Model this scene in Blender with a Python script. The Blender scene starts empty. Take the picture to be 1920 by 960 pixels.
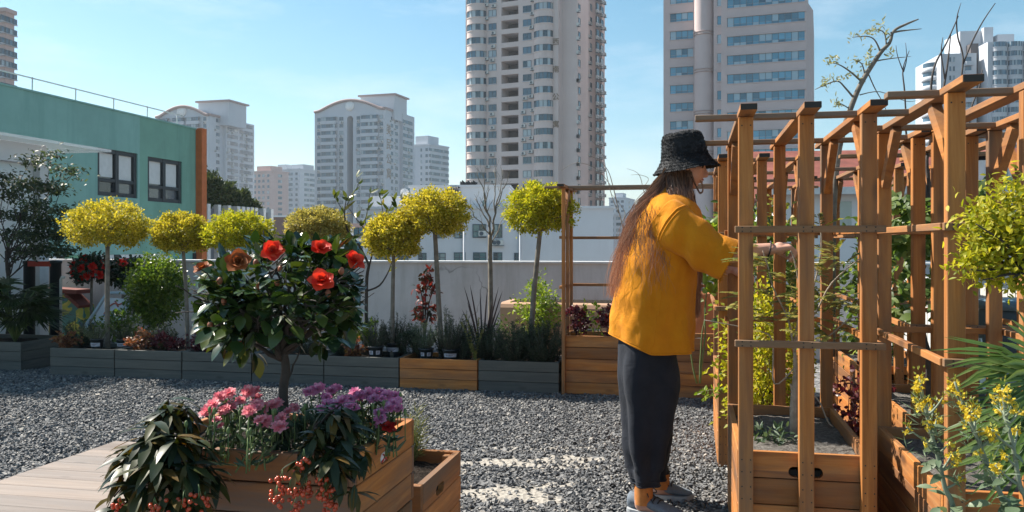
import bpy, bmesh, math, random
import numpy as np
from mathutils import Vector, Matrix, Quaternion, noise as mnoise
R = math.radians
random.seed(7); rng = np.random.default_rng(11)
scene = bpy.context.scene
COL = scene.collection

# ------------------------------------------------------------ camera, world, sun, exposure
FP, HZ, CAMH = 1600.0, 457.0, 1.2          # focal length in photo pixels, horizon row, eye height
cam_d = bpy.data.cameras.new('camera'); cam = bpy.data.objects.new('camera', cam_d); COL.objects.link(cam)
cam.location = (0, 0, CAMH); cam.rotation_euler = (R(90), 0, 0)
cam_d.sensor_width = 36.0; cam_d.lens = 36.0 * FP / 1920.0
cam_d.shift_y = -(480 - HZ) / 1920.0
cam_d.clip_start = 0.05; cam_d.clip_end = 6000
cam_d.dof.use_dof = False
scene.camera = cam

SUN_AZ = math.atan2(-0.88, 0.47); SUN_EL = R(46)
world = bpy.data.worlds.new('World'); scene.world = world; world.use_nodes = True
wn = world.node_tree; wn.nodes.clear()
wo = wn.nodes.new('ShaderNodeOutputWorld'); wb = wn.nodes.new('ShaderNodeBackground')
sky = wn.nodes.new('ShaderNodeTexSky'); sky.sky_type = 'NISHITA'; sky.sun_disc = False
sky.sun_elevation = SUN_EL; sky.sun_rotation = SUN_AZ % (2 * math.pi)
sky.air_density = 1.0; sky.dust_density = 0.5; sky.ozone_density = 1.2; sky.altitude = 20
tc = wn.nodes.new('ShaderNodeTexCoord'); mp = wn.nodes.new('ShaderNodeMapping')
mp.inputs['Scale'].default_value = (2.2, 2.2, 9.0); mp.inputs['Rotation'].default_value = (0.0, R(-14), 0.0)
cn = wn.nodes.new('ShaderNodeTexNoise'); cn.inputs['Scale'].default_value = 1.6; cn.inputs['Detail'].default_value = 8; cn.inputs['Roughness'].default_value = 0.62
cr = wn.nodes.new('ShaderNodeValToRGB'); cr.color_ramp.elements[0].position = 0.50; cr.color_ramp.elements[0].color = (0, 0, 0, 1)
cr.color_ramp.elements[1].position = 0.82; cr.color_ramp.elements[1].color = (.45, .45, .45, 1)
mx = wn.nodes.new('ShaderNodeMixRGB'); mx.inputs['Color2'].default_value = (7.0, 7.6, 8.2, 1)
wn.links.new(tc.outputs['Generated'], mp.inputs['Vector']); wn.links.new(mp.outputs['Vector'], cn.inputs['Vector'])
wn.links.new(cn.outputs['Fac'], cr.inputs['Fac']); wn.links.new(cr.outputs['Color'], mx.inputs['Fac'])
hs = wn.nodes.new('ShaderNodeHueSaturation'); hs.inputs['Hue'].default_value = 0.478; hs.inputs['Saturation'].default_value = 1.22
wn.links.new(sky.outputs['Color'], hs.inputs['Color']); wn.links.new(hs.outputs['Color'], mx.inputs['Color1']); wn.links.new(mx.outputs['Color'], wb.inputs['Color'])
wb.inputs['Strength'].default_value = 0.073
wn.links.new(wb.outputs['Background'], wo.inputs['Surface'])

sd = bpy.data.lights.new('sun', 'SUN'); sd.energy = 5.0; sd.angle = R(0.5); sd.color = (1.0, 0.93, 0.82)
so = bpy.data.objects.new('sun', sd); COL.objects.link(so)
sdir = Vector((math.sin(SUN_AZ) * math.cos(SUN_EL), math.cos(SUN_AZ) * math.cos(SUN_EL), math.sin(SUN_EL)))
so.rotation_euler = sdir.to_track_quat('Z', 'Y').to_euler(); so.location = (-20, 20, 40)

scene.view_settings.view_transform = 'Standard'; scene.view_settings.look = 'None'
scene.view_settings.exposure = 1.08; scene.view_settings.gamma = 1.0; scene.view_settings.use_curve_mapping = False
scene.cycles.max_bounces = 6; scene.cycles.diffuse_bounces = 3; scene.cycles.glossy_bounces = 2
scene.cycles.transmission_bounces = 3; scene.cycles.transparent_max_bounces = 4; scene.cycles.volume_bounces = 0
scene.cycles.sample_clamp_indirect = 6.0
scene.cycles.use_denoising = True

# ------------------------------------------------------------ placing helpers
TH = R(12.0); CT, ST = math.cos(TH), math.sin(TH)      # the garden's grid is turned 12 degrees from the view
def G(a, b, z=0.0): return Vector((a * CT + b * ST, b * CT - a * ST, z))
def P(u, v, Y): return Vector(((u - 960) * Y / FP, Y, CAMH - (v - HZ) * Y / FP))
def a_at(u, b):
    t = (u - 960) / FP
    return b * (t * CT - ST) / (CT + t * ST)
def at_row(u, b, z=0.0): return G(a_at(u, b), b, z)
def z_at(v, Y): return CAMH - (v - HZ) * Y / FP

# ------------------------------------------------------------ objects
def link(o, parent=None):
    COL.objects.link(o)
    if parent is not None: o.parent = parent
    return o
def tag(o, label=None, cat=None, group=None, kind=None):
    if label: o['label'] = label
    if cat: o['category'] = cat
    if group: o['group'] = group
    if kind: o['kind'] = kind
    return o
def thing(name, label, cat, loc=(0, 0, 0), rz=0.0, group=None):
    o = bpy.data.objects.new(name, None); o.empty_display_size = 0.1; COL.objects.link(o)
    o.location = loc; o.rotation_euler = (0, 0, rz)
    return tag(o, label, cat, group)
def copy_tree(o, parent=None):
    c = o.copy(); COL.objects.link(c)
    if parent is not None: c.parent = parent
    for ch in list(o.children): copy_tree(ch, c)
    return c

class MB:
    """collects faces of one mesh"""
    def __init__(s): s.v = []; s.f = []; s.m = []; s.sm = []
    def add(s, vs, fs, mi=0, smooth=False):
        o = len(s.v); s.v.extend([tuple(v) for v in vs])
        for f in fs: s.f.append([i + o for i in f]); s.m.append(mi); s.sm.append(smooth)
    def box(s, lo, hi, mi=0, rot=None, piv=None):
        x0, y0, z0 = lo; x1, y1, z1 = hi
        vs = [Vector(p) for p in ((x0,y0,z0),(x1,y0,z0),(x1,y1,z0),(x0,y1,z0),(x0,y0,z1),(x1,y0,z1),(x1,y1,z1),(x0,y1,z1))]
        if rot is not None:
            piv = Vector(piv if piv is not None else ((x0+x1)/2,(y0+y1)/2,(z0+z1)/2))
            vs = [piv + rot @ (v - piv) for v in vs]
        s.add(vs, [(0,3,2,1),(4,5,6,7),(0,1,5,4),(1,2,6,5),(2,3,7,6),(3,0,4,7)], mi)
    def cbox(s, lo, hi, c=0.002, mi=0):
        """box with chamfered edges (bevelled board)"""
        bm = bmesh.new()
        bmesh.ops.create_cube(bm, size=1)
        for v in bm.verts:
            v.co = Vector([lo[i] + (v.co[i] + .5) * (hi[i] - lo[i]) for i in range(3)])
        bmesh.ops.bevel(bm, geom=bm.edges[:], offset=c, segments=1, affect='EDGES')
        bm.verts.index_update()
        s.add([v.co.copy() for v in bm.verts], [[v.index for v in f.verts] for f in bm.faces], mi); bm.free()
    def bar(s, p0, p1, w, h, mi=0, up=(0, 0, 1)):
        """a square bar from p0 to p1, w wide, h along up"""
        p0, p1 = Vector(p0), Vector(p1); d = (p1 - p0).normalized(); u = Vector(up)
        x = d.cross(u)
        if x.length < 1e-4: x = d.cross(Vector((1, 0, 0)))
        x.normalize(); y = x.cross(d).normalized()
        vs = [p + x * (w/2) * a + y * (h/2) * b for p in (p0, p1) for a, b in ((-1,-1),(1,-1),(1,1),(-1,1))]
        s.add(vs, [(0,3,2,1),(4,5,6,7),(0,1,5,4),(1,2,6,5),(2,3,7,6),(3,0,4,7)][:], mi)
    def tube(s, pts, rad, n=6, mi=0, smooth=True, cap=True):
        pts = [Vector(p) for p in pts]
        if not hasattr(rad, '__len__'): rad = [rad] * len(pts)
        vs, fs = [], []
        prev = None
        for i, p in enumerate(pts):
            d = (pts[min(i+1, len(pts)-1)] - pts[max(i-1, 0)])
            d = d.normalized() if d.length > 1e-9 else Vector((0, 0, 1))
            if prev is None:
                x = d.orthogonal().normalized()
            else:
                x = prev - d * prev.dot(d)
                x = x.normalized() if x.length > 1e-6 else d.orthogonal().normalized()
            prev = x; y = d.cross(x)
            for k in range(n):
                a = 2 * math.pi * k / n
                vs.append(p + (x * math.cos(a) + y * math.sin(a)) * rad[i])
        for i in range(len(pts) - 1):
            for k in range(n):
                fs.append((i*n+k, i*n+(k+1) % n, (i+1)*n+(k+1) % n, (i+1)*n+k))
        if cap:
            fs.append(tuple(reversed(range(n)))); fs.append(tuple(range((len(pts)-1)*n, len(pts)*n)))
        s.add(vs, fs, mi, smooth)
    def lathe(s, prof, c=(0, 0, 0), n=24, mi=0, smooth=True, sx=1.0, sy=1.0):
        c = Vector(c); vs = [c + Vector((r*math.cos(2*math.pi*k/n)*sx, r*math.sin(2*math.pi*k/n)*sy, z)) for r, z in prof for k in range(n)]
        fs = [(i*n+k, i*n+(k+1) % n, (i+1)*n+(k+1) % n, (i+1)*n+k) for i in range(len(prof)-1) for k in range(n)]
        s.add(vs, fs, mi, smooth)
    def ell(s, c, r, n=12, m=8, mi=0, rot=None):
        c = Vector(c); vs, fs = [], []
        for i in range(1, m):
            t = math.pi * i / m
            for k in range(n):
                a = 2*math.pi*k/n
                vs.append(Vector((r[0]*math.sin(t)*math.cos(a), r[1]*math.sin(t)*math.sin(a), r[2]*math.cos(t))))
        vs += [Vector((0,0,r[2])), Vector((0,0,-r[2]))]
        if rot is not None: vs = [rot @ v for v in vs]
        vs = [c + v for v in vs]
        for i in range(m-2):
            for k in range(n): fs.append((i*n+k, (i+1)*n+k, (i+1)*n+(k+1) % n, i*n+(k+1) % n))
        T, B = len(vs)-2, len(vs)-1
        for k in range(n):
            fs.append((T, k, (k+1) % n)); fs.append((B, (m-2)*n+(k+1) % n, (m-2)*n+k))
        s.add(vs, fs, mi, True)
    def prism(s, poly, y0, y1, mi=0):
        """an (x,z) outline pulled from y0 to y1"""
        n = len(poly)
        vs = [(x, y0, z) for x, z in poly] + [(x, y1, z) for x, z in poly]
        fs = [tuple(range(n)), tuple(reversed(range(n, 2*n)))] + [(i, i+n, (i+1) % n + n, (i+1) % n) for i in range(n)]
        s.add(vs, fs, mi)
    def build(s, name, mats, parent=None, loc=None, fix=False):
        me = bpy.data.meshes.new(name)
        me.from_pydata(s.v, [], s.f)
        if not isinstance(mats, (list, tuple)): mats = [mats]
        for m in mats: me.materials.append(m)
        me.polygons.foreach_set('material_index', s.m); me.polygons.foreach_set('use_smooth', s.sm)
        if fix:
            bm = bmesh.new(); bm.from_mesh(me); bmesh.ops.recalc_face_normals(bm, faces=bm.faces[:]); bm.to_mesh(me); bm.free()
        me.update()
        o = bpy.data.objects.new(name, me); link(o, parent)
        if loc is not None: o.location = loc
        return o

def np_mesh(name, V, F, mats, parent=None, mi=None, smooth=False):
    """mesh from arrays: V (n,3), F list of (k,3|4) arrays"""
    me = bpy.data.meshes.new(name)
    fl = [f for f in F if len(f)]
    tot = np.concatenate([np.full(len(f), f.shape[1], np.int32) for f in fl])
    idx = np.concatenate([f.reshape(-1) for f in fl]).astype(np.int32)
    start = np.concatenate(([0], np.cumsum(tot)[:-1])).astype(np.int32)
    me.vertices.add(len(V)); me.vertices.foreach_set('co', np.ascontiguousarray(V, np.float32).reshape(-1))
    me.loops.add(len(idx)); me.loops.foreach_set('vertex_index', idx)
    me.polygons.add(len(tot)); me.polygons.foreach_set('loop_start', start); me.polygons.foreach_set('loop_total', tot)
    if not isinstance(mats, (list, tuple)): mats = [mats]
    for m in mats: me.materials.append(m)
    if mi is not None: me.polygons.foreach_set('material_index', np.asarray(mi, np.int32))
    me.polygons.foreach_set('use_smooth', np.full(len(tot), smooth))
    me.update(calc_edges=True)
    o = bpy.data.objects.new(name, me); link(o, parent)
    return o

def nrm(A): return A / np.maximum(np.linalg.norm(A, axis=-1, keepdims=True), 1e-9)
def rand_dirs(n): return nrm(rng.normal(size=(n, 3)))

def leaves(Pn, D, N, L, W, full=False, droop=0.15, fold=0.25):
    """leaf blades: Pn bases, D directions, N face normals, L lengths, W half widths -> (V, F)"""
    n = len(Pn); D = nrm(D); S = nrm(np.cross(D, N)); N = nrm(np.cross(S, D))
    L = np.broadcast_to(np.asarray(L, float), (n,))[:, None]; W = np.broadcast_to(np.asarray(W, float), (n,))[:, None]
    def pt(t, s, k): return Pn + D*L*t + S*W*s + N*(-droop*L*t*t + np.abs(s)*fold*W + k)
    if not full:
        V = np.stack([pt(0,0,0), pt(.42,-1,0), pt(1,0,0), pt(.42,1,0)], 1).reshape(-1, 3)
        b = (np.arange(n)*4)[:, None]
        return V, [np.concatenate([b + np.array([0,3,2]), b + np.array([0,2,1])])]
    q = [pt(0,0,0), pt(.22,-.78,0), pt(.5,-1,0), pt(.8,-.6,0), pt(1,0,0), pt(.8,.6,0), pt(.5,1,0), pt(.22,.78,0), pt(.22,0,0), pt(.5,0,0), pt(.8,0,0)]
    V = np.stack(q, 1).reshape(-1, 3); b = (np.arange(n)*11)[:, None]
    tri = np.concatenate([b + np.array(t) for t in ((0,8,1),(0,7,8),(3,10,4),(10,5,4))])
    quad = np.concatenate([b + np.array(t) for t in ((1,8,9,2),(2,9,10,3),(8,7,6,9),(9,6,5,10))])
    return V, [tri, quad]

def bez(p0, p1, p2, n=8):
    p0, p1, p2 = Vector(p0), Vector(p1), Vector(p2)
    return [p0*(1-t)**2 + p1*2*t*(1-t) + p2*t*t for t in [i/(n-1) for i in range(n)]]
def smooth_path(pts, sub=4):
    pts = [Vector(p) for p in pts]; out = []
    for i in range(len(pts)-1):
        a = pts[max(i-1,0)]; b = pts[i]; c = pts[i+1]; d = pts[min(i+2,len(pts)-1)]
        for k in range(sub):
            t = k/sub
            out.append(0.5*((2*b)+(c-a)*t+(2*a-5*b+4*c-d)*t*t+(3*b-a-3*c+d)*t**3))
    return out + [pts[-1]]

# ------------------------------------------------------------ materials
def _new(name):
    m = bpy.data.materials.new(name); m.use_nodes = True; nt = m.node_tree; nt.nodes.clear()
    o = nt.nodes.new('ShaderNodeOutputMaterial'); return m, nt, o
def ramp(nt, fac, stops, interp='LINEAR'):
    r = nt.nodes.new('ShaderNodeValToRGB'); r.color_ramp.interpolation = interp
    e = r.color_ramp.elements
    while len(e) < len(stops): e.new(0.5)
    for k, (p, c) in zip(e, stops): k.position = p; k.color = (*c, 1) if len(c) == 3 else c
    nt.links.new(fac, r.inputs['Fac']); return r.outputs['Color']
def noise(nt, vec, scale, detail=4, rough=.55, dist=0):
    n = nt.nodes.new('ShaderNodeTexNoise'); n.inputs['Scale'].default_value = scale; n.inputs['Detail'].default_value = detail
    n.inputs['Roughness'].default_value = rough; n.inputs['Distortion'].default_value = dist
    if vec is not None: nt.links.new(vec, n.inputs['Vector'])
    return n.outputs['Fac']
def mapping(nt, vec, scale=(1,1,1), loc=(0,0,0), rot=(0,0,0)):
    n = nt.nodes.new('ShaderNodeMapping'); n.inputs['Scale'].default_value = scale; n.inputs['Location'].default_value = loc; n.inputs['Rotation'].default_value = rot
    nt.links.new(vec, n.inputs['Vector']); return n.outputs['Vector']
def mix(nt, fac, a, b, mode='MIX'):
    n = nt.nodes.new('ShaderNodeMixRGB'); n.blend_type = mode
    for sock, v in ((n.inputs['Fac'], fac), (n.inputs['Color1'], a), (n.inputs['Color2'], b)):
        if hasattr(v, 'links') or isinstance(v, bpy.types.NodeSocket): nt.links.new(v, sock)
        elif isinstance(v, (int, float)): sock.default_value = v
        else: sock.default_value = (*v, 1) if len(v) == 3 else v
    return n.outputs['Color']
def mth(nt, op, a, b=0.5):
    n = nt.nodes.new('ShaderNodeMath'); n.operation = op
    for i, v in enumerate((a, b)):
        if isinstance(v, bpy.types.NodeSocket): nt.links.new(v, n.inputs[i])
        else: n.inputs[i].default_value = v
    return n.outputs[0]
def bump(nt, h, strength=.3, dist=.01):
    n = nt.nodes.new('ShaderNodeBump'); n.inputs['Strength'].default_value = strength; n.inputs['Distance'].default_value = dist
    nt.links.new(h, n.inputs['Height']); return n.outputs['Normal']
def bsdf(nt, col, rough=.6, spec=.4, normal=None, metallic=0.0):
    b = nt.nodes.new('ShaderNodeBsdfPrincipled')
    if isinstance(col, bpy.types.NodeSocket): nt.links.new(col, b.inputs['Base Color'])
    else: b.inputs['Base Color'].default_value = (*col, 1)
    if isinstance(rough, bpy.types.NodeSocket): nt.links.new(rough, b.inputs['Roughness'])
    else: b.inputs['Roughness'].default_value = rough
    b.inputs['Specular IOR Level'].default_value = spec; b.inputs['Metallic'].default_value = metallic
    if normal is not None: nt.links.new(normal, b.inputs['Normal'])
    return b
def objco(nt): return nt.nodes.new('ShaderNodeTexCoord').outputs['Object']
def geo(nt): return nt.nodes.new('ShaderNodeNewGeometry')
def rnd_island(nt): return geo(nt).outputs['Random Per Island']

def mat_plain(name, col, rough=.6, spec=.4, var=.12, scale=6, metallic=0.0, bumps=0.0):
    m, nt, o = _new(name); v = objco(nt)
    f = noise(nt, v, scale, 5, .6)
    lo = tuple(c*(1-var) for c in col); hi = tuple(min(1, c*(1+var)) for c in col)
    c = ramp(nt, f, [(.3, lo), (.7, hi)])
    b = bsdf(nt, c, rough, spec, bump(nt, noise(nt, v, scale*12, 3), bumps, .004) if bumps else None, metallic)
    nt.links.new(b.outputs[0], o.inputs['Surface']); return m

def mat_wood(name, axis, cols, weather=.35, wcol=(.16,.14,.12), rough=.62):
    """stained timber, the grain along one object axis; each board differs a little"""
    m, nt, o = _new(name); v = objco(nt)
    sc = [26.0, 26.0, 26.0]; sc[axis] = 1.6
    rn = rnd_island(nt)
    off = nt.nodes.new('ShaderNodeCombineXYZ')
    for i in range(3): nt.links.new(mth(nt, 'MULTIPLY', rn, 13.0 + 7*i), off.inputs[i])
    va = nt.nodes.new('ShaderNodeVectorMath'); va.operation = 'ADD'; nt.links.new(v, va.inputs[0]); nt.links.new(off.outputs[0], va.inputs[1]); vv = va.outputs[0]
    g = noise(nt, mapping(nt, vv, tuple(sc)), 1.0, 6, .65, .8)
    c = ramp(nt, g, [(.28, cols[0]), (.52, cols[1]), (.75, cols[2])])
    c = mix(nt, 1.0, c, ramp(nt, rn, [(0, (.62,.60,.58)), (.5, (1,1,1)), (1, (1.22,1.16,1.08))]), 'MULTIPLY')
    # knots
    vk = [7.0, 7.0, 7.0]; vk[axis] = 2.6
    vo = nt.nodes.new('ShaderNodeTexVoronoi'); vo.inputs['Scale'].default_value = 1.0; nt.links.new(mapping(nt, vv, tuple(vk)), vo.inputs['Vector'])
    k = ramp(nt, vo.outputs['Distance'], [(.06, (1,1,1)), (.16, (0,0,0))])
    c = mix(nt, mth(nt, 'MULTIPLY', k, .75), c, tuple(x*.22 for x in cols[0]))
    # grey weathering in long streaky patches
    ws = [5.0, 5.0, 5.0]; ws[axis] = .9
    w = noise(nt, mapping(nt, vv, tuple(ws)), 1.0, 5, .7, .3)
    wf = ramp(nt, w, [(.56 - weather*.3, (0,0,0)), (.86 - weather*.3, (1,1,1))])
    c = mix(nt, mth(nt, 'MULTIPLY', wf, min(1.0, .35 + weather)), c, wcol)
    n = bump(nt, g, .28, .003)
    b = bsdf(nt, c, rough, .3, n); nt.links.new(b.outputs[0], o.inputs['Surface']); return m

def mat_leaf(name, cols, rough=.42, trans=.35, spec=.45, tcol=None, gloss=0.0):
    m, nt, o = _new(name); rn = rnd_island(nt)
    n = len(cols); c = ramp(nt, rn, [(i/max(1, n-1), k) for i, k in enumerate(cols)])
    b = bsdf(nt, c, rough, spec)
    t = nt.nodes.new('ShaderNodeBsdfTranslucent')
    tc_ = mix(nt, 1.0, c, tcol or (1.5, 1.5, .7), 'MULTIPLY'); nt.links.new(tc_, t.inputs['Color'])
    ms = nt.nodes.new('ShaderNodeMixShader'); ms.inputs[0].default_value = trans
    nt.links.new(b.outputs[0], ms.inputs[1]); nt.links.new(t.outputs[0], ms.inputs[2]); nt.links.new(ms.outputs[0], o.inputs['Surface']); return m

def mat_stucco(name, col, stain=(.6,.58,.55), var=.1, streak=.5, rough=.85, scale=1.0):
    m, nt, o = _new(name); v = objco(nt)
    c = ramp(nt, noise(nt, v, 1.3*scale, 6, .65), [(.3, tuple(x*(1-var) for x in col)), (.7, tuple(min(1, x*(1+var)) for x in col))])
    st = noise(nt, mapping(nt, v, (2.2*scale, 2.2*scale, .25*scale)), 1.5, 5, .7)
    c = mix(nt, mth(nt, 'MULTIPLY', ramp(nt, st, [(.5, (0,0,0)), (.8, (1,1,1))]), streak), c, tuple(a*b for a, b in zip(col, stain)))
    b = bsdf(nt, c, rough, .2, bump(nt, noise(nt, v, 60*scale, 4), .15, .004)); nt.links.new(b.outputs[0], o.inputs['Surface']); return m

def mat_glass(name, dark=(.03,.06,.08), mid=(.09,.17,.23), light=(.42,.48,.52), rough=.12, split=.72):
    """window panes seen from outside: each window a little different, some with curtains"""
    m, nt, o = _new(name)
    oi = nt.nodes.new('ShaderNodeObjectInfo'); rn = rnd_island(nt)
    f = mth(nt, 'FRACT', mth(nt, 'ADD', oi.outputs['Random'], rn))
    c = ramp(nt, f, [(0, dark), (.35, mid), (split, tuple(x*1.5 for x in mid)), (split + .02, light), (1, light)])
    b = bsdf(nt, c, rough, .9); nt.links.new(b.outputs[0], o.inputs['Surface']); return m

M = {}
OR = ((.24,.080,.020), (.415,.165,.044), (.56,.26,.082))
for i, ax in enumerate('xyz'):
    M['wood_'+ax] = mat_wood('stained_wood_'+ax, i, OR, .50, (.15,.11,.08))
    M['worn_'+ax] = mat_wood('weathered_wood_'+ax, i, ((.16,.085,.04), (.24,.13,.065), (.32,.19,.10)), .4, (.19,.16,.13))
    M['grey_'+ax] = mat_wood('grey_wood_'+ax, i, ((.060,.066,.066), (.088,.094,.092), (.125,.125,.115)), .3, (.13,.125,.115))
M['deck'] = mat_wood('deck_wood', 0, ((.19,.155,.135), (.25,.205,.18), (.31,.26,.23)), .4, (.22,.20,.19))
M['endgrain_hole_shade'] = mat_plain('dark_end_grain_hole_shade', (.035,.033,.03), .8)
# ============================================================ ground, deck, gravel
def mat_ground():
    m, nt, o = _new('gravel_bed'); v = objco(nt)
    vo = nt.nodes.new('ShaderNodeTexVoronoi'); vo.inputs['Scale'].default_value = 42; nt.links.new(v, vo.inputs['Vector'])
    sp = nt.nodes.new('ShaderNodeSeparateColor'); nt.links.new(vo.outputs['Color'], sp.inputs['Color'])
    c = ramp(nt, sp.outputs[0], [(0, (.07,.073,.078)), (.5, (.15,.152,.156)), (.9, (.26,.255,.25)), (1, (.34,.33,.31))])
    at = nt.nodes.new('ShaderNodeAttribute'); at.attribute_name = 'sand'
    fine = noise(nt, v, 55, 4, .7)
    sand = ramp(nt, fine, [(.3, (.28,.255,.22)), (.7, (.42,.39,.345))])
    c = mix(nt, at.outputs['Fac'], c, sand)
    b = bsdf(nt, c, .9, .15, bump(nt, vo.outputs['Distance'], .7, .012)); nt.links.new(b.outputs[0], o.inputs['Surface']); return m
SAND = [(-.05,4.68,.24,.08),(.33,4.74,.26,.075),(.15,4.60,.3,.045),(.27,4.99,.17,.05),(-.02,4.08,.24,.13),(.14,4.22,.14,.06),(-.02,4.96,.1,.03),(-.3,4.5,.12,.03),(-3.6,5.9,.16,.05)]
def sand_at(x, y):
    x = x + .07*np.sin(y*23 + 1) + .05*np.sin(x*31 + y*17) + .03*np.sin(y*61 - x*40); y = y + .035*np.sin(x*19) + .03*np.sin(x*43 + y*29)
    s = np.zeros_like(x)
    for cx, cy, rx, ry in SAND:
        d = ((x-cx)/rx)**2 + ((y-cy)/ry)**2
        s = np.maximum(s, np.clip(1.6 - d, 0, 1))
    w = .5 + .5*np.sin(x*37+np.sin(y*27)*2)*np.sin(y*49+np.sin(x*23)*2)
    return np.clip(s*1.5 - .7*w, 0, 1)

gx, gy = np.meshgrid(np.linspace(-30, 14, 221), np.concatenate((np.linspace(-12, 3, 40), np.linspace(3.05, 5.4, 120), np.linspace(5.5, 10.6, 60))))
# a finer patch where the sand shows
xs = np.unique(np.concatenate((np.linspace(-30, -1.0, 90), np.linspace(-1.0, 1.0, 200), np.linspace(1.0, 14, 40)))); ys = np.unique(np.concatenate((np.linspace(-12, 3.2, 40), np.linspace(3.2, 5.2, 200), np.linspace(5.0, 10.6, 50))))
gx, gy = np.meshgrid(xs, ys); gz = np.zeros_like(gx)
V = np.stack([gx, gy, gz], -1).reshape(-1, 3); nx_, ny_ = len(xs), len(ys)
ii = (np.arange(ny_-1)[:, None]*nx_ + np.arange(nx_-1)[None]).reshape(-1, 1)
ground = np_mesh('ground', V, [ii + np.array([0, 1, nx_+1, nx_])], mat_ground())
at = ground.data.attributes.new('sand', 'FLOAT', 'POINT'); at.data.foreach_set('value', sand_at(V[:, 0], V[:, 1]).astype(np.float32))
tag(ground, kind='structure')
mb = MB(); mb.box((-900, -60, -.5), (900, 3000, 0)); city = mb.build('city_ground', mat_plain('asphalt_far', (.10,.10,.10), .9), loc=(0, 0, -24)); tag(city, kind='structure')
mb = MB(); mb.box((-30, -12, -23.4), (14, 10.6, -.06)); roof_block = mb.build('roof_terrace', mat_plain('concrete_dark', (.3,.3,.3), .9)); tag(roof_block, kind='structure')

# wooden deck: boards run along the garden's cross axis
DA0, DA1, DB0, DB1 = -3.32, -1.5, -1.0, 4.42
deck = thing('deck', None, None, G(0, 0), -TH); del_keys = None
deck['kind'] = 'structure'
mb = MB(); b = DB0
while b < DB1 - .01:
    mb.cbox((DA0 + random.uniform(-.004,.004), b, .012), (DA1, min(b + .136, DB1), .042), .003); b += .141
d_ = mb.build('deck_boards', M['deck'], deck); d_['kind'] = 'structure'
mb = MB(); mb.box((DA0+.02, DB0, .004), (DA1-.02, DB1-.02, .0105)); d2 = mb.build('deck_underside', M['endgrain_hole_shade'], deck); d2['kind'] = 'structure'

# loose slate chips
N0 = 118000
pa = rng.uniform(-7.4, 2.6, N0); pb = rng.uniform(2.6, 7.0, N0)
def in_rect(a0, a1, b0, b1): return (pa > a0) & (pa < a1) & (pb > b0) & (pb < b1)
px = pa*CT + pb*ST; py = pb*CT - pa*ST
keep = ~in_rect(DA0-.005, DA1, DB0, DB1+.005) & ~in_rect(-5.78, -1.05, 6.73, 8) & ~in_rect(-1.05, .5, 6.73, 8)
keep &= ~in_rect(-1.55, -.88, 2.13, 2.63) & ~in_rect(-1.22, -.9, 2.73, 3.23) & ~in_rect(.15, .62, 3.10, 4.05) & ~in_rect(.72, 1.2, 2.7, 3.7) & ~in_rect(.13, .6, 4.72, 5.8) & ~in_rect(.88, 1.36, 3.84, 4.8)
su = 960 + FP*px/np.maximum(py, .1); sv = HZ + FP*1.2/np.maximum(py, .1)
keep &= (py > 2.6) & (su > -260) & (su < 2150) & (sv < 1130)
keep &= rng.random(N0) > sand_at(px, py)*.86
px, py = px[keep], py[keep]; n = len(px)
base = np.array([(-1,-1,-1),(1,-1,-1),(1,1,-1),(-1,1,-1),(-.8,-.8,1),(.8,-.8,1),(.8,.8,1),(-.8,.8,1)], float)
sz = np.stack([rng.uniform(.005,.0118,n), rng.uniform(.0038,.0080,n), rng.uniform(.002,.0045,n)], -1)*np.where(rng.random(n) < .05, 1.6, 1.0)[:, None]
pts = base[None]*(1 + rng.uniform(-.38,.38,(n,8,3)))*sz[:, None]
ang = rng.uniform(0, 2*np.pi, n); tilt = rng.normal(0, .42, n); til2 = rng.normal(0, .42, n)
def rotm(ax, t):
    c, s = np.cos(t), np.sin(t); o_, z_ = np.ones_like(c), np.zeros_like(c)
    return np.stack([np.stack(r, -1) for r in (((o_,z_,z_),(z_,c,-s),(z_,s,c)) if ax == 0 else ((c,z_,s),(z_,o_,z_),(-s,z_,c)) if ax == 1 else ((c,-s,z_),(s,c,z_),(z_,z_,o_)))], -2)
RM = rotm(2, ang) @ rotm(0, tilt) @ rotm(1, til2)
pts = np.einsum('nij,nkj->nki', RM, pts) + np.stack([px, py, rng.uniform(.002,.013,n)], -1)[:, None]
b = (np.arange(n)*8)[:, None]
F = np.concatenate([b + np.array(q) for q in ((4,5,6,7),(0,1,5,4),(1,2,6,5),(2,3,7,6),(3,0,4,7))])
def mat_stone():
    m, nt, o = _new('slate_chips'); rn = rnd_island(nt)
    c = ramp(nt, rn, [(0, (.055,.058,.065)), (.3, (.108,.111,.117)), (.7, (.16,.16,.162)), (.93, (.24,.232,.222)), (1, (.42,.38,.33))])
    b = bsdf(nt, c, .7, .3); nt.links.new(b.outputs[0], o.inputs['Surface']); return m
gravel = np_mesh('gravel', pts.reshape(-1, 3), [F], mat_stone()); tag(gravel, kind='stuff')

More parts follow.
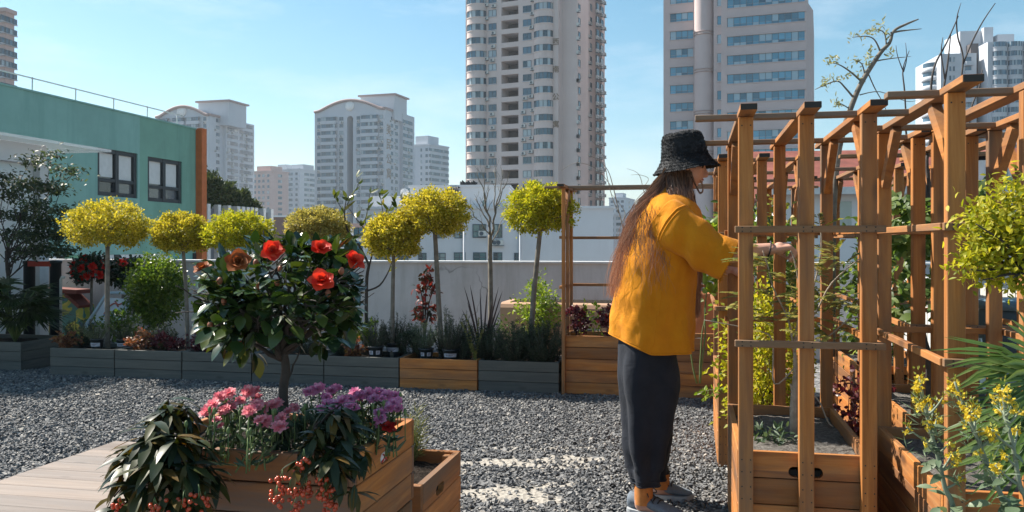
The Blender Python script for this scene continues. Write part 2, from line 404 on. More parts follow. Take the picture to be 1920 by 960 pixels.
# ============================================================ parapet, fence
def mat_parapet():
    m, nt, o = _new('painted_concrete'); v = objco(nt)
    c = ramp(nt, noise(nt, v, 1.6, 7, .7), [(.3, (.43,.42,.43)), (.7, (.55,.54,.55))])
    st = noise(nt, mapping(nt, v, (3.0, 3.0, .35)), 1.5, 6, .75); c = mix(nt, mth(nt, 'MULTIPLY', ramp(nt, st, [(.46, (0,0,0)), (.78, (1,1,1))]), .8), c, (.30,.285,.27))
    vo = nt.nodes.new('ShaderNodeTexVoronoi'); vo.feature = 'DISTANCE_TO_EDGE'; vo.inputs['Scale'].default_value = .9
    wv_ = nt.nodes.new('ShaderNodeVectorMath'); wv_.operation = 'ADD'; nz_ = nt.nodes.new('ShaderNodeTexNoise'); nz_.inputs['Scale'].default_value = 5; nt.links.new(v, nz_.inputs['Vector']); sc_ = nt.nodes.new('ShaderNodeVectorMath'); sc_.operation = 'SCALE'; sc_.inputs['Scale'].default_value = .25
    nt.links.new(nz_.outputs['Color'], sc_.inputs[0]); nt.links.new(v, wv_.inputs[0]); nt.links.new(sc_.outputs[0], wv_.inputs[1]); nt.links.new(wv_.outputs[0], vo.inputs['Vector'])
    ck = ramp(nt, vo.outputs['Distance'], [(0, (1,1,1)), (.010, (0,0,0))]); msk = ramp(nt, noise(nt, v, .8, 2), [(.5, (0,0,0)), (.56, (1,1,1))])
    c = mix(nt, mth(nt, 'MULTIPLY', mth(nt, 'MULTIPLY', ck, msk), .7), c, (.16,.15,.145))
    b = bsdf(nt, c, .88, .15, bump(nt, noise(nt, v, 50, 5), .2, .004)); nt.links.new(b.outputs[0], o.inputs['Surface']); return m
M['parapet'] = mat_parapet()
M['cap'] = mat_plain('parapet_cap', (.60,.60,.60), .8)
PB = 9.3
t = thing('parapet_wall', 'low pale grey rendered parapet wall running behind the planters', 'wall', G(0, PB), -TH)
mb = MB(); mb.box((-9.5, 0, 0), (5.5, .22, .985)); mb.build('wall_face', M['parapet'], t)
mb = MB(); mb.box((-9.5, -.03, .985), (5.5, .25, 1.005)); mb.build('coping', M['cap'], t)
t = thing('plank_fence', 'whitewashed plank fence behind the trellis at the right edge', 'fence', G(1.80, 3.0), -TH)
M['white_plank'] = mat_wood('whitewashed_plank', 2, ((.40,.40,.40), (.52,.52,.51), (.62,.62,.60)), .3, (.34,.34,.33))
y = 0
while y < 6.1:
    mb = MB(); mb.cbox((0, y, .03), (.022, y+.112, .93+random.uniform(-.006,.006)), .002); mb.build('plank', M['white_plank'], t); y += .125
for z in (.25, .75):
    mb = MB(); mb.box((.022, 0, z), (.06, 6.15, z+.07)); mb.build('fence_rail', M['white_plank'], t)

# ============================================================ city
M['glass'] = mat_glass('city_glass', (.02,.045,.06), (.05,.11,.16), (.38,.44,.47))
M['glass_band'] = mat_glass('band_glass', (.03,.09,.14), (.07,.22,.33), (.30,.42,.50), .08, .80)
M['glass_far'] = mat_glass('far_glass', (.02,.045,.075), (.04,.09,.14), (.30,.36,.40), .15, .80)
M['tower'] = mat_stucco('tower_render', (.66,.55,.52), (.82,.8,.8), .05, .35, .85, .12)
M['tower_trim'] = mat_plain('tower_trim', (.40,.30,.28), .8, scale=.3)
M['office'] = mat_stucco('office_stone', (.56,.46,.45), (.86,.85,.85), .07, .3, .8, .15)
M['apt'] = mat_stucco('apartment_paint', (.52,.54,.58), (.85,.85,.86), .05, .4, .85, .1)
M['apt_pink'] = mat_stucco('apartment_pink', (.52,.38,.35), (.85,.85,.85), .05, .4, .85, .1)
M['white_wall'] = mat_stucco('white_render', (.66,.66,.68), (.80,.79,.78), .05, .5, .85, .25)
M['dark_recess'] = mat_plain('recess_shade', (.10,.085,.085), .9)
M['ac'] = mat_plain('ac_casing', (.62,.61,.58), .5)
M['brown_trim'] = mat_plain('brown_trim', (.36,.25,.23), .8)
M['sign_bronze'] = mat_plain('bronze_letters', (.24,.17,.12), .6)
M['red_roof'] = mat_plain('red_tiles', (.20,.06,.042), .8, scale=2, var=.3)
M['dark_metal'] = mat_plain('dark_metal', (.03,.035,.04), .5)

_wcache = {}
def win_mesh(w, h, axis, mat, frame=True):
    k = (round(w, 2), round(h, 2), axis, mat.name)
    if k in _wcache: return _wcache[k]
    mb = MB(); f = min(.08, w*.07)
    def bx(x0, x1, z0, z1, d0, d1, mi):
        if axis == 'x': mb.box((x0, -d1, z0), (x1, -d0, z1), mi)
        else: mb.box((d0, x0, z0), (d1, x1, z1), mi)
    npn = max(1, round(w/.95)); pw = w/npn
    for i in range(npn): bx(-w/2+i*pw+f/2, -w/2+(i+1)*pw-f/2, f, h-f, -.25, .03, 0)
    for i in range(npn+1): bx(-w/2+i*pw-f/2, -w/2+i*pw+f/2, 0, h, -.2, .07, 1)
    bx(-w/2, w/2, 0, f, -.2, .06, 1); bx(-w/2, w/2, h-f, h, -.2, .06, 1)
    bx(-w/2-.12, w/2+.12, -.14, 0, -.2, .14, 2)
    me = bpy.data.meshes.new('window'); me.from_pydata(mb.v, [], mb.f)
    for m_ in (mat, M['dark_frame'], M['apt']): me.materials.append(m_)
    me.polygons.foreach_set('material_index', mb.m); me.update(); _wcache[k] = me; return me
M['dark_frame'] = mat_plain('window_frame', (.10,.12,.14), .5)
def add_parts(root, name, items, limit=100):
    """items: (mesh, location, size); the largest become parts, the rest one 'stuff' part"""
    items = sorted(items, key=lambda q: -q[2])
    for me, loc, _ in items[:limit]:
        o = bpy.data.objects.new(name, me); link(o, root); o.location = loc
    rest = items[limit:]
    if rest:
        V, F, mi, mats = [], [], [], []
        for me, loc, _ in rest:
            o_ = len(V); V += [tuple(v.co + Vector(loc)) for v in me.vertices]
            for p in me.polygons:
                F.append([i + o_ for i in p.vertices]); mt = me.materials[p.material_index]
                if mt not in mats: mats.append(mt)
                mi.append(mats.index(mt))
        me = bpy.data.meshes.new(name); me.from_pydata(V, [], F)
        for mt in mats: me.materials.append(mt)
        me.polygons.foreach_set('material_index', mi); me.update()
        o = bpy.data.objects.new(name, me); link(o, root); o['kind'] = 'stuff'
def ac_mesh():
    mb = MB(); mb.box((-.42, -.42, 0), (.42, 0, .62), 0); mb.box((-.5, -.5, -.06), (.5, 0, -.001), 1)
    mb.lathe([(.0, 0), (.24, 0), (.24, .02), (0, .02)], (0, 0, 0), 10, 1)
    vs = mb.v[-40:]
    mb.v[-40:] = [(x-.1, -.421-z, y+.31) for x, y, z in vs]
    me = bpy.data.meshes.new('air_conditioner'); me.from_pydata(mb.v, [], mb.f)
    me.materials.append(M['ac']); me.materials.append(M['dark_frame']); me.polygons.foreach_set('material_index', mb.m); me.update(); return me
AC = ac_mesh()
def ac_side():
    me = AC.copy(); me.transform(Matrix.Rotation(R(90), 4, 'Z')); return me
ACS = ac_side()

class Facade:
    """a building whose near right corner stands at photo column u0, distance Y0; phi turns it. Local x runs left to right along the front (negative), y runs back along the right side"""
    def __init__(s, name, label, cat, u0, Y0, phi, zb=-24, group=None):
        s.Y0 = Y0; s.phi = R(phi); s.o = Vector(((u0-960)*Y0/FP, Y0, 0)); s.zb = zb
        s.root = thing(name, label, cat, (s.o.x, s.o.y, zb), s.phi, group)
        s.ex = Vector((math.cos(s.phi), math.sin(s.phi))); s.ey = Vector((-math.sin(s.phi), math.cos(s.phi)))
    def _solve(s, u, d):
        k = (u-960)/FP; return (k*s.o.y - s.o.x)/(d.x - k*d.y)
    def x(s, u): return s._solve(u, s.ex)
    def y(s, u): return s._solve(u, s.ey)
    def z(s, v, x=0, y=0):
        Y = s.o.y + s.ex.y*x + s.ey.y*y
        return CAMH - (v-HZ)*Y/FP - s.zb

# ---- the tall residential tower
B = Facade('residential_tower', 'tall pinkish apartment tower with rounded glazed bays, behind the bare tree', 'tower', 1047, 168, -24)
xL = B.x(873); D = B.y(1134); H = 92.0
pit = B.z(0) - B.z(26.2)
zt0 = B.z(331.5) ; nfl = 22
mb = MB()
xw = [B.x(u) for u in (873, 912, 940, 972, 1002, 1047)]
# body with real loggia openings: columns and slabs round them
mb.box((xw[0], .9, 0), (xw[2], D*.45, H)); mb.box((xw[3], .9, 0), (0, D*.45, H))
mb.box((xw[0]+.02, .0, 0), (xw[2], .9, H-.01)); mb.box((xw[3], .0, 0), (-.02, .9, H-.01))
mb.box((xw[2]-.01, 3.6, 0), (xw[3]+.01, D*.45-.01, H-.02))
for i in range(-9, nfl+9):
    z0 = zt0 + pit*i
    mb.box((xw[2]-.005, .02, z0 - pit*.36), (xw[3]+.005, 3.61, z0))
mb.build('tower_body', M['tower'], B.root)
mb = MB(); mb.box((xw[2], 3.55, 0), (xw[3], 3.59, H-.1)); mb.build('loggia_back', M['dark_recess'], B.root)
# right rear wing, stepped
def y_on(u, x):
    k_ = (u-960)/FP; return (k_*(B.o.y + B.ex.y*x) - (B.o.x + B.ex.x*x))/(B.ey.x - k_*B.ey.y)
yw = [0, 0, y_on(1103, 3.2), y_on(1117, 2.2), y_on(1134, 3.6)]
mb = MB(); mb.box((.001, 2.2, 0), (3.2, yw[2], H-3)); mb.box((-.5, yw[2]-.02, 0), (2.2, yw[3], H-4)); mb.box((-.5, yw[3]-.02, 0), (3.6, yw[4], H-3.2))
mb.build('tower_wing', M['tower'], B.root)
# vertical rounded bay stacks
bay_u = [(877, 912), (1002, 1037)]
prof_glass = []
for u0, u1 in bay_u:
    x0, x1 = B.x(u0), B.x(u1); cx, r = (x0+x1)/2, (x1-x0)/2
    mb = MB(); n = 20
    arc = [(cx - r*math.cos(math.pi*k/n), -.75*r*math.sin(math.pi*k/n)) for k in range(n+1)]
    def band(z0, z1, k, mi):
        vs = [(cx+(x-cx)*k, y*k, z) for z in (z0, z1) for x, y in arc]
        m_ = n+1
        mb.add(vs, [(i, i+1, m_+i+1, m_+i) for i in range(n)] + [tuple(range(n, -1, -1)), tuple(range(m_, 2*m_))], mi)
    for i in range(-9, nfl+9):
        z0 = zt0 + pit*i
        band(z0 - pit*.50, z0, 1.0, 0); band(z0-.12, z0+.06, 1.05, 0); band(z0 - pit*.50 - .02, z0 - pit*.50 + .14, 1.05, 0)
    mb.build('bay_balcony', M['tower'], B.root)
    mg = MB()
    segs = 7
    for k in range(segs):
        a0, a1 = math.pi*(k+.04)/segs, math.pi*(k+.96)/segs
        q = [((-r*.96*math.cos(a)), (-.75*r*.96*math.sin(a))) for a in (a0, a1)]
        mg.add([(q[0][0], q[0][1], 0), (q[1][0], q[1][1], 0), (q[1][0], q[1][1], pit*.5), (q[0][0], q[0][1], pit*.5)], [(0,1,2,3)], 0)
    for k in range(segs+1):
        a = math.pi*k/segs; x_, y_ = -r*.97*math.cos(a), -.75*r*.97*math.sin(a)
        mg.box((x_-.05, y_-.05, 0), (x_+.05, y_+.05, pit*.5), 1)
    me = bpy.data.meshes.new('bay_window'); me.from_pydata(mg.v, [], mg.f); me.materials.append(M['glass']); me.materials.append(M['dark_frame'])
    me.polygons.foreach_set('material_index', mg.m); me.update()
    add_parts(B.root, 'bay_window', [(me, (cx, 0, zt0 + pit*i), 1) for i in range(-2, 15)])
wins, acs = [], []
for i in range(-2, 15):
    z0 = zt0 + pit*i
    wins.append((win_mesh(1.7, 1.35, 'x', M['glass']), (B.x(923.5), 0, z0 + .1), 2)); wins.append((win_mesh(1.75, 1.35, 'x', M['glass']), (B.x(988.5), 0, z0 + .1), 2))
    for (u, dz) in ((914, -.5), (925, -.9), (984, -.9), (998, -.6)):
        if random.random() < .62: acs.append((AC, (B.x(u)+random.uniform(-.25,.25), 0, z0+dz), 1))
    for u, w in ((1054, .9), (1081, 1.1), (1108, .9)):
        yy = B.y(u); xx = 3.2 if u < 1104 else 2.2
        k_ = (u-960)/FP
        # depth on the stepped plane seen at this column
        yy = (k_*(B.o.y + B.ex.y*xx) - (B.o.x + B.ex.x*xx))/(B.ey.x - k_*B.ey.y)
        if yy < 2.4: yy = 3.2
        wins.append((win_mesh(w*1.1, 1.3, 'y', M['glass']), (xx, yy, z0 + .1), 1.2))
        if random.random() < .75: acs.append((ACS, (xx, yy - 1.2, z0 - .5), .8))
    for u in (1121, 1129):
        xx = 3.6; k_ = (u-960)/FP
        yy = (k_*(B.o.y + B.ex.y*xx) - (B.o.x + B.ex.x*xx))/(B.ey.x - k_*B.ey.y)
        wins.append((win_mesh(1.6, 1.4, 'y', M['glass']), (xx, yy, z0 + .1), 1.0)); acs.append((ACS, (xx, yy+1.2, z0 - .4), .7)); acs.append((ACS, (xx, yy-1.0, z0 - .8), .6))
add_parts(B.root, 'window', wins); add_parts(B.root, 'air_conditioner', acs)
def sign(root, text, x, y, z, size, side, gap):
    for k, ch in enumerate(text):
        cu = bpy.data.curves.new('letter', 'FONT'); cu.body = ch; cu.size = size; cu.extrude = .06; cu.align_x = 'CENTER'
        ob = bpy.data.objects.new('letter_tmp', cu); COL.objects.link(ob)
        dg = bpy.context.evaluated_depsgraph_get(); me = bpy.data.meshes.new_from_object(ob.evaluated_get(dg)); bpy.data.objects.remove(ob)
        me.transform(Matrix.Rotation(R(90), 4, 'X'))
        if side: me.transform(Matrix.Rotation(R(90), 4, 'Z'))
        me.materials.clear(); me.materials.append(M['sign_bronze'])
        o = bpy.data.objects.new('wall_letter', me); link(o, root); o.location = (x, y, z - k*gap)
sign(B.root, '西南公寓', B.x(1042.5), -.09, B.z(83), 1.5, False, (B.z(75)-B.z(233))/3*.98)

# ---- the stone office block
B = Facade('office_block', 'tall stone office block with blue ribbon windows and a round corner shaft', 'office block', 1512, 150, -20)
H = 80.0; xr0 = B.x(1352); xs1 = B.x(1242)
mb = MB(); mb.box((xr0, 0, 0), (0, 22, H)); mb.build('office_body', M['office'], B.root)
mb = MB(); mb.add([(0.001,0,0),(1.1,1.4,0),(1.1,22,0),(0.001,22,0),(0.001,0,H-12.0),(1.1,1.4,H-13.5),(1.1,22,H-13.5),(0.001,22,H-12.0)], [(0,1,5,4),(1,2,6,5),(4,5,6,7),(2,3,7,6)]); mb.build('chamfered_corner', M['office'], B.root)
yb = 5.0
def x_at(u, y):   # local x of column u on the plane y
    k_ = (u-960)/FP; return (k_*(B.o.y + B.ey.y*y) - (B.o.x + B.ey.x*y))/(B.ex.x - k_*B.ex.y)
mb = MB(); mb.box((x_at(1244, yb), yb, 0), (xr0+1, 23, H-.5)); mb.build('rear_wing', M['office'], B.root)
mb = MB(); mb.box((x_at(1338,1.2), 1.2, 0), (xr0+.5, 10, H-.2)); mb.build('link_wall', M['office'], B.root)
cxc = x_at(1321, 3.4); rc = abs(x_at(1340, 3.4)-x_at(1302, 3.4))/2
mb = MB(); mb.lathe([(rc, 0), (rc, H)], (cxc, 3.4, 0), 40); mb.build('round_shaft', M['office'], B.root)
for v in (62, 132, 210, 285):
    for dv in (0, 5):
        mb = MB(); z0 = B.z(v+dv, cxc, 3.4); mb.lathe([(rc-.05, z0-.09), (rc+.14, z0-.08), (rc+.14, z0+.09), (rc-.05, z0+.1)], (cxc, 3.4, 0), 40); mb.build('shaft_ring', M['tower_trim'], B.root)
def ribbon(w, h, npn):
    mb = MB(); x = -w/2; pw = w/npn
    for i in range(npn):
        mb.box((x+i*pw+.03, -.02, .03), (x+(i+1)*pw-.03, .04, h*.28), 0); mb.box((x+i*pw+.03, -.03, h*.30), (x+(i+1)*pw-.03, .04, h-.03), 0)
        mb.box((x+i*pw-.04, -.06, 0), (x+i*pw+.04, .02, h), 1)
    mb.box((x-.15, -.10, -.12), (x+w+.15, .02, -.001), 2); mb.box((x-.15, -.28, h), (x+w+.15, .02, h+.14), 2)
    me = bpy.data.meshes.new('ribbon_window'); me.from_pydata(mb.v, [], mb.f)
    for m_ in (M['glass_band'], M['dark_frame'], M['office']): me.materials.append(m_)
    me.polygons.foreach_set('material_index', mb.m); me.update(); return me
x0, x1 = B.x(1364), B.x(1509); rb = ribbon(x1-x0, 1.65, 12)
pz = (B.z(22, x1) - B.z(168, x1))/4
for i in range(-1, 14):
    o = bpy.data.objects.new('ribbon_window', rb); link(o, B.root); o.location = ((x0+x1)/2, 0, B.z(39, x1) - pz*i)
x0, x1 = x_at(1257, yb), x_at(1300, yb); rb2 = ribbon(x1-x0, 1.6, 4)
for i in range(-1, 14):
    o = bpy.data.objects.new('ribbon_window', rb2); link(o, B.root); o.location = ((x0+x1)/2, yb, B.z(42, x0, yb) - pz*i)
xm = x_at(1349.5, 1.2); add_parts(B.root, 'slit_window', [(win_mesh(.8, 1.6, 'x', M['glass_band']), (xm, 1.2, B.z(46.5, xm, 1.2) - pz*i), 1) for i in range(-1, 13)])

# ---- the two apartment blocks with arched gables, and the slab beside them
def arched_block(label, uL, uC, uR, Y0, phi, v_eave, v_peak, v_eave_r, v0, pitch_px, nfl, cols, side_cols, recess=None, block=None, circle=None, sgn=None, rear=None):
    B = Facade('apartment_block', label, 'apartment block', uC, Y0, phi, group='distant apartment blocks')
    xl = B.x(uL); D = B.y(uR); zE = B.z(v_eave_r); zP = B.z(v_peak, xl/2)
    n = 24; top = []
    for k in range(n+1):
        t = k/n; top.append((xl*(1-t), zE + (zP-zE)*math.sin(math.pi*min(1, max(0, (t-.06)/.88)))))
    mb = MB()
    if recess:
        ra, rb_ = B.x(recess[0]), B.x(recess[1]); zr = B.z(recess[2], ra)
        # arch-headed recess: left and right piers, head piece, back
        mb.prism([(xl, 0), (ra, 0), (ra, zr), (ra, zE), (xl, zE)], 0, D)
        mb.prism([(rb_, 0), (0, 0), (0, zE), (rb_, zE)], 0, D)
        mb.prism([(ra, zr)] + [((ra+rb_)/2 - (rb_-ra)/2*math.cos(math.pi*k/10), zr + (rb_-ra)/2*math.sin(math.pi*k/10)) for k in range(11)] + [(rb_, zE), (ra, zE)], 0.01, 5)
        mb.box((ra, 4.9, 0), (rb_, D, zE-.01))
    else:
        mb.box((xl, 0, 0), (0, D, zE))
    mb.prism([(xl, zE)] + [(x, z) for x, z in top if z > zE + .01] + [(0, zE)], 0.005, D*.45)
    mb.build('block_body', M['apt'], B.root, fix=True)
    if recess:
        mb = MB(); mb.box((ra+.02, 4.6, 0), (rb_-.02, 4.89, zr)); mb.build('stair_recess', M['glass_far'], B.root)
    mb = MB()
    mb.tube([(x, -.3, z+.2) for x, z in top], .55, 6); mb.bar((0, -.2, zE+.25), (0, D*.6, zE+.25), .9, .8); mb.build('cornice', M['brown_trim'], B.root)
    if rear:
        y0 = B.y(rear[0]); mb = MB(); zr_ = B.z(rear[1], 0, y0); mb.box((-xl*-.6, y0, 0), (1.2, D+2, zr_))
        mb.build('rear_bay', M['apt'], B.root)
    if block:
        x0, x1 = B.x(block[0]), B.x(block[1]); zb_, zt_ = B.z(block[3])-3, B.z(block[2], x1, 8)
        mb = MB(); mb.box((x0, 6, zb_), (x1+1, 17, zt_)); mb.build('lift_house', M['apt'], B.root)
        mb = MB(); mb.box((x0-.8, 5.2, zt_), (x1+1.8, 17.8, zt_+.6)); mb.build('lift_house_roof', M['brown_trim'], B.root)
    if circle:
        x = B.x(circle[0]); z = B.z(circle[1], x); mb = MB(); mb.lathe([(0, 0), (1.9, 0), (1.9, .25), (0, .25)], (0, 0, 0), 24)
        mb.v = [(a, -c, b) for a, b, c in mb.v]; mb.build('round_plaque', mat_plain('white_plaque', (.8,.8,.8), .6), B.root, loc=(x, -.02, z))
    wins, acs, bals = [], [], []
    p = pitch_px*Y0/FP; z1 = B.z(v0)
    for i in range(nfl):
        z = z1 - p*i
        for (u, w, bal) in cols:
            x = B.x(u); wm = w*Y0/FP
            wins.append((win_mesh(wm, p*.52, 'x', M['glass_far']), (x, -1.0 if bal else 0, z), wm))
            if bal: bals.append((x, wm, z))
            elif random.random() < .7: acs.append((AC, (x + random.uniform(-.6,.6), 0, z-.9), 1))
        for (u, w) in side_cols:
            wm = w
            wins.append((win_mesh(wm, p*.52, 'y', M['glass_far']), (1.2 if (rear and u >= rear[0]) else 0, B.y(u), z), wm*.6))
            if random.random() < .5: acs.append((ACS, (1.2 if (rear and u >= rear[0]) else 0, B.y(u)-1.5, z-.6), .5))
    me_c = {}
    it = []
    for x, w, z in bals:
        k_ = round(w, 1)
        if k_ not in me_c:
            mb = MB(); mb.box((-w/2-.3, -1.15, -p*.46), (w/2+.3, .0, -.05)); mb.box((-w/2-.3, -1.1, p*.53), (w/2+.3, 0, p*.56))
            me = bpy.data.meshes.new('balcony'); me.from_pydata(mb.v, [], mb.f); me.materials.append(M['apt']); me.update(); me_c[k_] = me
        it.append((me_c[k_], (x, 0, z), w))
    add_parts(B.root, 'balcony', it); add_parts(B.root, 'window', wins); add_parts(B.root, 'air_conditioner', acs)
    if sgn: sign(B.root, sgn[0], .06, B.y(sgn[1]), B.z(sgn[2], 0, B.y(sgn[1])), sgn[3], True, sgn[4])
    return B
arched_block('grey apartment block with arched gable and a tall central recess, left of the tower', 590, 722, 768, 320, -18, 207, 189, 204, 222, 13.3, 19,
             [(598, 7, 0), (618, 30, 1), (640, 8, 0), (672, 7, 0), (694, 32, 1), (715, 7, 0)], [(735, 1.6), (743, 2.2), (755, 4.5), (764, 4.0)], (650.5, 662, 224), (662, 722, 180, 205), (656, 199), ('美民公寓', 729, 251, 4.4, 5.55), (750, 213))
arched_block('grey apartment block with arched gable rising behind the green building', 293, 392, 466, 300, -16, 218, 201, 216, 226, 13.2, 16,
             [(308, 22, 1), (337, 24, 1), (364, 25, 1), (384, 6, 0)], [(408, 1.8), (425, 2.5), (434, 4.2), (453, 6), (461, 5)], None, (352, 405, 192, 215), (341, 209), None, (418, 222))
def slab_block(label, uL, uC, uR, Y0, phi, vtop, v0, pitch, nfl, cols, side, mat, blocks=(), group='distant apartment blocks'):
    B = Facade('apartment_block', label, 'apartment block', uC, Y0, phi, group=group)
    xl, D, zE = B.x(uL), (B.y(uR) if uR else 16), B.z(vtop)
    mb = MB(); mb.box((xl, 0, 0), (0, D, zE)); mb.build('block_body', mat, B.root)
    mb = MB(); mb.box((xl-.3, -.3, zE), (.3, D+.3, zE+.7)); mb.build('roof_edge', mat, B.root)
    for a0, a1, vt in blocks:
        mb = MB(); mb.box((B.x(a0), 3, zE+.7), (B.x(a1), 12, B.z(vt, B.x(a0), 3))); mb.build('roof_house', mat, B.root)
    wins = []; p = pitch*Y0/FP
    for i in range(nfl):
        z = B.z(v0) - p*i
        for u, w in cols: wins.append((win_mesh(w*Y0/FP, p*.5, 'x', M['glass_far']), (B.x(u), 0, z), w))
        for u, w in side: wins.append((win_mesh(w, p*.5, 'y', M['glass_far']), (0, B.y(u), z), w*.5))
    add_parts(B.root, 'window', wins); return B
slab_block('pale slab apartment block just right of the gabled block with the recess', 768, 806, 841, 400, -30, 272, 283, 11.2, 14, [(774, 4), (790, 3.5), (800, 5)], [(812, 6), (826, 7), (836, 5)], M['apt'], [(772, 795, 256)])
slab_block('low far apartment block with pale front and pink flank, right of the hedge', 472, 513, 541, 430, -25, 322, 331, 10.5, 9, [(478, 5), (486, 5), (494, 5), (503, 5)], [(525, 3)], M['apt_pink'], [(474, 500, 312)])
slab_block('far blue grey apartment block between the pink flank and the recessed block', 512, 562, 592, 460, -25, 318, 328, 9.8, 10, [(518, 5), (530, 9), (545, 9), (556, 5)], [(575, 4), (585, 4)], M['apt'], [(514, 530, 309), (540, 562, 309)])
slab_block('pinkish tower with small windows at the left edge of the view', -70, 10, 27, 150, -8, 22, 40, 21, 8, [(-8, 10), (3, 8)], [(14, 3.0), (20, 3.0)], M['apt_pink'], group='towers at the edges')
slab_block('hazy white apartment block seen through the far pergola', 1142, 1172, 1190, 520, -20, 372, 380, 9, 7, [(1148, 5), (1158, 6), (1167, 5)], [(1180, 4)], M['apt'], [(1150, 1166, 362)])
slab_block('blue glazed low block seen under the far pergola beam', 1138, 1172, 1186, 260, -20, 404, 412, 11, 4, [(1146, 9), (1160, 9)], [(1178, 4)], M['apt'])

# ---- the right tower with scalloped balconies
B = Facade('residential_tower', 'white tower of scalloped round balconies behind the trellis at the right', 'tower', 1960, 230, -6)
xl = B.x(1852); H = B.z(76); p = 17.6*230/FP
mb = MB(); mb.box((xl, 0, 0), (0, 20, H)); mb.build('tower_body', M['apt'], B.root)
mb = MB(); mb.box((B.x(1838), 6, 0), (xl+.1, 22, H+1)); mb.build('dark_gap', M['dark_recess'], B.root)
mb = MB(); mb.box((B.x(1772), 3, 0), (B.x(1840), 22, B.z(92))); mb.build('side_block', M['apt'], B.root)
mb = MB(); mb.box((B.x(1826), 9, H-2), (B.x(1890), 20, B.z(58, B.x(1850), 9))); mb.box((B.x(1868), 7.5, H-2), (B.x(1886), 9.2, B.z(52, B.x(1870), 8))); mb.box((B.x(1893), 7, H-2), (B.x(1925), 18, B.z(66, B.x(1900), 8))); mb.build('roof_house', M['apt'], B.root)
bay_list = [(B.x(u), B.x(u+29)-B.x(u)) for u in (1874, 1903, 1932)]
def scallop(r):
    mb = MB(); n = 14; arc = [(-r*math.cos(math.pi*k/n), -.7*r*math.sin(math.pi*k/n)) for k in range(n+1)]
    def band(z0, z1, k, mi):
        m_ = n+1; mb.add([(x*k, y*k, z) for z in (z0, z1) for x, y in arc], [(i, i+1, m_+i+1, m_+i) for i in range(n)] + [tuple(range(n, -1, -1)), tuple(range(m_, 2*m_))], mi)
    band(0, p*.42, 1, 0); band(p*.40, p*.46, 1.06, 0)
    for k in range(n): 
        a, b = arc[k], arc[k+1]; q = .93
        mb.add([(a[0]*q*.99+b[0]*q*.01, a[1]*q, p*.46), (b[0]*q*.95+a[0]*q*.05, b[1]*q, p*.46), (b[0]*q*.95+a[0]*q*.05, b[1]*q, p), (a[0]*q*.99+b[0]*q*.01, a[1]*q, p)], [(0,1,2,3)], 1)
    me = bpy.data.meshes.new('round_balcony'); me.from_pydata(mb.v, [], mb.f); me.materials.append(M['apt']); me.materials.append(M['glass_far']); me.polygons.foreach_set('material_index', mb.m); me.update(); return me
sc = scallop(bay_list[0][1]/2*.96)
add_parts(B.root, 'round_balcony', [(sc, (x, 0, B.z(95) - p*i), 1) for x, w in bay_list for i in range(15)])
wins = []
for i in range(14):
    for u, w in ((1790, 3), (1797, 3), (1824, 11)): wins.append((win_mesh(w*230/FP, p*.5, 'x', M['glass_far']), (B.x(u), 3, B.z(108) - p*i), w))
add_parts(B.root, 'window', wins)
mb = MB(); mb.box((B.x(1817), 1.8, -1.2), (B.x(1832), 3, -.1)); me = bpy.data.meshes.new('balcony_front'); me.from_pydata(mb.v, [], mb.f); me.materials.append(M['apt'])
add_parts(B.root, 'balcony_front', [(me, (0, 0, B.z(108)-p*i), 1) for i in range(14)])
mb = MB(); xq, rq = B.x(1774), 2.9
for i in range(14):
    z = B.z(112)-p*i
    mb.lathe([(rq, z-1.3), (rq+.2, z-1.2), (rq+.2, z-.1), (rq, z)], (xq, 9, 0), 20, 0); mb.lathe([(rq-.2, z), (rq-.2, z+1.3)], (xq, 9, 0), 20, 1)
mb.build('corner_drum', [M['apt'], M['glass_far']], B.root)

# ---- white building just past the parapet
B = Facade('white_building', 'white rendered low building with small windows just beyond the parapet wall', 'building', 1150, 40, -3)
M['white_win'] = mat_glass('white_building_glass', (.03,.05,.055), (.08,.16,.17), (.25,.33,.34), .1, .85)
xl = B.x(628); zr = B.z(352)
mb = MB(); mb.box((B.x(684), 0, 0), (0, 9, B.z(391))); mb.box((B.x(762), 1.0, B.z(391)-.5), (B.x(952), 9, B.z(347))); mb.box((B.x(682), 1.4, B.z(391)-.5), (B.x(763), 8, B.z(363)))
mb.build('building_body', M['white_wall'], B.root)
mb = MB(); mb.box((B.x(684)-.1, -.1, B.z(391)), (.1, 1.0, B.z(391)+.12)); mb.box((B.x(762)-.08, .92, B.z(347)), (B.x(952)+.08, 9.1, B.z(347)+.1)); mb.build('roof_edge', M['white_wall'], B.root)
for (u0, u1, v0, v1) in ((886, 912, 420, 446), (925, 942, 420, 446), (852, 872, 433, 447), (813, 834, 433, 447), (784, 800, 474, 491), (814, 836, 474, 491), (851, 873, 473, 491), (887, 912, 473, 491), (925, 942, 473, 491), (964, 972, 474, 491), (704, 726, 474, 491), (745, 766, 474, 491)):
    w, h = (u1-u0)*40/FP, (v1-v0)*40/FP
    mb = MB(); x = B.x((u0+u1)/2); z = B.z(v1, x)
    f = .035
    fr = MB(); fr.box((-w/2, -.02, 0), (-w/2+f, .05, h)); fr.box((w/2-f, -.02, 0), (w/2, .05, h)); fr.box((-w/2+f, -.02, 0), (w/2-f, .05, f)); fr.box((-w/2+f, -.02, h-f), (w/2-f, .05, h)); fr.box((-f/2, -.015, f), (f/2, .05, h-f)); fr.box((-w/2+f, -.012, h*.45), (w/2-f, .05, h*.45+f*.7))
    fo = fr.build('window', M['dark_frame'], B.root, loc=(x, -.01, z))
    gb = MB()
    for sx in (0, 1):
        for sz_ in (0, 1): gb.box((-w/2+f+(w/2-f)*sx, -.006, f+(h*.45)*sz_), (-f/2+(w/2)*sx, .004, h*.45 if not sz_ else h-f))
    gb.build('pane', M['white_win'], fo)
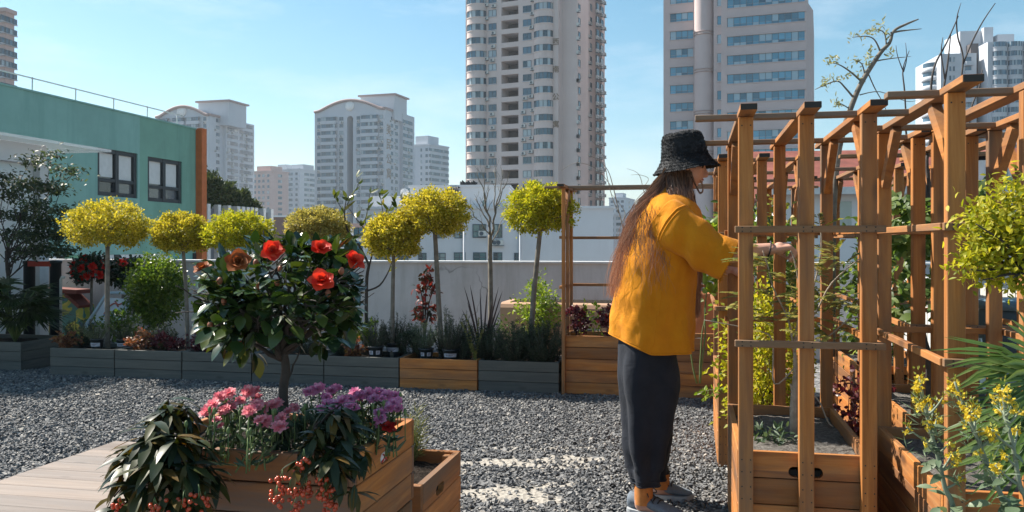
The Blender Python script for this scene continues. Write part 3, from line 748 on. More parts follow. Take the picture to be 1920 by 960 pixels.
x = B.x(905); mb = MB(); w = .19; z0, z1 = B.z(393), B.z(376)
mb.prism([(-w/2, 0), (w/2, 0), (w/2, z1-z0), *[(w/2*math.cos(math.pi*k/8), z1-z0 + w/2*math.sin(math.pi*k/8)) for k in range(1, 8)], (-w/2, z1-z0)], -.02, .03); mb.build('arched_window', M['white_win'], B.root, loc=(x, 1.0, z0), fix=True)
mb = MB(); mb.box((B.x(859), .97, B.z(381)), (B.x(871), 1.02, B.z(371))); mb.build('dark_vent', M['dark_recess'], B.root)
for u, v in ((905, 443), (929, 460), (937, 460)):
    me = AC.copy(); me.transform(Matrix.Scale(.42, 4)); o = bpy.data.objects.new('air_conditioner', me); link(o, B.root); o.location = (B.x(u), -.02, B.z(v))
for u in (892-22, 975):
    mb = MB(); mb.tube([(B.x(u), -.06, 0), (B.x(u), -.06, B.z(392))], .05, 8); mb.build('drain_pipe', M['white_wall'], B.root)
# things on its roof
t = thing('roof_pipes', 'dark bundle of pipes on the white building roof behind the bare tree', 'pipes', (B.o.x, B.o.y, B.zb), B.phi)
mb = MB()
for u, v in ((842, 372), (846, 372), (850, 372), (854, 372)): mb.tube([(B.x(u), .85, B.z(v)), (B.x(u), .85, B.z(348)), (B.x(u)+.2, 1.3, B.z(346))], .045, 6)
for k in range(9): mb.tube([(B.x(858+3.5*k), 1.4, B.z(347)+.1), (B.x(858+3.5*k), 1.4, B.z(347)+.28+.08*math.sin(k*2.1)), (B.x(862+3.5*k), 1.4, B.z(347)+.2)], .06, 6)
mb.build('pipe_run', M['dark_metal'], t)
t = thing('satellite_dish', 'small white satellite dish on the white building roof above the yellow tree', 'dish', (B.o.x, B.o.y, B.zb), B.phi)
mb = MB(); xx, zz = B.x(741), B.z(354)
mb.lathe([(0, .08), (.12, .06), (.22, 0)], (0, 0, 0), 16); mb.v = [(xx + a, 2.5 - c, zz + b) for a, b, c in mb.v]; mb.build('dish_bowl', M['cap'], t)
mb = MB(); mb.tube([(xx, 2.6, zz-.45), (xx, 2.55, zz)], .02, 6); mb.build('dish_mast', M['dark_metal'], t)

# low annexes at left of it
B = Facade('annex_building', 'low annex with brown roof bands and small windows behind the leafy sapling', 'building', 690, 55, -6)
mb = MB(); mb.box((B.x(560), 0, 0), (0, 8, B.z(447))); mb.box((B.x(640), 1.5, B.z(447)-.3), (-.2, 8, B.z(425))); mb.build('building_body', M['white_wall'], B.root)
mb = MB(); mb.box((B.x(640)-.2, 1.2, B.z(425)), (0, 8.2, B.z(418))); mb.box((B.x(640)-.1, 1.35, B.z(447)), (-.1, 1.499, B.z(444))); mb.build('roof_band', M['brown_trim'], B.root)
add_parts(B.root, 'window', [(win_mesh(.34, .55, 'x', M['glass_far']), (B.x(u), 1.5, B.z(442)), 1) for u in (656, 664, 673, 682)] + [(win_mesh(.42, .65, 'x', M['glass_far']), (B.x(u), 0, B.z(472)), 1) for u in (622, 660, 674)])
B = Facade('flat_roofed_building', 'low brown flat roofed building between the yellow trees', 'building', 545, 60, -6)
mb = MB(); mb.box((B.x(503), 0, 0), (0, 8, B.z(407))); mb.build('building_body', mat_plain('brown_wall', (.20,.13,.12), .8), B.root)
mb = MB(); mb.box((B.x(503)-.1, -.1, B.z(407)), (.1, 8, B.z(404))); mb.build('roof_edge', M['white_wall'], B.root)

# ---- red roofed house at the right
hY = 26
t = thing('red_roof_house', 'white house with red tiled roof and a dormer, behind the trellises', 'house', (0, 0, 0), R(-8))
rot = Matrix.Rotation(R(8), 4, 'Z')
def hp(u, v, Y): return rot @ P(u, v, Y)
x0, x1 = hp(1480, 400, hY).x, hp(2040, 400, hY).x; yb_ = hp(1760, 400, hY).y
ze, zr_ = z_at(352, hY), z_at(276, hY+3)
mb = MB(); mb.box((x0, yb_, -24), (x1, yb_+7.5, ze)); mb.build('house_wall', M['white_wall'], t)
mb = MB(); mb.prism([(yb_-.5, ze), (yb_+3.75, zr_), (yb_+8, ze), (yb_+7.9, ze-.12), (yb_-.4, ze-.12)], x0-.5, x1+.5); mb.v = [(y, x, z) for x, y, z in mb.v]; mb.build('roof', M['red_roof'], t, fix=True)
mb = MB(); mb.box((x0-.5, yb_-.56, ze-.2), (x1+.5, yb_-.42, ze+.02)); mb.build('gutter', M['cap'], t)
dx = hp(1860, 320, hY).x; dz = z_at(348, hY)
mb = MB(); mb.box((dx-.65, yb_-.1, dz), (dx+.65, yb_+3, dz+.75)); mb.build('dormer', M['white_wall'], t)
mb = MB(); mb.prism([(dx-.95, dz+.72), (dx, dz+1.15), (dx+.95, dz+.72), (dx, dz+1.0)], yb_-.25, yb_+3); mb.build('dormer_roof', M['red_roof'], t, fix=True)
mb = MB(); mb.box((dx-.3, yb_-.14, dz+.12), (dx+.3, yb_-.1, dz+.62)); mb.build('dormer_window', M['white_win'], t)
for u in (1580, 1690, 1800):
    xx = hp(u, 400, hY).x; mb = MB(); mb.box((xx-.35, yb_-.03, ze-1.25), (xx+.35, yb_+.02, ze-.4)); mb.build('window', M['white_win'], t)

# ---- the green building at the left, in shade, parallel to the garden's grid
GA = -17.8
def b_on(u, a):  # garden b of column u on the plane a
    k = (u-960)/FP; return a*(CT + k*ST)/(k*CT - ST)
def Yab(a, b): return b*CT - a*ST
t = thing('green_building', 'two storey green rendered building with dark framed windows and an orange corner fin', 'building', G(GA, 0), -TH)
bR, bM, bL = b_on(367, GA), b_on(262, GA), b_on(-260, GA)
zT = z_at(243, Yab(GA, bR)); M['green1'] = mat_stucco('green_render', (.19,.36,.29), (.66,.70,.70), .14, .95, .85, .35); M['green2'] = mat_stucco('teal_render', (.23,.41,.37), (.66,.72,.72), .14, .95, .85, .35)
wz = {}
def zz_(u, v): return z_at(v, Yab(GA, b_on(u, GA)))
wins = [(183, 258, 276, 366), (277, 341, 293, 377)]
# wall pieces round the window openings (local x = a offset, y = b)
mb = MB()
def wall_run(mb, y0, y1, z0, z1, mi): mb.box((-.3, y0, z0), (0, y1, z1), mi)
edges = [bL] + sum([[b_on(u0, GA), b_on(u1, GA)] for u0, u1, _, _ in wins], []) + [bR]
wt = zz_(183, 276); wbm = zz_(183, 366); wt2, wb2 = zz_(277, 293), zz_(277, 377); zmid = zz_(183, 478)
wall_run(mb, edges[0], edges[1], zmid, zT, 1); wall_run(mb, edges[1], edges[2], wt, zT, 1); wall_run(mb, edges[1], edges[2], zmid, wbm, 1)
wall_run(mb, edges[2], bM, zmid, zT, 1); wall_run(mb, bM, edges[3], zmid, zT, 0); wall_run(mb, edges[3], edges[4], wt2, zT, 0); wall_run(mb, edges[3], edges[4], zmid, wb2, 0); wall_run(mb, edges[4], edges[5], zmid, zT, 0)
mb.box((-12, bL, zmid), (-.301, edges[1]-1, zT-.02), 1); mb.box((-12, bR-.3, -24), (-.301, bR, zT-.02), 0); mb.box((-12, bL, -24), (-.4, bR-.31, zmid), 0)
mb.build('upper_wall', [M['green1'], M['green2']], t)
mb = MB(); k = 0; y = bL
pan = [mat_plain('panel_white', (.62,.64,.66), .6), mat_plain('panel_teal', (.14,.34,.32), .6), M['dark_metal'], mat_plain('panel_green', (.16,.36,.22), .6)]
seq = [(0, 2.6), (1, 1.5), (2, .25), (0, 1.6), (2, .2), (3, .9), (0, 1.3), (2, .2)]
while y < bR - .1:
    c, w = seq[k % len(seq)]; mb.box((-.25, y, -.5), (-.02 if c != 2 else .03, min(y+w, bR), zmid-.003), c); y += w; k += 1
mb.build('ground_floor_panels', pan, t)
mb = MB(); mb.box((-.6, bR, -24), (.25, bR+.32, zT+.05)); mb.build('orange_fin', mat_plain('orange_paint', (.50,.13,.035), .7), t)
mb = MB(); mb.tube([(-.15, bL, zT+.42), (-.15, bR-.6, zT+.42)], .022, 6)
y = bL
while y < bR: mb.tube([(-.15, y, zT-.02), (-.15, y, zT+.45)], .02, 5); y += 1.7
mb.build('roof_railing', M['cap'], t)
mb = MB(); mb.box((-.32, bL, zT), (.04, bR, zT+.05)); mb.build('roof_coping', M['green2'], t)
M['blind'] = mat_plain('white_blind', (.62,.62,.62), .8, var=.06); M['dglass'] = mat_glass('dark_window_glass', (.02,.025,.03), (.04,.05,.06), (.10,.11,.12), .06, .9)
for (u0, u1, v0, v1) in wins:
    y0, y1, z1, z0 = b_on(u0, GA), b_on(u1, GA), zz_(u0, v0), zz_(u0, v1); ym = y0 + (y1-y0)*.5; zl = z0 + (z1-z0)*.34
    f = .13; mb = MB()
    for a_, c_ in ((y0, y0+f), (ym-f*.6, ym+f*.6), (y1-f, y1)): mb.box((-.2, a_, z0), (-.04, c_, z1))
    for a_, c_ in ((y0+f, ym-f*.6), (ym+f*.6, y1-f)):
        for q0, q1 in ((z0, z0+f), (zl-f*.4, zl+f*.4), (z1-f, z1)): mb.box((-.2, a_, q0), (-.05, c_, q1))
    fo = mb.build('window', M['dark_metal'], t)
    mb = MB(); mb.box((-.14, y0+f, z0+f), (-.13, ym-f*.6, z1-f)); mb.box((-.14, ym+f*.6, z0+f), (-.13, y1-f, z1-f)); mb.build('pane', M['dglass'], fo)
    mb = MB(); mb.box((-.128, y0+f, zl+.1), (-.122, ym-.12, z1-f)); mb.box((-.128, ym+.12, zl+.06), (-.122, y1-f-.04, z1-f)); mb.build('blind', M['blind'], fo)

# ---- terrace wall with white posts and hedge beyond it
ta = -20.0
t = thing('slatted_terrace_wall', 'dark terrace wall with white uprights, below the long hedge', 'wall', G(ta, 0), -TH)
b0, b1 = b_on(372, ta), b_on(512, ta); zt_ = z_at(389, Yab(ta, b0))
mb = MB(); mb.box((-.25, b0-2, -24), (-.1, b1, zt_)); mb.build('wall_panel', mat_plain('grey_wall', (.16,.17,.19), .8), t)
for u in (388, 408, 427, 444, 453, 462, 470, 478, 493, 507):
    b = b_on(u, ta); mb = MB(); mb.box((-.2, b-.12, -5), (.1, b+.12, zt_+.18)); mb.build('upright', M['cap'], t)
M['hedge'] = mat_leaf('hedge_leaf', [(.025,.045,.018), (.05,.075,.025), (.10,.11,.035)], .6, .2)
n = 16000; bb = rng.uniform(b0-3, b_on(497, ta), n); top = np.interp(bb, [b0-3, b0, b_on(430, ta), b_on(470, ta), b_on(497, ta)], [1.9, 1.85, 1.15, .8, .22])
hz_ = rng.uniform(0, 1, n)**.6*top*(1 + .12*np.sin(bb*5.1) + .08*np.sin(bb*13)); ha = rng.uniform(-1.1, -.15, n)
Pl = np.stack([ha, bb, zt_+hz_], -1); V, F = leaves(Pl, rand_dirs(n)+[0,0,.6], rand_dirs(n), rng.uniform(.12,.28,n), rng.uniform(.03,.07,n))
h = thing('hedge', 'long clipped dark green hedge on the terrace behind the green building', 'hedge', G(ta, 0), -TH); np_mesh('foliage', V, F, M['hedge'], h)
mb = MB()
for k in range(40):
    b = b0 - 3 + (b_on(490, ta)-b0+3)*k/39; mb.tube([(-.6, b, zt_-.3), (-.6, b+.05, zt_+.5)], .03, 5)
mb.build('stems', M['endgrain_hole_shade'], h)

# ---- white glazed kiosk at far left
def mat_acrylic():
    m, nt, o = _new('clear_acrylic_sheet'); b = bsdf(nt, (.75,.77,.79), .25, .5); tr = nt.nodes.new('ShaderNodeBsdfTransparent'); ms = nt.nodes.new('ShaderNodeMixShader'); ms.inputs[0].default_value = .5
    nt.links.new(b.outputs[0], ms.inputs[1]); nt.links.new(tr.outputs[0], ms.inputs[2]); nt.links.new(ms.outputs[0], o.inputs['Surface']); return m
t = thing('glazed_kiosk', 'white framed kiosk with overhanging slab roof and frosted panels at far left', 'kiosk', G(-7.15, 8.7), -TH)
zk = 2.32
mb = MB(); mb.box((-3.5, -2.4, zk), (.18, .5, zk+.03)); mb.build('slab_roof', mat_acrylic(), t)
mb = MB(); mb.box((-.30, -2.3, zk-.22), (-.12, -.22, zk-.002)); mb.build('fascia_beam', M['white_wall'], t)
for y in (-2.2, -.32):
    mb = MB(); mb.box((-.3, y, 0), (-.125, y+.14, zk-.222)); mb.build('column', M['cap'], t)
def mat_frost():
    m, nt, o = _new('frosted_panel'); b = bsdf(nt, (.85,.88,.90), .35, .5); b.inputs['Transmission Weight'].default_value = .45; nt.links.new(b.outputs[0], o.inputs['Surface']); return m
fm = mat_frost()
for y in (-2.05,):
    mb = MB(); mb.box((-.22, y, .12), (-.205, -.33, zk-.225)); mb.build('panel', fm, t)
mb = MB(); mb.box((-3.2, -.5, 0), (-.305, -.45, zk-.31)); mb.build('end_panel', fm, t)
# ============================================================ planters and trellises
def mat_soil(name, cols, sc=60):
    m, nt, o = _new(name); v = objco(nt)
    vo = nt.nodes.new('ShaderNodeTexVoronoi'); vo.inputs['Scale'].default_value = sc; nt.links.new(v, vo.inputs['Vector'])
    sp = nt.nodes.new('ShaderNodeSeparateColor'); nt.links.new(vo.outputs['Color'], sp.inputs['Color'])
    c = mix(nt, .6, ramp(nt, sp.outputs[0], [(0, cols[0]), (.6, cols[1]), (1, cols[2])]), ramp(nt, noise(nt, v, 25, 6, .7), [(.3, cols[0]), (.7, cols[1])]))
    b = bsdf(nt, c, .95, .1, bump(nt, noise(nt, v, sc*1.5, 6, .75), .9, .02)); nt.links.new(b.outputs[0], o.inputs['Surface']); return m
M['soil'] = mat_soil('dark_soil', ((.018,.014,.011), (.045,.035,.028), (.09,.07,.055)))
M['grit'] = mat_soil('gritty_soil', ((.10,.09,.08), (.22,.205,.19), (.36,.34,.32)), 90)

def soil(t, x0, x1, y0, y1, z, mat, amp=.012, parent=None):
    nx, ny = 22, 22
    X, Y = np.meshgrid(np.linspace(x0, x1, nx), np.linspace(y0, y1, ny))
    Z = np.array([z + amp*mnoise.noise(Vector((x*14+t.location.x*3, y*14+t.location.y*3, z))) + amp*.6*mnoise.noise(Vector((x*45, y*45, z+t.location.x))) for x, y in zip(X.ravel(), Y.ravel())])
    V = np.stack([X.ravel(), Y.ravel(), Z], -1)
    i = (np.arange(ny-1)[:, None]*nx + np.arange(nx-1)[None]).reshape(-1, 1)
    lo = len(V); V2 = np.array([(x0,y0,.01),(x1,y0,.01),(x1,y1,.01),(x0,y1,.01),(x0,y0,z-.02),(x1,y0,z-.02),(x1,y1,z-.02),(x0,y1,z-.02)])
    F2 = np.array([(0,1,5,4),(1,2,6,5),(2,3,7,6),(3,0,4,7)]) + lo
    o = np_mesh('soil', np.concatenate([V, V2]), [i + np.array([0,1,nx+1,nx]), F2], [mat, M['endgrain_hole_shade']], t, mi=[0]*((nx-1)*(ny-1)) + [1]*4, smooth=False); return o  # side faces coloured dark to paint the shade inside the hand holes

def slot_board(mb, u0, u1, z0, z1, d0, d1, axis, c, w=.075, h=.03):
    """a board with a rounded hand hole, as an upper and a lower half that meet in the hole"""
    uc, zc = c; r = h/2; n = 8
    arcU = [(uc - w/2 + r - r*math.cos(math.pi*k/2/n), zc + r*math.sin(math.pi*k/2/n)) for k in range(n+1)] + [(uc + w/2 - r + r*math.sin(math.pi*k/2/n), zc + r*math.cos(math.pi*k/2/n)) for k in range(n+1)]
    arcL = [(u, 2*zc - z) for u, z in arcU]
    up = [(u0, zc), (u0, z1), (u1, z1), (u1, zc)] + list(reversed(arcU))
    lo = [(u0, zc), (u1, zc), (u1, z0), (u0, z0)]
    lo = [(u0, zc)] + arcL + [(u1, zc), (u1, z0), (u0, z0)]
    k0 = len(mb.v); f0 = len(mb.f)
    mb.prism(up, d0, d1); mb.prism(lo, d0, d1)
    if axis == 'y':
        for k in range(k0, len(mb.v)):
            x, y, z = mb.v[k]; mb.v[k] = (y, x, z)

def box_panels(t, x0, x1, y0, y1, z0, z1, nb, wood, slots=()):
    th = .022; hb = (z1-z0)/nb
    for side in ('front', 'back', 'left', 'right'):
        mb = MB()
        for k in range(nb):
            a, b = z0 + hb*k + .0018, z0 + hb*(k+1) - .0018
            e = random.uniform(-.0015, .0015)
            sl = [s for s in slots if s[0] == side and s[1] == k]
            if side in ('front', 'back'):
                ya, yb_ = (y0, y0+th) if side == 'front' else (y1-th, y1)
                if sl: slot_board(mb, x0, x1, a, b, ya+e, yb_+e, 'x', (sl[0][2], a+.024), *sl[0][3:])
                else: mb.cbox((x0, ya+e, a), (x1, yb_+e, b), .0022)
            else:
                xa, xb = (x0, x0+th) if side == 'left' else (x1-th, x1)
                if sl: slot_board(mb, y0+th+.001, y1-th-.001, a, b, xa+e, xb+e, 'y', (sl[0][2], a+.024), *sl[0][3:])
                else: mb.cbox((xa+e, y0+th+.001, a), (xb+e, y1-th-.001, b), .0022)
        mb.build('side_panel', M[wood + ('_x' if side in ('front', 'back') else '_y')], t, fix=bool(slots))

def planter(name, label, a, b, W, D, h, nb, wood, soil_z, smat, group=None, slots=(), z0=.004, liner=True):
    t = thing(name, label, 'planter box', G(a, b), -TH, group)
    box_panels(t, 0, W, 0, D, z0, h, nb, wood, slots)
    if wood == 'grey' or liner:
        for x in (.0235, W-.0585):
            for y in (.0235, D-.0585):
                mb = MB(); mb.box((x, y, .012), (x+.035, y+.035, h-.012)); mb.build('corner_post', M[wood+'_z'], t)
    soil(t, .024, W-.024, .024, D-.024, soil_z, smat)
    return t

# ---- the low row along the terrace
RB = 6.72; n7 = 7; A0 = a_at(93, RB); A1 = a_at(1049, RB); wr = (A1-A0)/n7
lab7 = ['grey weathered planter box at the far left end of the low row',
        'second grey planter box of the low row, under the leftmost yellow standard tree',
        'grey planter box of the low row just left of the camellia, between two dark seams',
        'grey planter box of the low row directly behind the camellia trunk',
        'grey planter box of the low row with labelled pots, left of the orange box',
        'fresh orange brown planter box standing among the grey ones in the low row',
        'grey planter box under the bushy rosemary, right end of the low row']
row7 = []
for k in range(n7):
    row7.append(planter('planter_box', lab7[k], A0 + wr*k + .004, RB + random.uniform(-.006, .006), wr - .010, .43, .255, 3, 'wood' if k == 5 else 'grey', .215, M['soil'], 'low planter boxes in the row'))
planter('planter_box', 'dark grey planter box with the fan palm, apart at the left edge', a_at(-110, 6.9), 6.88, a_at(42, 6.9)-a_at(-110, 6.9), .62, .275, 3, 'grey', .235, M['soil'], 'low planter boxes in the row')

# ---- the big planter in front, stacked on a grey one
PA, PB0, PW, PD = -1.555, 2.133, .671, .50
planter('planter_box', 'worn grey planter box underneath the orange flower planter in front', PA, PB0+.002, PW-.004, PD-.004, .374, 4, 'worn', .3, M['soil'], 'front planters')
t = thing('planter_box', 'orange stained planter box full of pink carnations, stacked on a grey box', 'planter box', G(PA, PB0, .376), -TH, 'front planters')
M['front_x'] = mat_wood('stained_wood_worn_x', 0, ((.17,.068,.022), (.25,.10,.03), (.33,.14,.045)), .62, (.12,.115,.115)); M['front_y'] = M['wood_y']; M['front_z'] = M['wood_z']  # weathered front boards, with their shade also darkened into the stain colours
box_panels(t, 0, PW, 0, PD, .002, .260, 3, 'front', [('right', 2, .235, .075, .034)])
soil(t, .024, PW-.024, .024, PD-.024, .225, M['soil'])
tb = thing('plastic_bag', 'white and red plastic bag seen through the hand hole of the orange flower planter', 'bag', G(PA+PW-.004, PB0+.235, .376+.198), -TH)
mb = MB(); mb.ell((-.008, 0, 0), (.012, .036, .017), 10, 8); mb.build('bag_film', mat_plain('bag_white', (.72,.70,.72), .4), tb)
mb = MB(); mb.tube([(.003, -.022, -.009), (.0046, 0, .001), (.004, .02, .010)], .0025, 6); mb.tube([(.003, -.01, .011), (.0046, .004, .0), (.004, .014, -.010)], .0022, 6); mb.build('red_print', mat_plain('bag_red', (.55,.05,.05), .4), tb)
planter('planter_box', 'small narrow orange crate of dark soil behind the flower planter', -1.21, 2.73, .318, .50, .39, 4, 'wood', .345, M['soil'], 'front planters', [('right', 3, .22, .10, .036)])

# ---- trellis planters
H0 = 1.643
def trellis(label, a0, b0, W=.405, D=.91, h=.47, nb=5, soil_z=.425, smat=None, sides='LR', npost=3, mids=(), slots=(), over=.147, pw=.050, name='trellis_planter', front_rails=True, hole=True, zpost=.003):
    t = thing(name, label, 'trellis planter', G(a0, b0), -TH, 'pergola planters of orange stained timber')
    x0, x1 = -pw/2-.002, W+pw/2+.002
    if hole: slots = [('front', nb-1, W/2, .115, .036)]
    box_panels(t, x0, x1, 0, D, .004, h, nb, 'wood', slots)
    soil(t, x0+.024, x1-.024, .024, D-.024, soil_z, smat or M['grit'])
    pd = .036
    xs = [W*k/(npost-1) for k in range(npost)]
    for y0, y1 in ((-pd-.002, -.002), (D+.002, D+pd+.002)):
        for x in xs:
            mb = MB(); j = random.uniform(-.001, .001); mb.cbox((x-pw/2+j, y0, zpost), (x+pw/2+j, y1, H0), .0022)
            if y0 < 0 and pw > .04:
                for zq in [h*(q+.3)/nb for q in range(nb)] + [h*(q+.75)/nb for q in range(nb)] + [.86, .846, 1.256, 1.243, H0-.03]:
                    for xq in (-.014, .015): mb.box((x+xq-.0022, y0-.0006-(.0195 if .8 < zq < 1.3 else 0), zq-.0022), (x+xq+.0022, y0+.001, zq+.0022), 1)
            mb.build('post', [M['wood_z'], M['endgrain_hole_shade']], t)
    for x, y in mids:
        mb = MB(); mb.cbox((x-pw/2, y-pd/2, zpost), (x+pw/2, y+pd/2, H0), .0022); mb.build('post', M['wood_z'], t)
    for x in xs:
        e = random.uniform(-.004, .004)
        mb = MB(); mb.cbox((x-.0275, -pd-.155+e, H0+.001), (x+.0275, D+pd+.15+e, H0+.023), .002); o = mb.build('rafter', [M['wood_y']], t)
        mb = MB(); mb.box((x-.0266, -pd-.1562+e, H0+.002), (x+.0266, -pd-.1551+e, H0+.022)); mb.build('end_grain', M['endgrain_hole_shade'], o)
    for y in (.035, D-.085):
        mb = MB(); mb.cbox((x0-over, y, H0+.0025), (W+pw/2+over, y+.05, H0+.0215), .002); mb.build('crossbeam', M['worn_x'], t)
    for x in (xs[0], xs[-1]):
        for yA, yB in ((0.0, .20), (D, D-.20)):
            mb = MB(); mb.bar((x, yA, H0-.205), (x, yB, H0-.006), .046, .030, up=(1, 0, 0)); mb.build('brace', M['wood_y'], t)
    for z in (1.25, .853):
        for y0, y1, on in ((-pd-.0215, -pd-.0025, front_rails), (D+pd+.0025, D+pd+.0215, True)):
            if on: mb = MB(); mb.cbox((x0-.012, y0, z-.012), (x1+.022, y1, z+.012), .002); mb.build('rail', M['worn_x' if y0 < 0 else 'wood_x'], t)
        for s, (xa, xb) in (('L', (-pw/2-.0205, -pw/2-.0015)), ('R', (W+pw/2+.0015, W+pw/2+.0205))):
            if s in sides: mb = MB(); mb.cbox((xa, -pd-.001, z-.0115), (xb, D+pd+.001, z+.0115), .002); mb.build('rail', M['wood_y'], t)
    return t
T1 = trellis('orange trellis planter the woman reaches into, with a weathered front rail and a cut stump', .18, 3.12, sides='R')
T2 = trellis('orange trellis planter behind the yellow flowering mustard at the right', .752, 2.746, sides='LR')
T3 = trellis('orange trellis planter behind the mustard one, round the dark twisted grape vine', .918, 3.863)
T4 = trellis('orange trellis planter just behind the woman and the nearest trellis', .155, 4.75, D=1.0)
T6 = trellis('orange trellis planter farther back between the twisted vine and the white fence', .99, 5.45, D=.95)
T7 = trellis('orange trellis planter at the back, seen through the posts of the nearest trellis', .40, 6.35, D=.9)
T8 = trellis('wide orange planter with a thin three post pergola against the parapet, behind the woman', -1.03+.02, 6.745, W=1.24, D=.40, npost=2, mids=[(0, .2), (1.24, .2)], sides='LR', soil_z=.43, pw=.026, front_rails=False, hole=False, over=.15)

# ============================================================ plants
M['gold'] = mat_leaf('golden_privet', [(.15,.17,.02), (.40,.35,.03), (.57,.48,.055), (.68,.57,.12)], .5, .5, .3, (1.15,1.1,.5))
M['gold2'] = mat_leaf('golden_green_privet', [(.18,.22,.02), (.34,.35,.025), (.50,.46,.04), (.60,.52,.07)], .5, .5, .3, (1.15,1.15,.45))
M['gold3'] = mat_leaf('bronze_gold_privet', [(.14,.14,.04), (.36,.30,.08), (.48,.40,.13), (.58,.48,.21)], .5, .45, .3, (1.1,1.1,.6))
M['green'] = mat_leaf('green_leaf', [(.035,.065,.015), (.06,.11,.02), (.11,.17,.03)], .42, .35)
M['bright'] = mat_leaf('bright_leaf', [(.10,.16,.02), (.18,.25,.03), (.27,.33,.05)], .42, .45)
M['dark'] = mat_leaf('dark_leaf', [(.010,.022,.012), (.016,.034,.018), (.026,.048,.022)], .30, .12, .5)
M['camellia'] = mat_leaf('camellia_leaf', [(.012,.028,.013), (.020,.045,.018), (.034,.066,.020), (.07,.10,.026)], .24, .12, .5, (2.4,2.2,.4))
M['ardisia'] = mat_leaf('ardisia_leaf', [(.012,.024,.012), (.022,.036,.016), (.045,.055,.016), (.13,.08,.022)], .38, .2, .28, (2.2,1.5,.3))
M['rosemary'] = mat_leaf('rosemary_leaf', [(.018,.035,.022), (.035,.058,.036), (.075,.10,.06)], .55, .2)
M['bluegreen'] = mat_leaf('bluegreen_leaf', [(.04,.075,.045), (.08,.13,.075), (.16,.20,.13)], .5, .25)
M['burgundy'] = mat_leaf('burgundy_leaf', [(.05,.012,.018), (.09,.02,.03), (.16,.045,.05)], .4, .25, .45, (1.8,.8,.8))
M['rusty'] = mat_leaf('rusty_leaf', [(.10,.035,.02), (.20,.08,.045), (.30,.15,.08), (.16,.12,.03)], .5, .3, .4, (1.5,1,.6))
M['redleaf'] = mat_leaf('red_leaf', [(.015,.03,.018), (.03,.045,.02), (.10,.02,.014), (.24,.04,.025), (.14,.03,.02)], .4, .35, .4, (1.6,.7,.6))
M['bark'] = mat_plain('grey_bark', (.17,.15,.125), .85, scale=18, var=.35, bumps=.5)
M['darkbark'] = mat_plain('dark_bark', (.055,.045,.04), .8, scale=20, var=.4, bumps=.6)
M['palebark'] = mat_plain('pale_twig', (.30,.25,.20), .8, scale=25, var=.35, bumps=.4)
M['vinebark'] = mat_plain('vine_bark', (.075,.065,.062), .8, scale=22, var=.4, bumps=.6)
M['stemgreen'] = mat_plain('green_stem', (.12,.17,.06), .6, scale=20)
M['glau'] = mat_leaf('mustard_leaf', [(.10,.15,.09), (.15,.20,.12), (.22,.27,.17)], .5, .25)
M['mustard'] = mat_leaf('mustard_flower', [(.62,.46,.03), (.72,.55,.05), (.78,.64,.14)], .6, .35, .2, (1.1,1.05,.6))
M['budgreen'] = mat_leaf('flower_bud', [(.22,.25,.04), (.33,.32,.05)], .5, .2)

class Plant:
    def __init__(s, name, label, cat, base, group=None):
        s.base = Vector(base); s.t = thing(name, label, cat, s.base, 0, group); s.b = np.array(s.base)
    def wood(s, name, paths, mat, n=6):
        mb = MB()
        for pts, r in paths: mb.tube([Vector(p) - s.base for p in pts], r, n)
        return mb.build(name, mat, s.t)
    def leaf(s, name, V, F, mat, smooth=False, parent=None): return np_mesh(name, V - s.b, F, mat, parent or s.t, smooth=smooth)

def merge(parts):
    V, T, Q, o = [], [], [], 0
    for v, f in parts:
        V.append(v)
        for a in f: (T if a.shape[1] == 3 else Q).append(a + o)
        o += len(v)
    F = []
    if T: F.append(np.concatenate(T))
    if Q: F.append(np.concatenate(Q))
    return np.concatenate(V), F

def crown(c, rad, n, L, W, dome=True, nclump=160, spread=.13, inner=.25, up=.5, full=False, droop=.15):
    """leaves in many small clumps over a crown; uneven outline, gaps, darker hollow inside"""
    c = np.array(c); rad = np.array(rad)
    d = rand_dirs(nclump*3)
    if dome: d = d[(d[:, 2] > -.85)][:nclump]
    else: d = d[:nclump]
    rr = rng.uniform(.72, 1.04, len(d))
    cl = d*rr[:, None]
    if dome: cl[:, 2] = np.where(cl[:, 2] < 0, cl[:, 2]*.92, cl[:, 2])
    ni = int(n*inner); no = n - ni
    k = rng.integers(0, len(cl), no)
    q = cl[k] + rng.normal(0, spread, (no, 3))
    out = nrm(cl[k]*.8 + rand_dirs(no)*.55)
    qi = rand_dirs(ni)*rng.uniform(.2, .8, (ni, 1))
    if dome: qi[:, 2] = np.where(qi[:, 2] < 0, qi[:, 2]*.6, qi[:, 2])
    q = np.concatenate([q, qi]); out = np.concatenate([out, rand_dirs(ni)])
    Pn = c + q*rad
    D = nrm(out + rand_dirs(n)*.7 + [0, 0, up*.3]); N = nrm(out*.6 + rand_dirs(n)*.8 + [0, 0, up])
    l = L*rng.uniform(.6, 1.25, n)
    return leaves(Pn, D, N, l, l*W/L if not np.isscalar(W) else W*rng.uniform(.7, 1.2, n), full, droop)

def fork(p0, p1, r0, r1, wob=.03, n=7):
    p0, p1 = Vector(p0), Vector(p1); L = (p1-p0).length
    pts = [p0.lerp(p1, i/(n-1)) + (Vector((random.uniform(-1,1), random.uniform(-1,1), random.uniform(-.5,.5)))*wob*L if 0 < i < n-1 else Vector()) for i in range(n)]
    pts = smooth_path(pts, 2); m = len(pts)
    return pts, [r0 + (r1-r0)*i/(m-1) for i in range(m)]

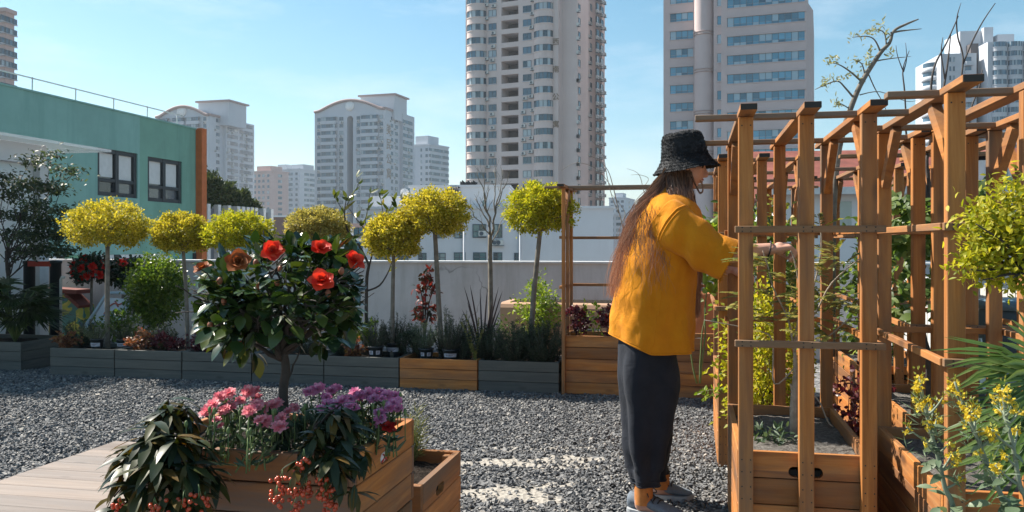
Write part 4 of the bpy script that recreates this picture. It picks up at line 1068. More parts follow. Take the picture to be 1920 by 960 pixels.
# ---- the round headed golden standards
def standard(label, u, v, wpx, hpx, b, ub, mat, n=9000):
    base = at_row(ub, b, .2); Y = base.y
    c = P(u, v, Y); w = wpx/2*Y/FP; h = hpx/2*Y/FP
    p = Plant('standard_tree', label, 'tree', base, 'round headed golden standard trees')
    tr = [base, base.lerp(c, .45) + Vector((random.uniform(-.012,.012), 0, 0)), Vector((c.x, c.y, c.z - h*.55))]
    tp = smooth_path(tr, 6); r = .019 if wpx < 135 else .023
    p.wood('trunk', [(tp, [r*(1.12 - .35*i/len(tp)) for i in range(len(tp))])], M['bark'], 9)
    br = []
    for k in range(16):
        a = 2*math.pi*k/16 + random.uniform(-.2,.2); q = c + Vector((math.cos(a)*w*.75, math.sin(a)*w*.75, random.uniform(-.25,.6)*h))
        br.append(fork(tp[-1] - Vector((0,0,random.uniform(0,.06))), q, r*.5, .003, .05))
    p.wood('branches', br, M['bark'], 5)
    V, F = crown(c, (w*.90, w*.90, h*1.06), int(n*1.5), .024, .0085, True, 260, .085, .22, .8)
    p.leaf('crown', V, F, mat); return p
standard('round golden standard tree farthest left, its trunk rising past the tilted sign frame', 202, 424, 158, 86, 7.0, 202, M['gold'])
standard('small golden standard tree in front of the orange fin of the green building', 343, 440, 114, 74, 7.12, 352, M['gold'])
standard('golden green standard tree whose trunk hides behind the left of the camellia', 449, 438, 134, 74, 7.1, 447, M['gold2'])
standard('bronze gold standard tree standing low behind the right of the camellia', 596, 426, 122, 66, 7.14, 596, M['gold3'])
standard('small golden standard tree overlapped at its right by a taller golden one', 738, 446, 116, 84, 7.0, 735, M['gold'])
standard('tall golden standard tree on a leaning trunk in front of the white building', 815, 402, 136, 86, 7.08, 828, M['gold'])
standard('yellow green standard tree beside the left post of the far pergola', 1014, 395, 138, 92, 7.0, 993, M['gold2'])

# ---- camellia
base = Vector((-.648, 2.45, .58)); p = Plant('camellia_tree', 'dark glossy camellia bush with big red flowers in the flower planter', 'tree', base)
YC = 2.45
def C_(u, v, dy=0): return P(u, v, YC + dy)
trunk = smooth_path([base, C_(531, 740), C_(536, 690), C_(528, 650)], 5)
p.wood('trunk', [(trunk, [.015 - .004*i/len(trunk) for i in range(len(trunk))])], M['darkbark'], 9)
fork_p = C_(528, 655); tips, br = [], []
main = [((470, 560), -.08), ((420, 560), .05), ((450, 510), .10), ((500, 500), -.12), ((520, 490), .12), ((560, 490), -.04), ((600, 500), .10), ((630, 520), -.10), ((655, 505), .02), ((590, 560), .13), ((640, 570), .04), ((400, 520), -.05), ((410, 610), -.06), ((470, 620), -.12), ((600, 600), -.08), ((560, 540), -.15), ((395, 575), .05), ((480, 540), .02), ((540, 580), .1), ((610, 610), .05), ((440, 615), .06), ((580, 600), -.15), ((450, 580), -.15), ((510, 560), -.1), ((375, 560), .0), ((650, 590), .05), ((665, 550), -.04), ((480, 470), .05), ((555, 470), .06), ((640, 490), .06), ((620, 540), .0)]
for (u, v), dy in main:
    q = C_(u, v, dy); br.append(fork(fork_p + Vector((0, 0, random.uniform(-.03, .04))), q, .0075, .003, .05, 8)); tips.append(q)
    for k in range(5):
        q2 = q + Vector((random.uniform(-.075,.075), random.uniform(-.08,.08), random.uniform(-.05,.06))); br.append(fork(br[-1][0][9] if k == 0 else q.lerp(fork_p, random.uniform(0,.3)), q2, .003, .0013, .06, 5)); tips.append(q2)
br.append(fork(C_(536, 720), C_(565, 650, .02), .004, .002, .02)); br.append(fork(C_(565, 650, .02), C_(590, 600, .05), .003, .002, .03))
p.wood('branches', br, M['darkbark'], 6)
tp = np.array([list(q) for q in tips]); cc = np.array(C_(515, 570))
NL = 1200; k = rng.integers(0, len(tp), NL); off = rand_dirs(NL); Pn = tp[k] + off*rng.uniform(.004, .035, (NL, 1))
D = nrm(off*.9 + (tp[k]-cc)*3.0 + [0, -.15, .12] + rand_dirs(NL)*.3); N = nrm(np.cross(np.cross(D, [0, 0, 1.0]) + rand_dirs(NL)*.4, D) + rand_dirs(NL)*.15)
ll = rng.uniform(.042, .068, NL)
CF = ((447, 492, .037, (.1, -.6, .35), 'cam_old', -.20), (380, 503, .029, (-.2, -.4, .8), 'cam_old', -.10), (512, 470, .033, (.15, -.8, .35), 'cam_red', -.17), (602, 466, .033, (.2, -.55, .6), 'cam_red', -.12), (664, 489, .033, (.45, -.5, .5), 'cam_red', -.06), (603, 527, .037, (.15, -.65, .6), 'cam_red', -.24))
ctr = Pn + nrm(D)*ll[:, None]*.5; lu = 960 + FP*ctr[:, 0]/ctr[:, 1]; lv_ = HZ - FP*(ctr[:, 2]-CAMH)/ctr[:, 1]; kp = np.ones(len(Pn), bool)
for fu, fv, fr, ff, fm, fd in CF: kp &= ~((np.hypot(lu-fu, lv_-fv) < fr*FP/YC*1.15) & (ctr[:, 1] < YC + fd + .05))
kp &= (lu > 370) & (lu < 676) & (lv_ > 442) & (lv_ < 680)
Pn, D, N, ll = Pn[kp], D[kp], N[kp], ll[kp]
V, F = leaves(Pn, D, N, ll, ll*.30, True, .20, .18); p.leaf('foliage', V, F, M['camellia'], smooth=True)
# a few hanging lower leaves
hl = [((440, 655), (-.3, 0, -.35), 1), ((485, 670), (.05, -.1, -1), 1), ((430, 590), (-.6, 0, -.2), 0), ((405, 620), (-.5, -.2, -.5), 0), ((470, 655), (-.4, -.1, -.7), 0), ((455, 640), (-.1, .1, -.8), 0), ((450, 600), (-.2, -.2, -.6), 0)]
Pn = np.array([list(C_(*q[0])) for q in hl]); D = np.array([q[1] for q in hl], float); N = nrm(np.array([(.2, -.6, .8)]*len(hl)) + rand_dirs(len(hl))*.3)
V, F = leaves(Pn, D, N, .062, .017, True, .15, .2); p.leaf('hanging_leaves', V, F, mat_leaf('yellowing_leaf', [(.05,.08,.015), (.13,.14,.02), (.20,.17,.03)], .3, .4), smooth=True)
M['cam_red'] = mat_leaf('camellia_petal', [(.62,.03,.015), (.74,.065,.028), (.82,.13,.06)], .5, .35, .3, (1.2,.6,.4))
M['cam_old'] = mat_leaf('camellia_faded_petal', [(.20,.055,.018), (.32,.10,.03), (.40,.15,.06)], .6, .3, .2, (1.2,.9,.6))
def bloom(c, r, facing, rows=((5,1.0,.15),(6,.82,.5),(6,.6,.9),(5,.38,1.25)), cup=.5, width=.52):
    """a double flower: rings of broad petals round the facing axis"""
    f = Vector(facing).normalized(); x = f.orthogonal().normalized(); y = f.cross(x); Ps, Ds, Ns, Ls = [], [], [], []
    for n, s, tilt in rows:
        ph = random.random()*6
        for k in range(n):
            a = ph + 2*math.pi*k/n; rad = x*math.cos(a) + y*math.sin(a); tl = tilt + random.uniform(-.2, .2)
            d = rad*math.cos(tl) + f*math.sin(tl); nn = f*math.cos(tl) - rad*math.sin(tl)
            Ps.append(Vector(c) + rad*r*.05); Ds.append(d); Ns.append(nn + Vector(rand_dirs(1)[0])*.2); Ls.append(r*s*random.uniform(.88, 1.1))
    Ls = np.array(Ls); return leaves(np.array([list(q) for q in Ps]), np.array([list(q) for q in Ds]), np.array([list(q) for q in Ns]), Ls, Ls*width, True, -.12*cup, .18)
for (u, v, r, f, mt, dy) in CF:
    V, F = bloom(C_(u, v, dy), r, f); p.leaf('flower', V, F, M[mt], smooth=True)
for (u, v) in ((412, 527), (486, 537), (526, 505), (520, 530), (615, 550), (420, 565), (394, 610), (452, 645), (640, 508), (480, 493)):
    mb = MB(); c = C_(u, v, -.13) - p.base; mb.ell(c, (.008, .008, .011), 8, 6); mb.build('bud', mat_plain('camellia_bud', (.30,.10,.05), .5) if 'bud_m' not in M else M['bud_m'], p.t)

# ---- carnations
M['pink'] = mat_leaf('pink_petal', [(.80,.22,.28), (.86,.36,.40), (.88,.52,.53)], .6, .35, .2, (1.1,.8,.9))
M['mauve'] = mat_leaf('mauve_petal', [(.66,.19,.37), (.74,.31,.49), (.80,.48,.62)], .6, .35, .2, (1.1,.8,1.0))
M['carnation'] = mat_leaf('carnation_leaf', [(.025,.045,.025), (.045,.075,.04), (.09,.13,.075)], .5, .2)
def carnation(label, u, v, Y, flowers, mt, sp=.075):
    base = P(u, v, Y); base.z = .60
    p = Plant('carnation', label, 'flower', base, 'carnations in the flower planter')
    st, Ps, Ds = [], [], []
    heads = []
    for (fu, fv, r, dy) in flowers:
        heads.append((P(fu, fv, Y+dy), r*1.1)); 
        if random.random() < .6: heads.append((P(fu + random.uniform(-20, 20), fv + random.uniform(-6, 16), Y+dy+random.uniform(-.04,.04)), r*random.uniform(.75, 1.0)))
    for h_, r in heads:
        b0 = base + Vector((random.uniform(-sp,sp)*.6, random.uniform(-sp,sp)*.6, 0)); st.append((bez(b0, (b0+h_)/2 + Vector((0,0,.02)), h_, 6), [.0022]*6))
        for t_ in np.linspace(.1, .85, 5):
            q = b0.lerp(h_, t_)
            for s_ in (0, 1): Ps.append(q); a = random.random()*6.3; Ds.append(Vector((math.cos(a), math.sin(a), .65)))
    p.wood('stem', st, M['stemgreen'], 5)
    m = 300; q = np.array(base) + np.stack([rng.uniform(-sp, sp, m), rng.uniform(-sp, sp, m), rng.uniform(0, .105, m)], -1)
    qa = q[:, 0]*CT - q[:, 1]*ST; qb = q[:, 0]*ST + q[:, 1]*CT; kk = (qa > PA+.035) & (qa < PA+PW-.055) & (qb > PB0+.04) & (qb < PB0+PD-.03); q = q[kk]; m = len(q)
    Pn = np.concatenate([np.array([list(x) for x in Ps]), q]); D = np.concatenate([np.array([list(x) for x in Ds]), nrm(rand_dirs(m)*.7 + [0,0,.9])])
    V, F = leaves(Pn, D, rand_dirs(len(Pn)) + [0, -.3, .6], rng.uniform(.025, .046, len(Pn)), rng.uniform(.0035, .006, len(Pn)), True, .35, .2); p.leaf('foliage', V, F, M['carnation'])
    for _ in range(5):
        bmb = MB(); q = base + Vector((random.uniform(-sp,sp), random.uniform(-sp,sp), random.uniform(.10,.16))); bmb.ell(q - p.base, (.005, .005, .010), 7, 5); bmb.tube([q - p.base - Vector((0,0,.08)), q - p.base - Vector((0,0,.008))], .0016, 5); bmb.build('bud', M['stemgreen'], p.t)
    for h_, r in heads:
        V, F = bloom(h_, r, (random.uniform(-.3,.3), -.55 + random.uniform(-.2,.2), .8), ((9,1.0,.05),(9,.85,.4),(8,.68,.75),(7,.5,1.05),(5,.35,1.3)), .3, .33); p.leaf('flower', V, F, M[mt], smooth=True)
carnation('pink carnation clump beside the left drooping red berry shrub, foremost at left', 400, 800, 2.30, [(388, 772, .022, 0), (398, 760, .021, .02), (412, 745, .020, .06), (406, 787, .012, -.03), (430, 738, .020, .08)], 'pink')
carnation('pink carnation clump behind left, its blooms highest of the pink ones', 445, 790, 2.38, [(466, 735, .023, .03), (432, 762, .020, -.02), (480, 747, .019, .05), (420, 770, .018, -.04), (450, 752, .018, 0)], 'pink')
carnation('pink carnation clump with three low blooms over the planter front edge', 480, 815, 2.27, [(497, 790, .022, 0), (525, 800, .022, -.03), (468, 771, .021, .0), (528, 784, .018, .02), (481, 758, .018, .05)], 'pink')
carnation('pink carnation clump around the camellia trunk foot', 535, 790, 2.36, [(510, 762, .020, 0), (498, 764, .018, .03), (540, 772, .017, .0), (521, 755, .016, .06), (552, 765, .016, .04)], 'pink')
carnation('pale mauve carnation clump right of the camellia trunk', 600, 790, 2.42, [(597, 730, .022, .03), (622, 733, .019, .08), (580, 735, .019, .02), (612, 745, .017, 0), (632, 727, .016, .1)], 'mauve')
carnation('mauve carnation clump in the middle of the right half, over the drooping berry shrub', 630, 800, 2.34, [(615, 758, .020, 0), (642, 752, .021, .0), (655, 762, .020, 0), (627, 770, .016, -.03), (663, 764, .017, .0)], 'mauve')
carnation('mauve carnation clump at the back right corner of the flower planter', 700, 790, 2.50, [(690, 738, .022, .0), (710, 737, .020, .03), (675, 742, .020, 0), (726, 742, .021, 0), (700, 748, .018, -.02), (665, 735, .018, .05)], 'mauve')
carnation('mauve carnation clump spilling at the right rim of the flower planter', 722, 805, 2.42, [(737, 757, .021, .02), (730, 765, .020, 0), (712, 775, .020, -.02), (714, 786, .019, -.04), (745, 752, .016, .04)], 'mauve')
M['redfl'] = mat_leaf('red_petal', [(.45,.02,.02), (.55,.04,.03)], .6, .3, .2, (1.1,.5,.4))
p = Plant('red_flower', 'single red flower low at the right rim of the flower planter', 'flower', Vector((P(727, 800, 2.42).x, 2.42, .60)))
V, F = bloom(P(727, 801, 2.40), .026, (.2, -.5, .7), ((7,1,.2),(6,.7,.6),(5,.45,1.0)), .3, .4); p.leaf('flower_head', V, F, M['redfl'], smooth=True)
p.wood('stem', [([p.base, P(727, 806, 2.40)], .002)], M['stemgreen'], 5)

# ---- ardisia: drooping whorls of long dark leaves with red berries below
M['berry'] = mat_plain('red_berry', (.50,.065,.022), .25, .6, var=.35, scale=40)
def ardisia(label, Y, stem_base, whorls, berries, lsc=1.0, seed=1):
    p = Plant('berry_shrub', label, 'shrub', stem_base); random.seed(seed); paths = []; parts = []
    for (u, v, dy, nl, L, spread) in [(a, b, c, int(d*1.0), e*.86, g) for a, b, c, d, e, g in whorls] + [(a + random.uniform(-26, 26), b + random.uniform(-14, 30), c + random.uniform(-.03, .05), int(d*.7), e*.8, g) for a, b, c, d, e, g in whorls]:
        c = P(u, v, Y+dy); paths.append((bez(stem_base, (Vector(stem_base)+c)/2 + Vector((0,0,.05)), c, 8), [.005-.0004*i for i in range(8)]))
        Pn, D, N = [], [], []
        for k in range(nl):
            a = 2.399*k + random.random()*.5; e = random.uniform(-.95, .35); d = Vector((math.cos(a)*spread, math.sin(a)*spread, e))
            Pn.append(c + Vector((0,0,-.03*random.random()))); D.append(d); N.append(Vector((-math.cos(a)*e*.8, -math.sin(a)*e*.8, 1.0)) + Vector(rand_dirs(1)[0])*.25)
        ln = rng.uniform(.75, 1.2, nl)*L
        parts.append(leaves(np.array([list(x) for x in Pn]), np.array([list(x) for x in D]), np.array([list(x) for x in N]), ln*.88, ln*.125, True, .42, .16))
    p.wood('stems', paths, M['darkbark'], 6)
    V, F = merge(parts); p.leaf('foliage', V, F, M['ardisia'], smooth=True)
    for (u, v, dy, nb, r) in berries:
        mb = MB(); c = P(u, v, Y+dy)
        for k in range(nb):
            q = c + Vector((random.gauss(0, r), random.gauss(0, r*.7), random.gauss(0, r))) - p.base; mb.ell(q, (.0056,)*3, 8, 6); 
        ob = mb.build('berry_cluster', M['berry'], p.t)
        mb = MB()
        for k in range(max(3, nb//4)):
            q = c + Vector((random.gauss(0, r), random.gauss(0, r*.7), random.gauss(0, r))) - p.base; mb.tube([c - p.base + Vector((0,0,.035)), q], .001, 4)
        mb.build('stalks', M['stemgreen'], ob)
    return p
ardisia('drooping shrub of long dark and bronze leaves over the planter front left corner', 2.22, G(-1.47, 2.19, .58),
    [(315, 748, .07, 12, .10, .9), (345, 752, .1, 10, .09, .9), (318, 762, .06, 16, .105, .9), (350, 775, .10, 13, .10, .9), (290, 790, .0, 16, .11, .95), (280, 820, -.03, 20, .12, 1.0), (330, 815, -.04, 22, .12, 1.0), (370, 820, .02, 18, .11, .9), (250, 850, -.02, 18, .12, 1.0), (300, 860, -.07, 22, .125, .9), (350, 865, -.07, 20, .12, .9), (385, 875, -.02, 16, .10, .8), (235, 890, .02, 14, .11, .9), (270, 905, -.06, 20, .12, .9), (330, 915, -.09, 20, .12, .9), (220, 930, 0, 12, .10, .9), (365, 915, -.06, 14, .10, .8)],
    [(222, 952, -.06, 14, .010), (290, 958, -.12, 18, .012), (345, 945, -.13, 16, .010), (372, 935, -.12, 10, .010), (385, 948, -.1, 6, .008)], seed=3)
ardisia('drooping shrub with long sprays of orange red berries at the planter front middle', 2.20, G(-1.06, 2.19, .58),
    [(640, 758, .04, 12, .085, .9), (625, 768, .0, 12, .085, .9), (630, 765, .03, 12, .085, .9), (600, 790, .02, 14, .085, .9), (650, 790, .04, 14, .085, .9), (590, 815, -.02, 16, .09, .9), (640, 820, -.02, 18, .095, .9), (575, 845, -.05, 12, .085, .8), (620, 850, -.06, 18, .095, .8), (665, 845, -.02, 12, .085, .7), (640, 880, -.07, 12, .09, .6)],
    [(530, 905, -.07, 16, .012), (545, 925, -.08, 18, .012), (520, 935, -.08, 12, .010), (575, 918, -.08, 20, .013), (560, 890, -.07, 8, .008), (605, 905, -.08, 20, .013), (612, 930, -.09, 22, .013), (560, 948, -.09, 14, .012), (618, 948, -.09, 16, .012), (570, 868, -.08, 9, .009), (622, 880, -.08, 10, .009)], seed=5)
random.seed(21)
# ---- shrubs and pots of the low row
def clump_shrub(name, label, cat, base, h, r, n, L, W, mat, group=None, stems=7, up=.6, full=False, wob=.06, low=.25, smat='darkbark'):
    p = Plant(name, label, cat, base, group); base = Vector(base)
    st = []
    for k in range(stems):
        a = random.random()*6.283; q = base + Vector((math.cos(a)*r*random.uniform(.2,.8), math.sin(a)*r*random.uniform(.2,.8), h*random.uniform(.5,.9))); st.append(fork(base + Vector((math.cos(a)*.01, math.sin(a)*.01, 0)), q, min(.006, max(.002, h*.008)), .0012, wob))
    p.wood('stems', st, M[smat], 5)
    c = np.array(base) + [0, 0, h*(low + (1-low)/2)]
    V, F = crown(c, (r, r, h*(1-low)/2*1.05), n, L, W, False, max(14, n//40), .17, .3, up, full); p.leaf('foliage', V, F, mat); return p
def feather_shrub(name, label, cat, base, h, r, nst, mat, L=.022, W=.0019, lean=.5, dens=66, group=None, parent=None, tmat='darkbark'):
    """upright stems set all round with needles"""
    base = Vector(base)
    if parent is None: p = Plant(name, label, cat, base, group)
    else: p = parent
    st, Pn, D = [], [], []
    for k in range(nst):
        a = random.random()*6.283; rr = r*math.sqrt(random.random()); hh = h*random.uniform(.55, 1.0)*(1 - .35*(rr/r)**2)
        tip = base + Vector((math.cos(a)*rr*(1+lean*.3), math.sin(a)*rr*(1+lean*.3), hh)); mid = base + Vector((math.cos(a)*rr*.75, math.sin(a)*rr*.75, hh*.45))
        pts = bez(base + Vector((math.cos(a)*rr*.3, math.sin(a)*rr*.3, 0)), mid, tip, 7); st.append((pts, [.0022 - .0002*i for i in range(7)]))
        for j in range(dens):
            t = random.uniform(.12, 1); i = min(5, int(t*6)); q = pts[i].lerp(pts[i+1], t*6-i); ax = (pts[i+1]-pts[i]).normalized()
            b = random.random()*6.283; o_ = ax.orthogonal().normalized(); s_ = ax.cross(o_); Pn.append(q); D.append((o_*math.cos(b)+s_*math.sin(b))*.9 + ax*.75)
    p.wood('stems', st, M[tmat], 4)
    Pn = np.array([list(q) for q in Pn]); D = np.array([list(q) for q in D]); n = len(Pn)
    V, F = leaves(Pn, D, rand_dirs(n), L*rng.uniform(.6, 1.2, n), W*rng.uniform(.8, 1.3, n), False, .1, .2); p.leaf('foliage', V, F, mat); return p

M['pot'] = mat_plain('black_pot', (.02,.028,.034), .45, .4)
M['potlabel'] = mat_plain('pot_label', (.46,.48,.56), .6)
M['labelink'] = mat_plain('label_ink', (.12,.12,.16), .6)
def pot_plant(label, u, v, b, rpot, hpot, h, r, mat, nst, L=.018, W=.0013, two=False, z0=.222):
    base = at_row(u, b, z0); p = Plant('potted_plant', label, 'potted plant', base, 'nursery pots on the low row')
    mb = MB(); mb.lathe([(rpot*.78, 0), (rpot*.95, hpot*.86), (rpot*1.03, hpot*.87), (rpot*1.03, hpot), (rpot*.93, hpot), (rpot*.90, hpot*.85), (0, hpot*.82)], (0,0,0), 24); po = mb.build('pot', M['pot'], p.t)
    mb = MB(); spans = [(-2.5, -.65)] if not two else [(-2.35, -1.75), (-1.35, -.75)]
    for a0, a1 in spans:
        m_ = 8; z0_, z1_ = hpot*.38, hpot*.68; vs = []
        for z in (z0_, z1_):
            rr = rpot*(.78 + .17*z/(hpot*.86)) + .0016
            vs += [(rr*math.cos(a0+(a1-a0)*k/m_), rr*math.sin(a0+(a1-a0)*k/m_), z) for k in range(m_+1)]
        mb.add(vs, [(k, k+1, m_+2+k, m_+1+k) for k in range(m_)], 0, True)
        for q in range(3):
            zq = z0_ + (z1_-z0_)*(.25+.22*q); rr = rpot*(.78 + .17*zq/(hpot*.86)) + .0026; aa0, aa1 = a0+(a1-a0)*.15, a0+(a1-a0)*(.6 + .1*q)
            vs = [(rr*math.cos(aa0+(aa1-aa0)*k/4), rr*math.sin(aa0+(aa1-aa0)*k/4), zq+dz) for dz in (0, .004) for k in range(5)]
            mb.add(vs, [(k, k+1, 6+k, 5+k) for k in range(4)], 1)
    mb.build('label_strip', [M['potlabel'], M['labelink']], po)
    feather_shrub('', None, None, base + Vector((0,0,hpot*.8)), h, r, nst, mat, L, W, .6, 50, parent=p); return p
for i_, (u_, b_, h_, r_, lb_) in enumerate(((150, 7.1, .30, .16, 'dark herb mass at the left end of the row, behind the coppery plant'), (300, 7.0, .28, .15, 'dark herb mass below the rounded green bush'), (700, 7.1, .40, .14, 'tall rosemary behind the pot with two white labels'), (745, 7.1, .40, .14, 'tall rosemary at the foot of the thin golden tree trunk'), (790, 7.1, .34, .14, 'grey herb behind the orange box, under the red leaved shrub'), (838, 7.08, .46, .15, 'tall rosemary at the foot of the leaning golden tree trunk'), (868, 6.9, .36, .13, 'rosemary over the right end of the orange box'))):
    feather_shrub('rosemary_bush', lb_, 'shrub', at_row(u_, b_, .215), h_, r_, 60, M['rosemary'] if i_ != 4 else M['bluegreen'], L=.026, W=.002, group='rosemary bushes in the low row')
pot_plant('potted rosemary whose pot carries two white labels, left of the thin golden tree trunk', 704, 655, 6.86, .068, .11, .26, .13, M['rosemary'], 34, two=True)
pot_plant('potted rosemary standing half behind the double labelled pot', 738, 645, 7.04, .066, .12, .28, .12, M['rosemary'], 34)
pot_plant('potted lavender with a tilted pot rim, on the orange box at left', 799, 660, 6.88, .064, .10, .22, .10, M['bluegreen'], 26, two=True)
pot_plant('potted rosemary right of centre on the orange box, tall dark shoots', 845, 660, 6.86, .070, .10, .34, .12, M['rosemary'], 34)
pot_plant('potted grey green herb at the left end of the low row', 182, 636, 6.86, .058, .11, .22, .13, M['bluegreen'], 26)
pot_plant('dark potted shrub right of the leftmost golden trunk', 232, 640, 6.95, .062, .10, .20, .12, M['rosemary'], 26)
def rshrub(label, u, b, h, r, nst, mat, **k): return feather_shrub('rosemary_bush', label, 'shrub', at_row(u, b, .215), h, r, nst, mat, **k)
rshrub('bushy dark rosemary spilling over the last grey box, against the pergola post', 1018, 6.86, .40, .21, 130, M['rosemary'], L=.030, W=.0024, group='rosemary bushes in the low row')
rshrub('bushy dark rosemary in the middle of the last grey box', 965, 6.86, .40, .21, 120, M['rosemary'], L=.030, W=.0024, group='rosemary bushes in the low row')
rshrub('rosemary bush under the spiky dark blades', 915, 6.92, .36, .18, 90, M['rosemary'], L=.028, W=.0022, group='rosemary bushes in the low row')
rshrub('tall thin dark rosemary shoots left of the spiky blades', 872, 7.0, .44, .10, 34, M['rosemary'], L=.022, W=.0016, group='rosemary bushes in the low row')
rshrub('dark ferny bush behind the camellia stem at right', 640, 7.0, .34, .17, 44, M['rosemary'], group='rosemary bushes in the low row')
rshrub('dark ferny bush behind the camellia stem at left', 575, 6.95, .30, .17, 44, M['rosemary'], group='rosemary bushes in the low row')
rshrub('low herb bush in the box behind the camellia, far left of its stem', 440, 6.92, .26, .15, 40, M['rosemary'], group='rosemary bushes in the low row')
p = Plant('foxtail_fern', 'yellowish foxtail plumes hanging over the gap right of the orange box', 'fern', at_row(890, 6.82, .215))
plumes = []; Pn = []; D = []
for (u, v, w) in ((874, 592, 0), (866, 606, 0), (892, 672, -.14), (882, 650, -.12), (905, 620, -.05), (898, 598, .05)):
    tip = P(u, v, p.base.y + w); mid = (p.base + tip)/2 + Vector((0, 0, .06 if v < 640 else .14)); pts = bez(p.base, mid, tip, 14); plumes.append((pts, .0018))
    for i in range(3, 14):
        q = pts[i]; ax = (pts[i]-pts[i-1]).normalized(); o_ = ax.orthogonal().normalized(); s_ = ax.cross(o_)
        for k in range(26):
            b = random.random()*6.28; Pn.append(q + ax*random.uniform(-.008,.008)); D.append((o_*math.cos(b)+s_*math.sin(b)) + ax*.7)
p.wood('stems', plumes, M['stemgreen'], 4); V, F = leaves(np.array([list(q) for q in Pn]), np.array([list(q) for q in D]), rand_dirs(len(Pn)), .017, .0013); p.leaf('foliage', V, F, mat_leaf('foxtail', [(.12,.13,.03), (.22,.21,.06), (.30,.28,.10)], .5, .3))
G_ = 'low coloured leaf plants in the row'
def heuchera(label, u, b, r, h, mat, n=420): return clump_shrub('leafy_bedding_plant', label, 'bedding plant', at_row(u, b, .21), h, r, n, .030, .0125, mat, G_, 6, .8, True, low=.1)
heuchera('coppery bedding plant at the far left end of the low row', 128, 6.86, .10, .17, M['rusty'])
heuchera('coppery bedding plant between the two left golden trunks', 262, 6.86, .105, .19, M['rusty'])
heuchera('burgundy bedding plant right of the second golden trunk', 378, 6.88, .11, .20, M['burgundy'])
heuchera('burgundy bedding plant left of the second golden trunk, low and dark', 318, 6.90, .12, .17, M['burgundy'])
heuchera('coppery bedding plant just right of the camellia stem, left of the labelled pots', 660, 6.84, .09, .20, M['rusty'])
clump_shrub('yellow_leaf_shrub', 'pale yellow leaved shrub behind the coppery plant right of the camellia', 'shrub', at_row(672, 7.0, .21), .36, .12, 420, .034, .012, M['bright'], None, 6, .6, True)
clump_shrub('bushy_shrub', 'dark green filler shrub behind the second and third golden trunks', 'shrub', at_row(420, 7.15, .2), .34, .20, 900, .034, .012, M['dark'], None, 6, .6, True)
clump_shrub('bushy_shrub', 'dark green filler shrub behind the leftmost golden trunk', 'shrub', at_row(228, 7.15, .2), .36, .18, 800, .034, .012, M['green'], None, 6, .6, True)
clump_shrub('bushy_shrub', 'dark green filler shrub on the orange box between the two pots', 'shrub', at_row(772, 7.02, .21), .24, .10, 400, .024, .006, M['rosemary'], None, 6, .6, True)
clump_shrub('bushy_shrub', 'low dark shrub behind the camellia stem', 'shrub', at_row(520, 6.95, .21), .30, .22, 900, .03, .009, M['dark'], None, 6, .6, True)
# rounded box bush, azalea standards, behind the row
M['boxleaf'] = mat_leaf('box_leaf', [(.04,.08,.015), (.09,.15,.02), (.17,.23,.035)], .35, .4)
clump_shrub('box_bush', 'rounded fresh green bush behind the low row, under the second golden tree', 'shrub', at_row(295, 8.1, 0), 1.02, .27, 9500, .034, .014, M['boxleaf'], None, 10, .6, False, low=.36)
clump_shrub('leafy_bush', 'airy light green bush against the parapet, left of the pergola posts', 'shrub', at_row(1006, 8.2, .12), .72, .20, 1700, .042, .009, M['bright'], None, 12, .6, True, low=.25)
M['azal'] = mat_leaf('azalea_bloom', [(.50,.012,.012), (.60,.03,.02), (.66,.06,.045)], .6, .3, .2, (1.1,.5,.4))
def azalea(label, u, v, ub, b, w, h, nf):
    base = at_row(ub, b, .0); Y = base.y; c = P(u, v, Y); p = Plant('azalea_standard', label, 'tree', base, 'red flowered standards by the parapet')
    p.wood('trunk', [(smooth_path([base, base.lerp(c, .5), c - Vector((0,0,h*.6))], 4), .014)] + [fork(c - Vector((0,0,h*.65)), c + Vector((random.uniform(-w,w)*.7, random.uniform(-w,w)*.7, random.uniform(-.2,.6)*h)), .009, .003) for _ in range(8)], M['bark'], 7)
    V, F = crown(c, (w, w, h), 1500, .05, .015, False, 50, .16, .3, .6, True); p.leaf('foliage', V, F, M['dark'])
    for k in range(nf):
        d = rand_dirs(1)[0]; d = d*[1, 1, .8] + [-.25 if nf > 8 else .0, -.55, .35]; d = d/np.linalg.norm(d); q = c + Vector(d*[w, w, h]*rng.uniform(.85, 1.05))
        V, F = bloom(q, .05, d + [0, -.2, .2], ((7,1,.2),(7,.8,.6),(6,.6,1.0)), .3, .42); p.leaf('flower', V, F, M['azal'], smooth=True)
azalea('standard shrub covered in red blooms, left of the pale golden tree trunk', 172, 505, 170, 8.3, .21, .14, 17)
azalea('dark standard shrub with only a few red blooms, right of the pale trunk', 232, 510, 226, 8.6, .20, .15, 5)

